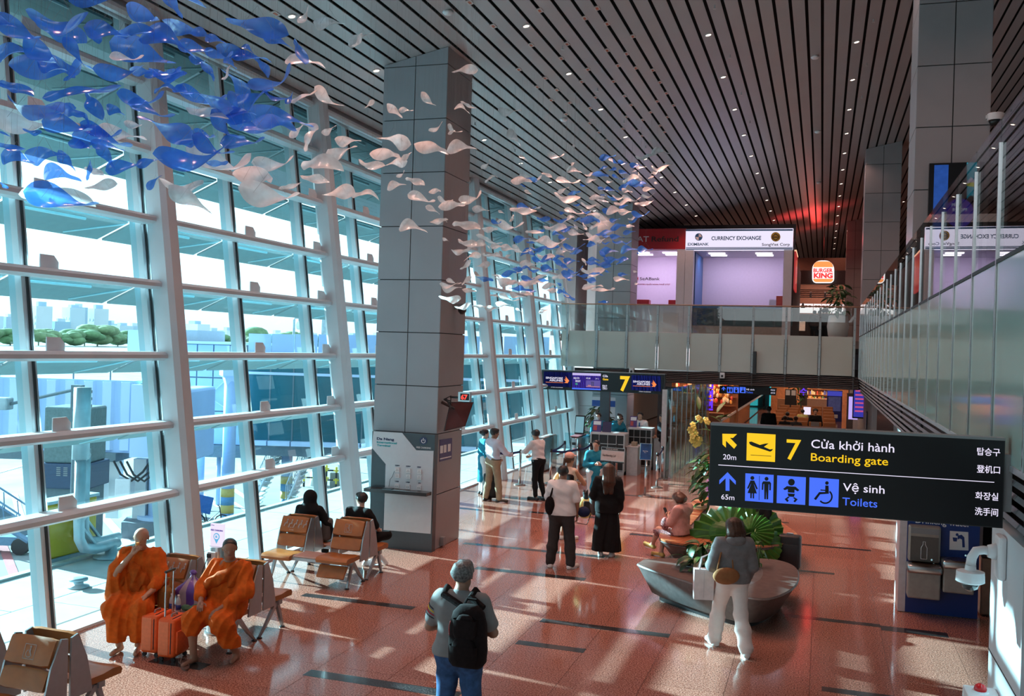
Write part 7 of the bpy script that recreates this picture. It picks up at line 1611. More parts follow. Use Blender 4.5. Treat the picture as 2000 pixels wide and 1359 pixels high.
    if hair:
        st = hair[0]; hm = hairmat or M_hair; hp = [(H(0, -.034, .038), H(0, .016, .040), .090 * k, .086 * k, .02)]; cuts = []
        nx_ = R @ v3(0, .80, -.60)
        if st == 'stubble': hp = [(H(0, -.032, .037), H(0, .017, .037), .0815 * k, .0795 * k, .02)]; cuts = [(H(0, .060, .055), nx_)]
        elif st == 'short': hp += [(H(-.03, .045, .085), H(.035, .05, .085), .035 * k, .032 * k, .02), (H(-.06, -.03, .02), H(.06, -.03, .02), .035 * k, .035 * k, .02)]; cuts = [(H(0, .075, .052), nx_), (H(0, 0, -.055), R @ v3(0, .35, -1))]
        elif st == 'bun': hp += [(H(0, -.125, .05), H(0, -.13, .045), .042 * k, .040 * k, .01)]; cuts = [(H(0, .066, .055), nx_)]
        elif st in ('long', 'bob'):
            L = hair[1] * k
            dn = v3(0, 0, L); db = v3(0, -.075 * k if L > .2 else -.02, 0); bk = [(H(-.05, -.045, .03), H(-.065, -.07, 0) - dn * .5 + db, .066 * k, .06 * k, .04), (H(.05, -.045, .03), H(.065, -.07, 0) - dn * .5 + db, .066 * k, .06 * k, .04), (H(0, -.06, .03), H(0, -.085, 0) - dn * .5 + db, .07 * k, .07 * k, .04), (H(-.06, -.07, 0) - dn * .5 + db, H(-.05, -.07, 0) - dn + db, .06 * k, .045 * k, .04), (H(.06, -.07, 0) - dn * .5 + db, H(.05, -.07, 0) - dn + db, .06 * k, .045 * k, .04)]
            V1 = sdf_mesh('h', hp + [(H(-.075, 0, .02), H(-.08, .0, -.06), .03 * k, .026 * k, .03), (H(.075, 0, .02), H(.08, .0, -.06), .03 * k, .026 * k, .03)], voxel * .85, cuts=[(H(0, .072, .06), R @ v3(0, .93, -.36))]); V2 = sdf_mesh('h', bk, voxel, fold=(.004, 140, 1.0, (1, .2, 0)))
            put('hair', np_mesh('hair', [V1, V2]), hm, t); st = None
        elif st == 'ponytail': hp += [(H(0, -.12, .03), H(0, -.15, -.14), .035 * k, .022 * k, .02)]; cuts = [(H(0, .068, .055), nx_)]
        if st: put('hair', np_mesh('hair', [sdf_mesh('h', hp, voxel * .85, cuts=cuts, fold=(.0035, 110, .5, (.7, .3, .5)) if st == 'short' else None)]), hm, t)
    for c in clothes:
        kind, m_ = c[0], c[1]; o = c[2] if len(c) > 2 else {}
        e = o.get('e', .016)
        if kind == 'top':
            slv = o.get('sleeve', .72); pr = torso(e)
            for s in 'LR':
                if slv <= 0: continue
                pr += arm(s, e + .008, min(1, slv), False)
                if slv > 1: a, b = P['el' + s], P['wr' + s]; pr.append((a, a + (b - a) * (slv - 1), .042 * k + e, .030 * k + e, .025))
            hem = P['pelvis'] + spine * o.get('hem', -.05); up = nrmz(spine)
            if o.get('skirt'):
                pr.append((P['pelvis'] + spine * .1, hem - up * .0, .125 * g + e, o['skirt'] * k, .06))
            elif o.get('hem', -.05) < -.0: pr += [(T(-.07, .05), T(-.07, o.get('hem', -.05) - .1), .112 * g + e, .122 * g + e, .05), (T(.07, .05), T(.07, o.get('hem', -.05) - .1), .112 * g + e, .122 * g + e, .05)]
            cuts = [(hem, -up)]
            if slv < 1 and slv > 0: pass
            V = sdf_mesh('top', pr, voxel, cuts=cuts + [(P['neck'] + v3(0, 0, o.get('collar', .03)), nrmz(v3(0, .35, 1)))], fold=o.get('fold', (.005, 40, .7, (.5, .2, .9))))
            put(o.get('name', 'shirt'), np_mesh('top', [V]), m_, t)
        if kind == 'trousers':
            e2 = o.get('cuff', e); to = o.get('to', .96)
            pr = [(T(-.078, .02), T(.078, .02), .108 * g + e * .7, .108 * g + e * .7, .05), (P['hipL'], P['hipR'], .10 * g + e * .6, .10 * g + e * .6, .05)] + leg('L', e, e2, to) + leg('R', e, e2, to)
            cuts = [(P['pelvis'] + spine * o.get('waist', .2), nrmz(spine))]
            put(o.get('name', 'trousers'), np_mesh('trousers', [sdf_mesh('t', pr, voxel, cuts=cuts, fold=o.get('fold', (.004, 34, .3, (.2, .2, 1))))]), m_, t)
        if kind == 'skirt':
            w0 = P['pelvis'] + spine * .22; zb = o['z'] * k; ctr = o.get('at', (0, 0)); b0 = v3(ctr[0], ctr[1], zb); r1 = o['r'] * k
            pr = [(T(-.07, .15), T(.07, .15), .10 * g + .012, .10 * g + .012, .05), (T(-.075, 0), T(.075, 0), .115 * g + .012, .115 * g + .012, .05)]
            for dx in (-.5, .5): pr.append((P['pelvis'] + v3(dx * .16 * g, 0, -.05), b0 + v3(dx * r1 * .9, 0, 0), .12 * g, r1 * .62, .07))
            put(o.get('name', 'skirt'), np_mesh('skirt', [sdf_mesh('s', pr, voxel, cuts=[(w0, nrmz(spine)), (b0, v3(0, 0, -1))], fold=o.get('fold', (.007, 60, .2, (1, .5, 0))))]), m_, t)
        if kind == 'sdf': put(o['name'], np_mesh(o['name'], [sdf_mesh('c', [tuple([v3(*q[0]) * k, v3(*q[1]) * k, q[2] * k, q[3] * k, q[4]] + list(q[5:])) for q in o['prims']], voxel, cuts=[(v3(*a) * k, v3(*b)) for a, b in o.get('cuts', ())], fold=o.get('fold'))]), m_, t)
    if shoe is not None:
        for s in 'LR':
            an, to = P['an' + s], P['to' + s]; fd = nrmz((to - an) * v3(1, 1, 0)); he = v3(an[0], an[1], 0) + v3(0, 0, max(.03 * k, an[2] - .055 * k)) - fd * .035 * k
            tt = v3(to[0], to[1], max(.03 * k, to[2])) + fd * .02
            V = sdf_mesh('s', [(he, tt, .043 * k, .040 * k, .02), (an - v3(0, 0, .02), he, .044 * k, .043 * k, .02)], min(voxel, .011), cuts=[(v3(an[0], an[1], min(he[2], tt[2]) - .028 * k), v3(0, 0, -1)), (an + v3(0, 0, .015), v3(0, 0, 1))])
            so = put('shoe', np_mesh('shoe', [V]), shoe, t)
            if len(V[0]):
                mb = MB(); z0 = min(he[2], tt[2]) - .03 * k; mb.prism([tuple((he + fd * (.115 * math.cos(a) + .115) * k * 1.05 - fd * .03 + np.cross(fd, v3(0, 0, 1)) * .044 * k * math.sin(a))[:2]) for a in [2 * PI * i / 14 for i in range(14)]], z0, z0 + .02 * k); mb.build('sole', M_white_pl if shoe is not M_black_pl else M_black_pl, so)
    return t, P
def part(t, mb, name, m, smooth=False, auto=None): return mb.build(name, m, t, smooth=smooth, auto=auto)
def cloth(n, c, var=.1): return mat('cloth_' + n, c, .85, var=var, scale=18, bump=.15, spec=.2)
K_robe = cloth('robe', (.56, .10, .008), .16); K_robed = cloth('robe_dark', (.44, .085, .008), .2); K_white = cloth('white', (.72, .70, .70), .03); K_whitep = cloth('white_trousers', (.78, .76, .74), .03); K_black = cloth('black', (.010, .010, .011)); K_grey = cloth('grey', (.235, .235, .24)); K_greyh = cloth('hoodie', (.19, .195, .205)); K_jean = cloth('denim', (.035, .085, .20), .3)
K_char = cloth('charcoal', (.04, .036, .036)); K_teal = cloth('turquoise', (.02, .22, .33)); K_beige = cloth('beige', (.36, .265, .175)); K_pink = cloth('pink', (.62, .33, .29)); K_suit = cloth('suit', (.018, .018, .024)); K_floral = mat('cloth_floral', (.30, .12, .12), .8, var=.95, scale=30); K_navy = cloth('navy', (.012, .02, .06)); K_pale = cloth('pale_blue_shirt', (.60, .60, .70), .03); K_tan = cloth('tan_bag', (.30, .14, .06)); K_jacket = cloth('jacket', (.13, .115, .11)); K_cream = cloth('cream', (.6, .5, .42)); K_yel = cloth('yellow', (.65, .62, .25)); M_shoe_w = mat('shoe_white', (.7, .69, .67), .5, var=.05); M_shoe_b = mat('shoe_brown', (.03, .018, .012), .35)
t, P = person('bald man in an orange robe sitting left, holding a snack to his mouth', (-7.80, 9.62, 0.0), PI + .42, 1.80, SIT, dict(wrR=(.035, .235, 1.05), elR=(.22, .19, .82), wrL=(-.17, .40, .62), elL=(-.30, .10, .74), head=(0, .02, 1.185), anL=(-.10, .40, .085), toL=(-.12, .56, .03), anR=(.10, .40, .085), toR=(.13, .56, .03), knL=(-.16, .45, .50), knR=(.16, .45, .50)),
    'tan', None, [
    ('sdf', K_robe, dict(name='robe', fold=(.010, 70, .4, (.95, .3, .12)), prims=[((-.10, -.02, .88), (.10, -.02, .88), .15, .15, .06), ((-.15, -.03, .97), (.15, -.03, .97), .095, .095, .06), ((-.09, 0, .70), (.09, 0, .70), .155, .155, .07), ((-.1, .03, .56), (.1, .03, .56), .15, .15, .06),
        ((-.10, .08, .53), (-.14, .47, .50), .12, .105, .06), ((.10, .08, .53), (.19, .45, .50), .12, .105, .06), ((-.10, .30, .50), (.14, .30, .50), .10, .10, .08), ((-.16, .44, .47), (-.11, .42, .16), .10, .095, .06), ((.16, .44, .47), (.12, .42, .16), .10, .10, .06), ((-.10, .43, .42), (.12, .43, .42), .075, .075, .06), ((-.09, .41, .28), (.11, .41, .28), .08, .08, .06),
        ((.18, -.02, .98), (.225, .16, .83), .09, .075, .05), ((.23, .10, .86), (.25, .12, .56), .08, .11, .06), ((-.17, -.02, .98), (-.25, .08, .74), .085, .08, .05), ((-.25, .08, .76), (-.21, .25, .68), .08, .065, .05), ((-.24, .05, .80), (-.23, .05, .55), .08, .09, .06), ((0, .0, 1.02), (0, .0, 1.055), .085, .07, .04)], cuts=[((0, 0, .13), (0, 0, -1)), ((0, -.02, 1.07), (0, .3, 1))])),
    ('sdf', K_robed, dict(name='robe_drape', fold=(.012, 70, .9, (.8, .1, .5)), prims=[((.16, .01, 1.01), (.03, .12, .84), .055, .06, .05), ((.03, .12, .86), (-.10, .13, .72), .055, .06, .05), ((.15, .0, 1.02), (.17, .12, .70), .06, .06, .05), ((.02, .13, .80), (.0, .15, .45), .05, .07, .05)]))],
    .0105, head_rot=(.12, -.02), girth=1.12, curl=(.35, 1.0), palmR=(-.6, -.5, .3), palmL=(0, .2, -1))
part(t, MB().lathe((P['wrR'][0] - .05, P['wrR'][1] - .03, P['wrR'][2] + .055), [(.018, 0), (.026, .06), (.02, .075)], 12), 'snack', mat('snack_orange', (.7, .3, .08), .5, var=.4, scale=40), True)
t, P = person('cropped haired man in an orange robe sitting right, one bare leg forward', (-6.58, 9.66, 0.0), PI + .08, 1.76, SIT, dict(wrR=(.13, .36, .66), elR=(.28, .08, .74), wrL=(-.10, .36, .60), elL=(-.27, .08, .74), head=(0, .0, 1.185), knR=(.17, .46, .50), anR=(.15, .44, .085), toR=(.17, .60, .03), knL=(-.17, .46, .47), anL=(-.22, .18, .085), toL=(-.25, .32, .03)),
    'brown', ('stubble', 0), [
    ('sdf', K_robe, dict(name='robe', fold=(.010, 70, 1.4, (.9, .3, .25)), prims=[((-.10, -.03, .86), (.10, -.03, .86), .145, .145, .06), ((-.15, -.04, .96), (.15, -.04, .96), .088, .088, .06), ((-.09, 0, .70), (.09, 0, .70), .155, .155, .07), ((-.1, .03, .56), (.1, .03, .56), .15, .15, .06),
        ((-.10, .08, .53), (-.17, .45, .47), .125, .115, .06), ((.10, .08, .53), (.17, .46, .50), .125, .105, .06), ((-.10, .32, .49), (.12, .32, .50), .10, .10, .08), ((-.17, .40, .44), (-.23, .30, .20), .115, .11, .06), ((.17, .46, .46), (.17, .46, .40), .11, .10, .05),
        ((-.18, -.03, .97), (-.27, .08, .74), .085, .085, .05), ((-.27, .08, .75), (-.16, .28, .65), .08, .065, .05), ((.18, -.03, .97), (.28, .08, .74), .085, .085, .05), ((.28, .08, .75), (.20, .26, .69), .08, .065, .05), ((0, -.02, 1.00), (0, -.01, 1.04), .085, .07, .04)], cuts=[((0, 0, .19), (0, 0, -1)), ((0, -.02, 1.06), (0, .3, 1))])),
    ('sdf', K_robed, dict(name='robe_drape', fold=(.012, 70, .2, (.7, .1, .6)), prims=[((-.14, .0, 1.0), (.0, .12, .90), .06, .06, .05), ((.0, .12, .90), (.16, .12, .80), .06, .06, .05), ((.16, .12, .82), (.25, .12, .72), .06, .06, .05), ((-.16, -.02, .99), (-.10, .10, .82), .06, .055, .05)]))],
    .0105, head_rot=(.50, -.03), girth=1.18, curl=(.5, .4), palmL=(0, 0, -1), palmR=(0, 0, -1))
t, P = person('woman in a black hijab and black clothes sitting with her back to the camera', (-7.90, 13.82, 0.0), .15, 1.66, SIT, dict(elR=(.30, .0, .76), wrR=(.42, .08, .50)), 'tan', None, [
    ('top', K_black, dict(sleeve=1.9, hem=-.1)), ('trousers', K_black, dict(e=.02)), ('sdf', K_black, dict(name='hijab', prims=[((0, -.03, 1.21), (0, .01, 1.20), .105, .10, .03), ((0, -.03, 1.15), (0, -.03, .98), .10, .14, .06), ((-.1, -.04, .96), (.1, -.04, .96), .10, .10, .06)], cuts=[((0, .075, 1.2), (0, 1, -.2))]))], .012, face=True, shoe=M_black_pl)
part(t, MB().rbox((.20, -.06, .46), (.36, .16, .82), .06, 3), 'grey_backpack', K_jacket, auto=50)
t, P = person('boy in a black shirt turning his head left on the bench before the column', (-7.06, 13.94, 0.0), -.1, 1.68, SIT, dict(neck=(0, .02, 1.02), head=(-.02, .06, 1.165), elR=(.27, .08, .74), wrR=(.20, .32, .62), knR=(.28, .40, .56), anR=(.0, .42, .40)), 'light', ('short', 0), [('top', K_black, dict(sleeve=.9, hem=-.1)), ('trousers', K_black, dict(to=.1, name='shorts', e=.025))], .011, head_rot=(1.25, -.05), shoe=M_white_pl)
K_tee = mat('cloth_tee_grey', (.20, .20, .205), .85, var=.05, scale=12, bump=.1)
t, P = person('grey haired man with a black backpack seen from behind in the foreground', (-2.96, 7.85, 0.0), .0, 1.80, STAND, dict(elL=(-.285, .02, 1.13), wrL=(-.08, .20, 1.12), elR=(.27, .05, 1.13), wrR=(.05, .22, 1.08), knL=(-.13, .02, .50), anL=(-.15, -.02, .085), toL=(-.19, .15, .03), knR=(.11, .03, .50)), 'brown', ('short', 0), [('top', K_tee, dict(sleeve=.70, hem=-.02, e=.022)), ('trousers', K_jean, dict(e=.018, name='jeans', fold=(.005, 40, .3, (.3, .3, .9))))], .0095, head_rot=(.05, .02), girth=1.10, shoe=M_black_pl, hairmat=M_hairg)
M_bp = mat('backpack_black', (.011, .007, .0075), .9, spec=.15, var=.25, scale=30, bump=.2)
bp = MB(); k = 1.8 / 1.7
def bprof(z0, z1, w, d, y0):
    rings = []
    for z, sw, sd in ((z0, .80, .7), (z0 + .04, .97, .95), (z0 + .16, 1.0, 1.0), (z1 - .16, .95, .92), (z1 - .06, .80, .75), (z1 - .01, .52, .5), (z1, .3, .3)):
        ring = []
        for i in range(16):
            a = 2 * PI * i / 16; cx, cy = math.cos(a), math.sin(a); q = 1 / (abs(cx) ** 4 + abs(cy) ** 4) ** .25
            ring.append((w / 2 * sw * cx * q + .16, y0 - d / 2 + d / 2 * sd * cy * q, z))
        rings.append(ring)
    return rings
pk = MB().loft(bprof(.98, 1.50, .33, .20, -.135)).build('backpack', M_bp, t, auto=60)
MB().loft([[(x * .9 + .016, y - .075, z) for x, y, z in r_] for r_ in bprof(1.02, 1.26, .27, .10, -.215)]).build('front_pocket', M_bp, pk, auto=60)
MB().loft([[(x * .85 + .03, y, z) for x, y, z in r_] for r_ in bprof(1.24, 1.44, .25, .07, -.305)]).build('upper_pocket', M_bp, pk, auto=60)
MB().tube([(.035, -.36, 1.26), (.03, -.36, 1.33), (.04, -.35, 1.38)], .004, 5).build('zip_pull', mat('zip_red', (.4, .02, .02), .5), pk)
MB().box((.0, -.26, 1.02), (.02, -.235, 1.07)).build('red_tag', mat('zip_red', (.4, .02, .02), .5), pk)
MB().tube([(.09, -.16, 1.48), (.12, -.17, 1.53), (.20, -.17, 1.53), (.23, -.16, 1.48)], .012, 6).build('haul_loop', M_bp, pk)
for sx_, x0 in ((-1, .05), (1, .26)):
    sh = P['shL'] if sx_ < 0 else P['shR']; sh = sh * .72 + P['neck'] * .28
    MB().tube([(x0, -.15, 1.46), (sh[0] * .95, -.105, sh[2] + .045), (sh[0], -.01, sh[2] + .085), (sh[0], .10, sh[2] + .02), (sh[0] * 1.05, .135, 1.28)], [.03, .032, .03, .026, .02], 8).build('shoulder_strap', M_bp, pk)
    MB().tube([(sh[0] * 1.1, .12, 1.28), (sh[0] * 1.45, .02, 1.14), (x0 - .02 * sx_ * -1, -.15, 1.03)], .012, 6).build('lower_strap', M_bp, pk)
MB().tube([(-.195, -.02, 1.24), (-.20, -.03, 1.06)], .014, 6).build('strap_end', M_bp, pk)
for i_, (cn, cc) in enumerate((('stripe_dark', (.03, .03, .04)), ('stripe_yellow', (.6, .40, .05)), ('stripe_red', (.35, .03, .05)), ('stripe_dark', (.03, .03, .04)))):
    a_, b_ = P['shL'], P['elL']; u_ = .30 + .09 * i_; c_ = a_ + (b_ - a_) * u_; d_ = nrmz(b_ - a_); r_ = .0745 * k
    ax1 = nrmz(np.cross(d_, v3(0, 0, 1))); ax2 = np.cross(d_, ax1)
    MB().tube([tuple(c_ + (ax1 * math.cos(q) + ax2 * math.sin(q)) * r_) for q in [2 * PI * j / 20 for j in range(21)]], .0075, 5).build('sleeve_stripe', cloth(cn, cc), t)
t, P = person('woman in a grey hoodie and white trousers walking by the planter with a paper bag', (-.98, 12.12, 0.0), .40, 1.66, STAND, dict(knL=(-.10, .22, .51), anL=(-.13, .27, .09), toL=(-.16, .44, .035), knR=(.10, -.06, .48), anR=(.12, -.24, .11), toR=(.13, -.09, .03), elL=(-.27, .00, 1.10), wrL=(-.17, .22, 1.13), elR=(.24, -.02, 1.10), wrR=(.22, .12, .92), head=(0, .04, 1.58)), 'light', ('bob', .17), [('top', K_greyh, dict(sleeve=1.9, hem=-.10, e=.034, name='hoodie')), ('trousers', K_whitep, dict(e=.03, cuff=.055, to=.98, fold=(.007, 36, .3, (.2, .3, 1))))], .0105, head_rot=(.25, -.3), shoe=M_shoe_w, hairmat=M_hairb, palmL=(0, 0, 1), curl=(.6, .6))
part(t, MB().sphere((0, -.085, 1.40), (.13, .06, .075), 14, 8), 'hood', K_greyh, True)
ph = P['wrL'] + v3(-.02, .10, .02); part(t, MB().rbox((ph[0] - .04, ph[1] - .06, ph[2] + .03), (ph[0] + .04, ph[1] + .10, ph[2] + .042), .006, rot=Matrix.Rotation(.35, 3, 'X')), 'phone', M_black_pl)
bag = thing('paper_bag', 'white paper shopping bag hanging from the arm of the woman in the grey hoodie', 'bag', (0, 0, 0)); bw = P['wrL'] * .6 + P['elL'] * .4
M4 = Matrix.Rotation(.40, 4, 'Z'); wp = M4 @ Vector((bw[0] - .12, bw[1] + .02, 0)); bag.location = (-.98 + wp.x, 12.12 + wp.y, .62); bag.rotation_euler = (0, 0, .25)
MB().loft([[(-.12, -.055, 0), (.12, -.055, 0), (.12, .055, 0), (-.12, .055, 0)], [(-.125, -.06, .38), (.125, -.06, .38), (.125, .06, .38), (-.125, .06, .38)]]).build('paper_body', mat('paper_white', (.72, .68, .70), .6), bag)
MB().box((-.003, -.064, .03), (.003, -.058, .37)).build('fold_line', M_fg, bag)
for y in (-.05, .05): MB().tube([(-.06, y, .38), (-.03, y * .4, .52), (.05, 0, .56), (.06, y * .4, .50), (.06, y, .38)], .009, 6).build('ribbon_handle', M_white_pl, bag)
hb = part(t, MB().sphere((-.13, -.15, .98), (.17, .06, .105), 16, 10), 'handbag', K_tan, True); MB().tube([(-.24, -.12, 1.03), (-.19, -.10, 1.25), (-.12, -.05, 1.43), (-.10, .0, 1.45), (-.06, -.10, 1.30), (-.04, -.13, 1.05)], .011, 6).build('strap', K_tan, hb)
t, P = person('man in a white T-shirt and charcoal trousers standing with his back to the camera', (-4.12, 15.62, 0.0), .12, 1.72, STAND, dict(elR=(.26, -.02, 1.12), wrR=(.25, .08, .88), elL=(-.25, .03, 1.12), wrL=(-.16, .22, 1.0), anL=(-.17, -.02, .085), knL=(-.13, .02, .5), toL=(-.21, .15, .03), anR=(.18, -.04, .085), knR=(.14, .02, .5), toR=(.26, .10, .03)), 'brown', ('short', 0), [('top', K_white, dict(sleeve=.82, hem=-.12, e=.026)), ('trousers', K_char, dict(e=.032, cuff=.045, fold=(.006, 34, .3, (.3, .2, 1))))], .011, head_rot=(0, -.05), girth=1.12, shoe=M_shoe_w)
sb = part(t, MB().sphere((-.19, -.14, 1.06), (.085, .05, .16), 14, 10), 'shoulder_bag', M_bp, True); MB().tube([(-.19, -.14, 1.18), (-.15, -.12, 1.34), (-.13, -.04, 1.48), (-.14, .06, 1.42)], .018, 6).build('strap', M_bp, sb)
o = MB().sphere((0, 0, 0), (.11, .12, .09), 14, 9).sphere((.0, .1, -.05), (.09, .09, .02), 12, 6); cp = o.build('cap', K_navy, t, smooth=True); cp.location = (.36, .1, .95)
t, P = person('long haired woman in black, jacket over her arm, right of the white T-shirt man', (-3.60, 16.85, 0.0), .18, 1.66, STAND, dict(elL=(-.26, .02, 1.10), wrL=(-.20, .24, 1.06), head=(0, .02, 1.585)), 'light', ('long', .40), [('top', K_black, dict(sleeve=1.9, hem=-.28, e=.035, name='blouse')), ('skirt', K_black, dict(z=.10, r=.26, name='long_skirt'))], .012, head_rot=(.2, -.1), shoe=M_shoe_w, hairmat=M_hairb)
jk = MB(); jk.sphere((-.25, .16, .93), (.09, .10, .24), 12, 10); part(t, jk, 'jacket_on_arm', K_jacket, True)
bagc = thing('cat_carrier', 'yellow pet bag with a black kitten looking out, held by the woman in black', 'bag', (-3.60 - .46, 16.85 + .17, .62), .2); MB().sphere((0, 0, .19), (.17, .13, .20), 16, 10).build('bag_body', K_yel, bagc, smooth=True); MB().rbox((-.02, -.14, .12), (.12, -.10, .33), .02).build('mesh_window', M_black_pl, bagc); MB().tube([(-.12, 0, .1), (-.13, -.1, -.08), (.05, -.12, -.1), (.12, -.05, .08)], .008, 6).build('strap', M_shoe_b, bagc)
kt = thing('kitten', 'black kitten peeking out of the yellow pet bag', 'cat', (-3.60 - .44, 16.85 + .15, .96), .5)
V = sdf_mesh('k', [(v3(0, 0, -.04), v3(0, .01, .06), .06, .05, .02), (v3(0, .03, .11), v3(0, .05, .11), .052, .045, .02), (v3(0, .09, .10), v3(0, .10, .095), .022, .02, .015), (v3(-.03, .02, .15), v3(-.038, .015, .185), .018, .005, .01), (v3(.03, .02, .15), v3(.038, .015, .185), .018, .005, .01)], .007); put('body', np_mesh('body', [V]), M_black_pl, kt)
for sx_ in (-1, 1): MB().sphere((sx_ * .02, .088, .12), (.008, .006, .008), 8, 6).build('eye', mat('cat_eye', (.3, .3, .05), .2), kt)
t, P = person('man in a pale blue shirt and beige trousers handing over papers at the gate', (-7.42, 21.55, 0.0), -.55, 1.75, STAND, dict(elR=(.27, .16, 1.14), wrR=(.16, .42, 1.08), elL=(-.25, .05, 1.10), wrL=(-.14, .24, .98), anL=(-.17, -.06, .085), knL=(-.14, 0, .5), toL=(-.22, .11, .03), anR=(.16, .08, .085), knR=(.13, .06, .5), toR=(.26, .20, .03)), 'brown', ('short', 0), [('top', K_pale, dict(sleeve=1.85, hem=.06, e=.018)), ('trousers', K_beige, dict(e=.022, cuff=.035)), ('sdf', M_shoe_b, dict(name='belt', prims=[((-.085, 0, .985), (.085, 0, .985), .128, .128, .05)], cuts=[((0, 0, 1.005), (0, 0, 1)), ((0, 0, .97), (0, 0, -1))]))], .013, head_rot=(-.3, -.12), girth=1.05, shoe=M_shoe_b, curl=(.6, .9))
part(t, MB().rbox((.05, .48, 1.08), (.17, .66, 1.092), .003, rot=Matrix.Rotation(.3, 3, 'X')), 'papers', M_white_pl)
suitcase('suitcase', 'silver and black upright suitcase beside the beige trousered man', -7.55, 21.85, .35, .40, .26, .62, M_black_pl, M_steel, handle=1.02)
t, P = person('attendant in a white shirt, blue tie and glasses taking papers at the gate', (-6.52, 22.35, 0.0), 1.15, 1.72, STAND, dict(neck=(0, .06, 1.42), head=(0, .12, 1.56), shL=(-.175, .05, 1.37), shR=(.175, .05, 1.37), elL=(-.22, .24, 1.16), wrL=(-.10, .46, 1.12), elR=(.24, .15, 1.12), wrR=(.15, .38, 1.02), anR=(.12, -.10, .085), toR=(.14, .08, .03)), 'tan', ('short', 0), [('top', K_white, dict(sleeve=1.85, hem=.05)), ('trousers', K_black, dict(e=.014))], .013, head_rot=(0, -.3), shoe=M_black_pl, curl=(.8, .8))
part(t, MB().tube([(0, .155, 1.38), (0, .17, 1.25), (0, .15, 1.08)], [.018, .03, .02], 6), 'tie', mat('tie_blue', (.03, .15, .35), .5))
gl_ = MB()
for sx_ in (-1, 1): gl_.tube([(sx_ * .035 + .022 * math.cos(a), .225 - .01, 1.545 + .018 * math.sin(a)) for a in [2 * PI * i / 10 for i in range(11)]], .0035, 5)
part(t, gl_, 'glasses', M_black_pl)
t, P = person('woman in turquoise standing behind the beige trousered man by the glass wall', (-8.0, 22.5, 0.0), -.9, 1.62, STAND, None, 'light', ('bun', 0), [('top', K_teal, dict(sleeve=1.85, hem=-1.25, skirt=.17, name='long_tunic')), ('trousers', K_white, dict(e=.03))], .015, shoe=M_black_pl)
t, P = person('woman in a pink cap and sleeveless top, seen over the white T-shirt man', (-4.62, 17.95, 0.0), -.35, 1.64, STAND, dict(elR=(.28, .16, 1.14), wrR=(.12, .33, 1.2), elL=(-.25, .10, 1.12), wrL=(-.10, .30, 1.1)), 'tan', ('ponytail', 0), [('top', K_cream, dict(sleeve=0, hem=-.02, name='vest')), ('skirt', K_black, dict(z=.55, r=.2))], .014, head_rot=(-.3, -.1), shoe=M_shoe_w, hairmat=M_haira)
part(t, MB().sphere((0, .005, 1.635), (.096, .11, .075), 14, 8).sphere((.01, .12, 1.63), (.075, .075, .012), 12, 6), 'cap', cloth('cap_pink', (.66, .40, .34)), True)
part(t, MB().tube([(-.17 + .15 * math.cos(a), .02 + .1 * math.sin(a), 1.15 + .14 * math.sin(a)) for a in [2 * PI * i / 14 for i in range(15)]], .055, 8), 'neck_pillow', cloth('pillow_yellow', (.62, .40, .18)), True)
part(t, MB().rbox((.03, -.20, .95), (.22, -.10, 1.3), .05, 3), 'small_backpack', M_bp, auto=50)
t, P = person('young woman in a turquoise tunic holding up the final boarding call board', (-4.86, 21.3, 0.0), PI + .35, 1.64, STAND, dict(elL=(-.25, .06, 1.12), wrL=(-.10, .26, 1.16), elR=(.25, .06, 1.12), wrR=(.04, .26, 1.16), head=(0, .02, 1.585)), 'light', ('bun', 0), [('top', K_teal, dict(sleeve=1.88, hem=-1.35, skirt=.17, name='long_tunic')), ('trousers', K_white, dict(e=.03))], .013, head_rot=(-.5, -.05), shoe=M_white_pl, curl=(1.1, 1.1))
bd = thing('boarding_call_board', 'white hand-held board reading Final Boarding Call under a dark header', 'sign', (0, 0, 0))
a0, a1 = at(1173, 889, Y=20.95), at(1219, 891, Y=20.95); zt = at(1195, 874, Y=20.95).z; zb = at(1195, 902, Y=20.95).z; bd.location = ((a0.x + a1.x) / 2, 20.95, zb); w = (a1.x - a0.x) / 2; hh = zt - zb; bd.rotation_euler = (-.08, .03, 0)
MB().box((-w, 0, 0), (w, .02, hh)).build('board', M_steel, bd); MB().box((-w * .96, -.004, .03), (w * .96, 0, hh * .78)).build('white_sheet', mat('sheet_white', (.5, .48, .48), .5), bd); MB().box((-w * .96, -.004, hh * .80), (w * .96, 0, hh * .97)).build('header', M_black_pl, bd); MB().box((-w * .99, .0, -.012), (w * .99, .03, .015)).build('black_foot', M_black_pl, bd)
lettering('lettering', 'Final Boarding Call', (-w * .86, -.006, hh * .36), .068, M_txtd, bd, shear=.25, sx=.82 * w / .28 * .74); lettering('lettering', 'SINGAPORE AIRLINES', (-w * .6, -.006, hh * .85), .028, M_lwhite, bd)
MB().cyl((0, .01, -.30), (0, .01, 0), .014, seg=8).build('grip', M_black_pl, bd)
person('masked woman in turquoise standing behind the black shelf counter', (-6.83, 30.2, 0.0), PI - .1, 1.66, STAND, dict(elL=(-.24, .0, 1.1)), 'light', ('bun', 0), [('top', K_teal, dict(sleeve=1.85, hem=-.5, skirt=.16, name='tunic'))], .015, mask=True, shoe=M_black_pl)
person('woman in turquoise looking down at papers on the second gate counter', (-6.10, 29.85, 0.0), PI + .7, 1.64, STAND, dict(neck=(0, .05, 1.43), head=(0, .11, 1.56), elL=(-.24, .1, 1.12), wrL=(-.1, .3, 1.1), elR=(.24, .1, 1.12), wrR=(.1, .3, 1.1)), 'light', ('bun', 0), [('top', K_teal, dict(sleeve=1.85, hem=-.5, skirt=.16, name='tunic'))], .015, head_rot=(.3, -.55), shoe=M_black_pl, hairmat=M_hairb)
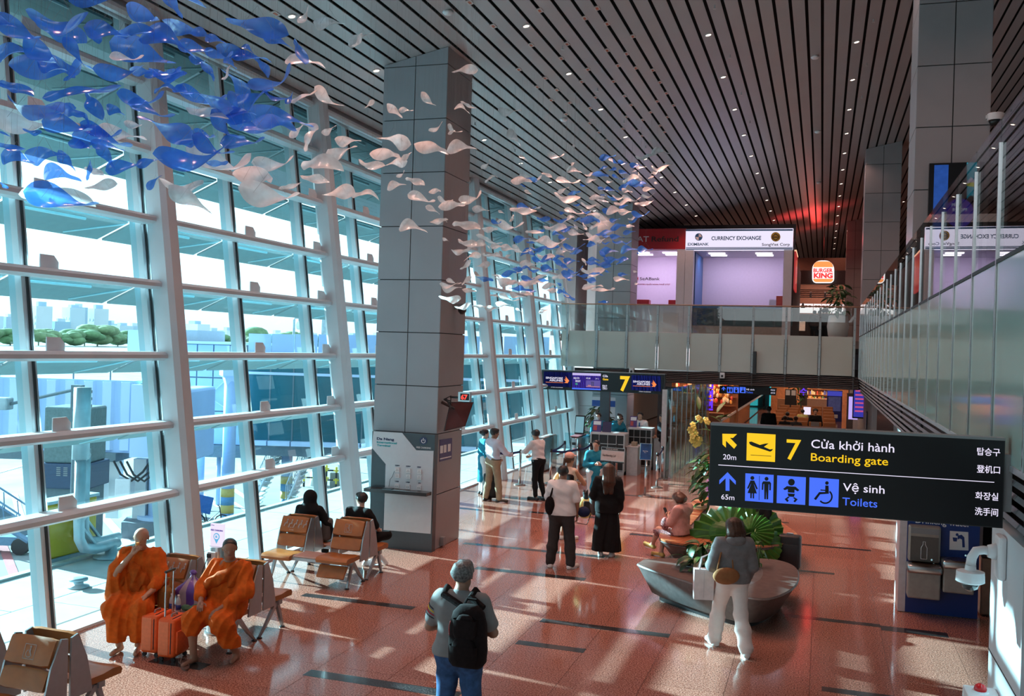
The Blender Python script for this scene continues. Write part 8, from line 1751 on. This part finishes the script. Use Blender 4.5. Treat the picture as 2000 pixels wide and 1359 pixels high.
person('woman in turquoise half hidden behind her colleague at the gate counters', (-6.28, 30.6, 0.0), PI + .9, 1.66, STAND, dict(neck=(0, .05, 1.43), head=(0, .11, 1.56)), 'light', ('bun', 0), [('top', K_teal, dict(sleeve=1.85, hem=-.5, skirt=.16, name='tunic'))], .016, head_rot=(0, -.5), shoe=M_black_pl)
t, P = person('young man in a white short sleeved shirt and blue tie behind the second gate counter', (-5.52, 30.45, 0.0), PI, 1.74, STAND, None, 'tan', ('short', 0), [('top', K_white, dict(sleeve=.8, hem=.03)), ('trousers', K_black)], .015, shoe=M_black_pl)
part(t, MB().tube([(0, .115, 1.42), (0, .125, 1.25), (0, .12, 1.08)], [.018, .034, .02], 6), 'tie', mat('tie_blue', (.03, .15, .35), .5))
person('man in a dark suit with a lanyard standing by the end of the glass partition', (-4.70, 29.9, 0.0), PI - .9, 1.74, STAND, dict(elL=(-.24, .08, 1.12), wrL=(-.2, .3, 1.05)), 'tan', ('short', 0), [('top', K_suit, dict(sleeve=1.85, hem=-.15, e=.024, name='jacket')), ('trousers', K_suit, dict(e=.024))], .015, shoe=M_black_pl)
person('person in dark clothes with a backpack walking away behind the suited man', (-4.75, 34.5, 0.0), -.2, 1.76, STAND, None, 'tan', ('short', 0), [('top', K_black, dict(sleeve=1.85, hem=-.1)), ('trousers', K_navy)], .018, shoe=M_black_pl)
t, P = person('woman in pink top and floral skirt sitting on the wooden ring with a phone', (-2.28, 16.95, .0), 1.15, 1.64, SIT, dict(knL=(-.08, .44, .54), anL=(.06, .66, .22), toL=(.08, .82, .20), knR=(.12, .44, .47), anR=(.12, .50, .085), toR=(.12, .66, .03), elL=(-.2, .1, .74), wrL=(-.04, .26, .82), elR=(.2, .1, .74), wrR=(.06, .26, .82), neck=(0, .04, 1.02), head=(0, .09, 1.15)), 'light', ('bob', .05), [('top', K_pink, dict(sleeve=1.2, hem=-.08, e=.035, fold=(.007, 40, .7, (.5, .3, .8)))), ('trousers', K_floral, dict(to=.12, e=.035, name='floral_skirt', waist=.1))], .012, head_rot=(.1, -.45), hairmat=M_haira, shoe=mat('shoe_yellow', (.55, .42, .12), .5), curl=(.9, .9))
ph = P['wrL'] * .5 + P['wrR'] * .5; part(t, MB().rbox((ph[0] - .04, ph[1] + .08, ph[2] - .02), (ph[0] + .04, ph[1] + .092, ph[2] + .13), .004, rot=Matrix.Rotation(-.5, 3, 'X')), 'phone', M_black_pl)
part(t, MB().sphere((-.16, .24, .66), (.06, .08, .12), 12, 8), 'handbag', K_floral, True)
person('woman in a white jacket sitting behind the fan palm, head bent', (-1.62, 17.55, .02), PI - .3, 1.64, SIT, dict(neck=(0, .04, 1.02), head=(0, .10, 1.15), elL=(-.22, .1, .74), wrL=(-.05, .3, .72), elR=(.22, .1, .74), wrR=(.05, .3, .72)), 'light', ('ponytail', 0), [('top', K_cream, dict(sleeve=1.85, hem=-.08, e=.025, name='jacket')), ('trousers', K_black, dict(e=.02))], .013, head_rot=(.2, -.55), shoe=M_white_pl)
person('person in black with bare knees sitting at the right of the fan palm', (-.98, 17.45, .02), PI - .75, 1.70, SIT, dict(neck=(0, .02, 1.02), head=(0, .07, 1.15)), 'light', ('short', 0), [('top', K_black, dict(sleeve=.8, hem=-.08)), ('trousers', K_black, dict(to=.05, name='shorts', e=.02))], .014, head_rot=(0, -.4), shoe=M_black_pl)
person('person in black walking away under the bridge beside the toilets sign', (-1.85, 37.0, 0.0), .1, 1.78, STAND, dict(anL=(-.1, .15, .085), toL=(-.1, .3, .03), anR=(.1, -.15, .085)), 'tan', ('short', 0), [('top', K_black, dict(sleeve=1.85, hem=-.08)), ('trousers', K_black)], .018, shoe=M_white_pl)
for x, y, m_, lab, hr in ((-1.95 + .58, 40.35, K_char, 'person with brown hair slumped in the nearest lounge row, left one', M_hairb), (-1.95 + 1.0, 40.35, K_jacket, 'person with auburn hair in the nearest lounge row, right one', M_haira), (-1.37, 43.1, K_black, 'person with black hair bending down in the second lounge row', M_hair), (-.79, 45.8, K_yel, 'person in a yellow top in the third lounge row', M_hair)):
    person(lab, (x, y, 0.0), 0.05, 1.66, SIT, None, 'tan', ('short', 0), [('top', m_, dict(sleeve=.9, hem=-.08)), ('trousers', K_black)], .02, hairmat=hr, shoe=M_black_pl)
t, P = person('man with headphones and a laptop facing the camera in the second lounge row', (-.21, 42.95 + .2, 0.0), PI, 1.78, SIT, dict(pelvis=(0, 0, .60), neck=(0, -.03, 1.10), head=(0, 0, 1.25), shL=(-.18, -.03, 1.05), shR=(.18, -.03, 1.05)), 'light', ('short', 0), [('top', K_black, dict(sleeve=1.85, hem=-.08)), ('trousers', K_black)], .02, shoe=M_black_pl)
part(t, MB().box((-.17, .26, .68), (.17, .48, .70)).box((-.17, .48, .68), (.17, .50, .92)), 'laptop', M_grey_pl); part(t, MB().tube([(-.1, 0, 1.34), (-.08, 0, 1.43), (0, 0, 1.46), (.08, 0, 1.43), (.1, 0, 1.34)], .015, 6), 'headphones', M_black_pl)
for i, (px, dx) in enumerate(((1560, 0), (1600, 1), (1630, .3), (1655, 1.2))):
    p = at(*CB(px, 900), Y=47 + dx); person(['customer in dark clothes with a white shoulder bag at the burger counter', 'customer in a dark coat in the middle of the burger queue', 'short customer in dark clothes in the burger queue', 'rightmost customer in dark clothes at the burger counter'][i], (p.x, 47 + dx, Z2), .2 * i - .3, 1.62 + .05 * i, STAND, None, 'tan', ('short', 0), [('top', (K_jacket, K_black, K_char, K_black)[i], dict(sleeve=1.6, hem=-.08)), ('trousers', K_black)], .022, shoe=M_black_pl)
# ================================================================ HANGING SCULPTURE
M_pb = petal_mat('petal_blue', (0.07, 0.27, 1.0), .34); M_pw = petal_mat('petal_white', (0.92, 0.86, 0.84), .05)
def petal_mesh(v, m):
    r = random.Random(100 + v)
    n, k = 22, 6
    tw0, tw1 = r.uniform(.3, .9), r.uniform(-1.9, -.9); bend = r.uniform(-.22, .22); wide = r.uniform(.34, .44); tail = r.uniform(.13, .22); waist = r.uniform(.66, .76)
    P = []
    for i in range(n + 1):
        u = i / n
        w = np.interp(u, (0, .03, .10, .22, .36, .54, waist, waist + .1, .9, .96, 1), (.0, .40, .72, .95, 1, .68, .28, .30, tail / wide, tail / wide * .8, .0)) * wide + .01
        th = tw0 + (tw1 - tw0) * (u ** 1.4)
        zc = bend * (4 * (u - .5) ** 2 - 1) + .06 * math.sin(2 * PI * u + v)
        row = []
        for j in range(k + 1):
            q = (j / k - .5) * w; cup = .55 * (q * q) / max(w, .05)
            row.append((u - .5, q * math.cos(th) - cup * math.sin(th), zc + q * math.sin(th) + cup * math.cos(th)))
        P.append(row)
    for _ in range(2):
        Q = [r_[:] for r_ in P]
        for i in range(1, n):
            for j in range(k + 1): Q[i][j] = tuple((P[i - 1][j][c] + 2 * P[i][j][c] + P[i + 1][j][c]) / 4 for c in range(3))
        P = Q
    me = MB().grid(P).mesh('petal', True); me.materials.append(m); return me
NV = 9
PB = [petal_mesh(v, M_pb) for v in range(NV)]; PW = [petal_mesh(v, M_pw) for v in range(NV)]
bridle = MB().tube([(-.26, 0, -.02), (0, 0, .34)], .0016, 4).tube([(.26, 0, -.02), (0, 0, .34)], .0016, 4).mesh('bridle'); bridle.materials.append(M_wire)
wire = MB().tube([(0, 0, 0), (0, 0, 1)], .0007, 3).mesh('wire'); wire.materials.append(M_wire)
N1 = """770,15,500,-5,B 960,20,130,60,B 790,70,170,25,B 315,85,310,10,B 330,165,240,25,B 510,180,110,60,B 590,165,200,10,B 715,165,210,8,B 100,150,220,25,B 15,120,120,20,B 70,270,200,0,B 220,275,200,35,B 430,295,150,50,B 240,390,300,12,B 400,385,120,-60,B 290,365,150,20,B 660,380,210,-5,B 790,390,110,5,B 790,290,300,18,B 700,310,130,-10,W 930,270,220,15,B 1095,330,90,20,B 1080,260,160,10,B 1210,285,130,5,B 990,160,190,25,B 1120,200,90,15,B 900,200,110,10,B 1200,235,110,20,B 1300,285,190,20,B 1370,280,60,30,B 1420,150,260,12,B 1540,220,130,25,B 1655,280,150,65,B 1275,345,80,40,B 1395,340,170,10,B 1445,370,100,60,B 1490,420,210,-25,B 1300,470,170,50,B 1150,395,90,60,B 1250,400,70,-50,W 450,490,300,-15,B 900,395,160,-15,B 930,400,170,10,B 960,420,120,0,B 520,580,150,60,B 640,610,110,30,B 780,520,190,-5,B 915,510,110,5,B 840,600,180,12,B 90,510,170,20,B 25,470,100,20,B 230,560,260,10,B 360,615,200,15,B 150,645,300,-3,W 370,690,230,10,B 456,650,80,50,B 1015,520,110,30,B 1120,510,210,8,B 1150,560,200,15,B 1250,575,80,10,B 1320,575,120,50,B 1145,615,190,15,W 1400,530,200,-10,B 1520,520,110,20,B 1600,540,70,-60,B 1270,650,200,10,B 1330,640,150,5,B 1560,640,260,12,B 1490,710,220,0,B 1380,690,180,10,B 1260,690,170,40,B 560,705,180,10,B 680,735,190,15,W 560,755,270,10,B 600,800,130,15,B 460,800,120,5,B 590,860,140,60,B 910,720,220,20,B 740,685,90,10,W 1040,755,170,-5,B 1120,740,120,10,B 1180,800,170,20,B 1080,830,320,-15,B 1210,845,300,8,W 1000,870,180,5,B 1200,890,100,0,B 1340,775,190,-8,B 60,810,130,10,B 90,865,180,15,B 240,850,210,5,B 370,890,120,50,B 180,725,80,10,B 20,735,60,20,B 345,985,170,10,B 490,940,90,-80,B 520,955,90,20,W 557,1030,130,-10,W 690,910,180,-15,B 830,905,110,-15,B 860,1010,90,-40,B 340,1090,300,8,B 200,1100,110,30,B 320,1125,290,8,W 20,1025,50,40,B 1005,1010,210,10,W 1060,1100,190,35,W 1690,370,210,15,W 1820,120,170,10,W 1680,80,100,-60,W 1975,220,80,-50,W 1680,525,140,-30,W 1820,535,150,30,W 1510,885,180,-10,W 1400,985,190,15,W 1490,1060,260,5,W 1605,1025,110,-20,W 1710,695,100,20,W 1640,725,90,-40,W 1715,780,110,-60,W 1820,715,80,-30,W 1925,775,130,5,W 1890,830,150,-15,W 1800,860,70,-60,W 1780,930,220,10,W 1745,985,130,10,W 1870,1070,170,0,W"""
N2 = """165,225,140,-15,W 200,575,60,-40,W 340,610,110,45,W 405,605,70,0,W 530,550,100,45,W 730,390,125,-5,W 750,580,80,20,W 715,615,80,20,W 980,610,115,0,W 1005,760,110,60,W 570,700,80,-35,W 675,710,75,20,W 335,780,180,15,W 545,825,165,15,W 715,830,145,-3,W 290,860,150,8,W 215,900,120,10,W 345,905,120,-8,W 410,865,65,-40,W 375,960,50,-40,W 355,1035,95,-15,W 455,1010,100,20,W 490,1090,140,15,W 565,1060,60,0,W 550,1165,75,30,W 585,1225,90,-5,W 445,1275,140,8,W 180,1095,135,10,W 1335,815,30,70,W 655,730,40,-30,W"""
N3 = """370,85,90,-45,W 415,215,100,-20,W 675,45,75,35,W 665,80,40,0,W 1085,85,45,-40,W 1090,150,110,10,W 735,185,155,5,W 660,225,150,3,W 865,180,80,20,W 1040,215,175,0,W 1225,212,85,-8,W 1210,165,60,-10,W 1380,225,60,-20,W 1000,290,95,-25,W 715,320,65,30,W 1030,345,190,8,W 245,345,170,-20,W 40,370,110,8,W 95,425,190,-3,W 330,450,125,8,W 500,475,55,30,W 675,460,195,5,W 795,440,55,-15,W 570,565,190,0,W 580,525,60,-60,W 215,605,205,12,W 405,610,110,0,W 20,550,60,20,W 45,700,55,30,W 400,695,190,15,W 765,635,130,5,W 935,595,165,5,W 1045,540,100,-20,W 1205,415,110,15,W 1095,465,150,5,W 1185,465,80,10,W 1275,360,110,0,W 1330,380,100,10,W 1450,350,90,10,W 1520,300,80,20,W 1480,390,115,-5,W 1555,355,130,5,W 1645,405,110,0,W 1700,395,70,-20,W 1690,335,100,-15,W 1700,295,90,0,W 1630,100,90,5,W 1790,100,130,-3,W 1870,95,80,10,W 1660,20,120,5,W 1790,5,130,0,W 1720,160,50,-40,W 1755,150,45,-30,W 1715,195,40,-20,W 1760,240,40,30,W 1580,145,35,-20,W 1625,185,70,70,W 1555,215,120,-10,W 1395,55,60,60,W 940,5,120,5,W 1430,480,140,-5,W 1510,470,110,8,W 1330,520,140,20,W 1245,505,100,5,W 1290,600,120,-5,W 1240,660,100,10,W 1100,595,50,60,W 1175,590,60,60,W 1105,645,115,8,W 1560,520,60,-15,W 1545,590,70,5,W 1230,700,120,5,W 1310,705,60,-20,W 815,715,150,8,W 930,710,170,-10,W 230,720,150,15,W 300,770,170,0,W 165,780,135,3,W 470,750,110,5,W 560,765,120,10,W 650,775,120,20,W 735,775,70,-10,W 555,830,55,-20,W 440,840,110,10,W 370,825,60,20,W 260,845,130,-20,W 205,905,100,-40,W 345,910,110,-8,W 310,980,70,20,W 720,895,130,3,W 860,830,130,10,W 1000,805,110,-5,W 1170,880,60,60,W 1235,945,175,0,W 1300,955,60,-50,W 820,1000,90,-10,W 990,1010,140,0,W 510,1020,140,20,W 450,1000,60,30,W 600,1060,110,10,W 700,1060,140,5,W 790,1055,100,3,W 885,1080,100,-10,W 890,1115,90,5,W 1475,1015,115,10,W 1590,960,40,20,W 1600,1055,40,-20,W 110,1040,110,10,W 70,1060,130,-5,W 215,1035,90,-40,W 95,1090,140,0,W 235,1115,100,10,W 80,1175,160,8,W 185,1235,120,-10,W 310,1240,90,5,W 420,1255,110,5,W 515,1220,110,8,W 440,1165,70,20,W 560,1170,150,10,W 620,1150,100,15,W 700,1150,90,10,W 840,1285,70,-20,W 635,1275,50,30,W 1025,1155,45,30,W 1240,1100,150,-5,W 1300,1105,130,3,W 1395,1100,50,-10,W 640,960,60,10,W
1360,20,120,-10,B 1330,110,70,-20,B 1430,65,70,30,B 1590,90,90,5,B 1400,130,60,-20,B 1500,150,90,20,B 1300,170,130,8,B 1450,190,100,8,B 1490,65,80,5,B 1500,260,100,-25,B 1600,240,130,10,B 1650,260,60,20,B 1550,240,110,-10,B 1170,250,60,-10,B 1320,285,70,20,B 1390,305,100,15,B 1330,335,50,0,B 1400,360,80,30,B 1090,320,90,-10,B 740,210,90,15,B 670,265,45,30,B 700,430,140,3,B 840,525,100,5,B 455,550,75,10,B 1110,415,50,-5,B 1000,480,60,10,B 1490,430,60,-10,B 1380,460,110,0,B 1190,470,60,10,B 1630,480,130,-5,B 1570,540,70,-20,B 1420,535,80,-5,B 1220,550,140,8,B 1120,530,70,-20,B 975,535,100,3,B 1450,600,120,-10,B 1330,640,120,-10,B 1050,600,90,-10,B 1000,620,100,5,B 820,625,60,10,B 660,690,120,-5,B 740,720,70,10,B 950,660,70,10,B 1005,680,80,10,B 1540,645,90,-5,B 1440,670,110,5,B 1360,660,80,-10,B 1450,715,90,10,B 1520,715,60,0,B 1090,745,160,-3,B 920,765,130,8,B 800,765,120,0,B 1240,750,90,-5,B 1350,720,60,0,B 1670,770,120,-3,B 1540,795,120,-8,B 1610,815,25,60,B 1370,795,140,0,B 1100,800,90,-10,B 750,800,60,10,B 730,845,140,15,B 800,860,100,10,B 1330,830,80,50,B 1400,860,120,5,B 1480,855,100,0,B 1465,880,70,-30,B 1250,865,90,8,B 1070,865,120,5,B 960,850,90,-10,B 880,880,110,0,B 1000,880,130,5,B 620,935,90,10,B 690,935,70,3,B 560,980,110,-10,B 760,945,80,10,B 890,930,130,5,B 1030,920,90,10,B 1100,940,120,-20,B 1320,905,120,10,B 1240,895,100,20,B 1365,960,45,10,B 1060,975,130,5,B 1160,990,80,0,B 1250,980,90,-10,B 1310,985,50,10,B 1210,1030,100,8,B 355,1025,130,15,B 715,1010,100,5,B 1060,1020,60,10,B 840,1030,80,10,B 620,1100,110,3,B 720,1110,110,10,B 950,1090,70,-10,B 960,1060,50,40,B 1050,1140,120,50,B 990,1130,70,5,B 1330,1205,80,0,B 1490,980,80,5,B"""
rs = random.Random(17)
def where(x, y):
    if x < 130: return 'at the upper left edge of the picture' if y < 130 else 'low at the left edge'
    if x < 290: return 'left of the first leaning post, near the ceiling' if y < 110 else 'left of the first leaning post'
    if x < 420: return 'in front of the first leaning post' if y < 200 else 'low in front of the first leaning post'
    if x < 560: return 'between the first two leaning posts, near the ceiling' if y < 130 else 'between the first two leaning posts'
    if x < 740: return 'before the second leaning post' if y > 150 else 'before the ceiling, left of the grey column'
    if x < 920: return 'in front of the grey column' if y < 330 else 'low in front of the grey column'
    if x < 1060: return 'just right of the grey column, high' if y < 420 else 'just right of the grey column, low'
    if x < 1180: return 'in the middle of the far swarm' if y < 500 else 'at the lower edge of the far swarm'
    return 'at the upper right tip of the far swarm' if y < 410 else 'at the right side of the far swarm'
def petals(txt, ox, oy, sc):
    for i, q in enumerate(txt.split()):
        a = q.split(','); x, y, L, ang = ox + float(a[0]) / sc, oy + float(a[1]) / sc, float(a[2]) / sc, math.radians(float(a[3])); blue = a[4] == 'B'
        if x < 560: D = 9.4 + max(0, x) / 560 * 2.6 + rs.uniform(-.5, .5)
        elif x < 925: D = min(15.2, 12.0 + (x - 560) / 340 * 2.6 + rs.uniform(-.6, .6))
        else: D = 18.2 + (x - 900) / 400 * 7.5 + rs.uniform(-1.6, 1.6)
        p = at(x, y, D=D); Lw = L * D / F_ * (1.32 if x < 560 else 1.18)
        if rs.random() < .35: ang += PI
        foreshort = rs.uniform(-.45, .45)
        X_ = (CAMX * math.cos(ang) + CAMD * math.sin(ang) + CAMF * foreshort).normalized(); Lw *= math.sqrt(1 + foreshort ** 2)
        N_ = (-CAMF * rs.uniform(.55, 1.1) + Vector((0, 0, rs.choice((1, 1, 1, -1)) * rs.uniform(.2, .9))) + CAMX * rs.uniform(-.4, .4))
        N_ = (N_ - X_ * N_.dot(X_)).normalized(); Y_ = N_.cross(X_)
        wh = where(x, y)
        t = thing('hanging_petal', '%s twisted translucent petal hanging %s' % ('blue' if blue else 'white', wh), 'petal', tuple(p), group=('blue' if blue else 'white') + ' hanging petals ' + wh)
        o = put('petal', (PB if blue else PW)[rs.randrange(NV)], None, t); o.matrix_local = (Matrix((X_, Y_, N_)).transposed() * Lw).to_4x4()
        b = put('bridle', bridle, None, t); hx = Vector((X_.x, X_.y, 0)); yawb = math.atan2(hx.y, hx.x); b.rotation_euler = (0, 0, yawb); b.scale = (Lw * max(.5, hx.length), 1, Lw)
        w = put('wire', wire, None, t, (0, 0, .34 * Lw)); w.scale = (1, 1, max(.1, ceil_z(p.x) - p.z - .34 * Lw - .01))
petals(N1, 0, 0, 2.831); petals(N2, 650, 0, 2.831); petals(N3, 860, 300, 4.1667)
bpy.data.scenes.remove(_tsc)
bpy.data.objects.remove(_tmpo)
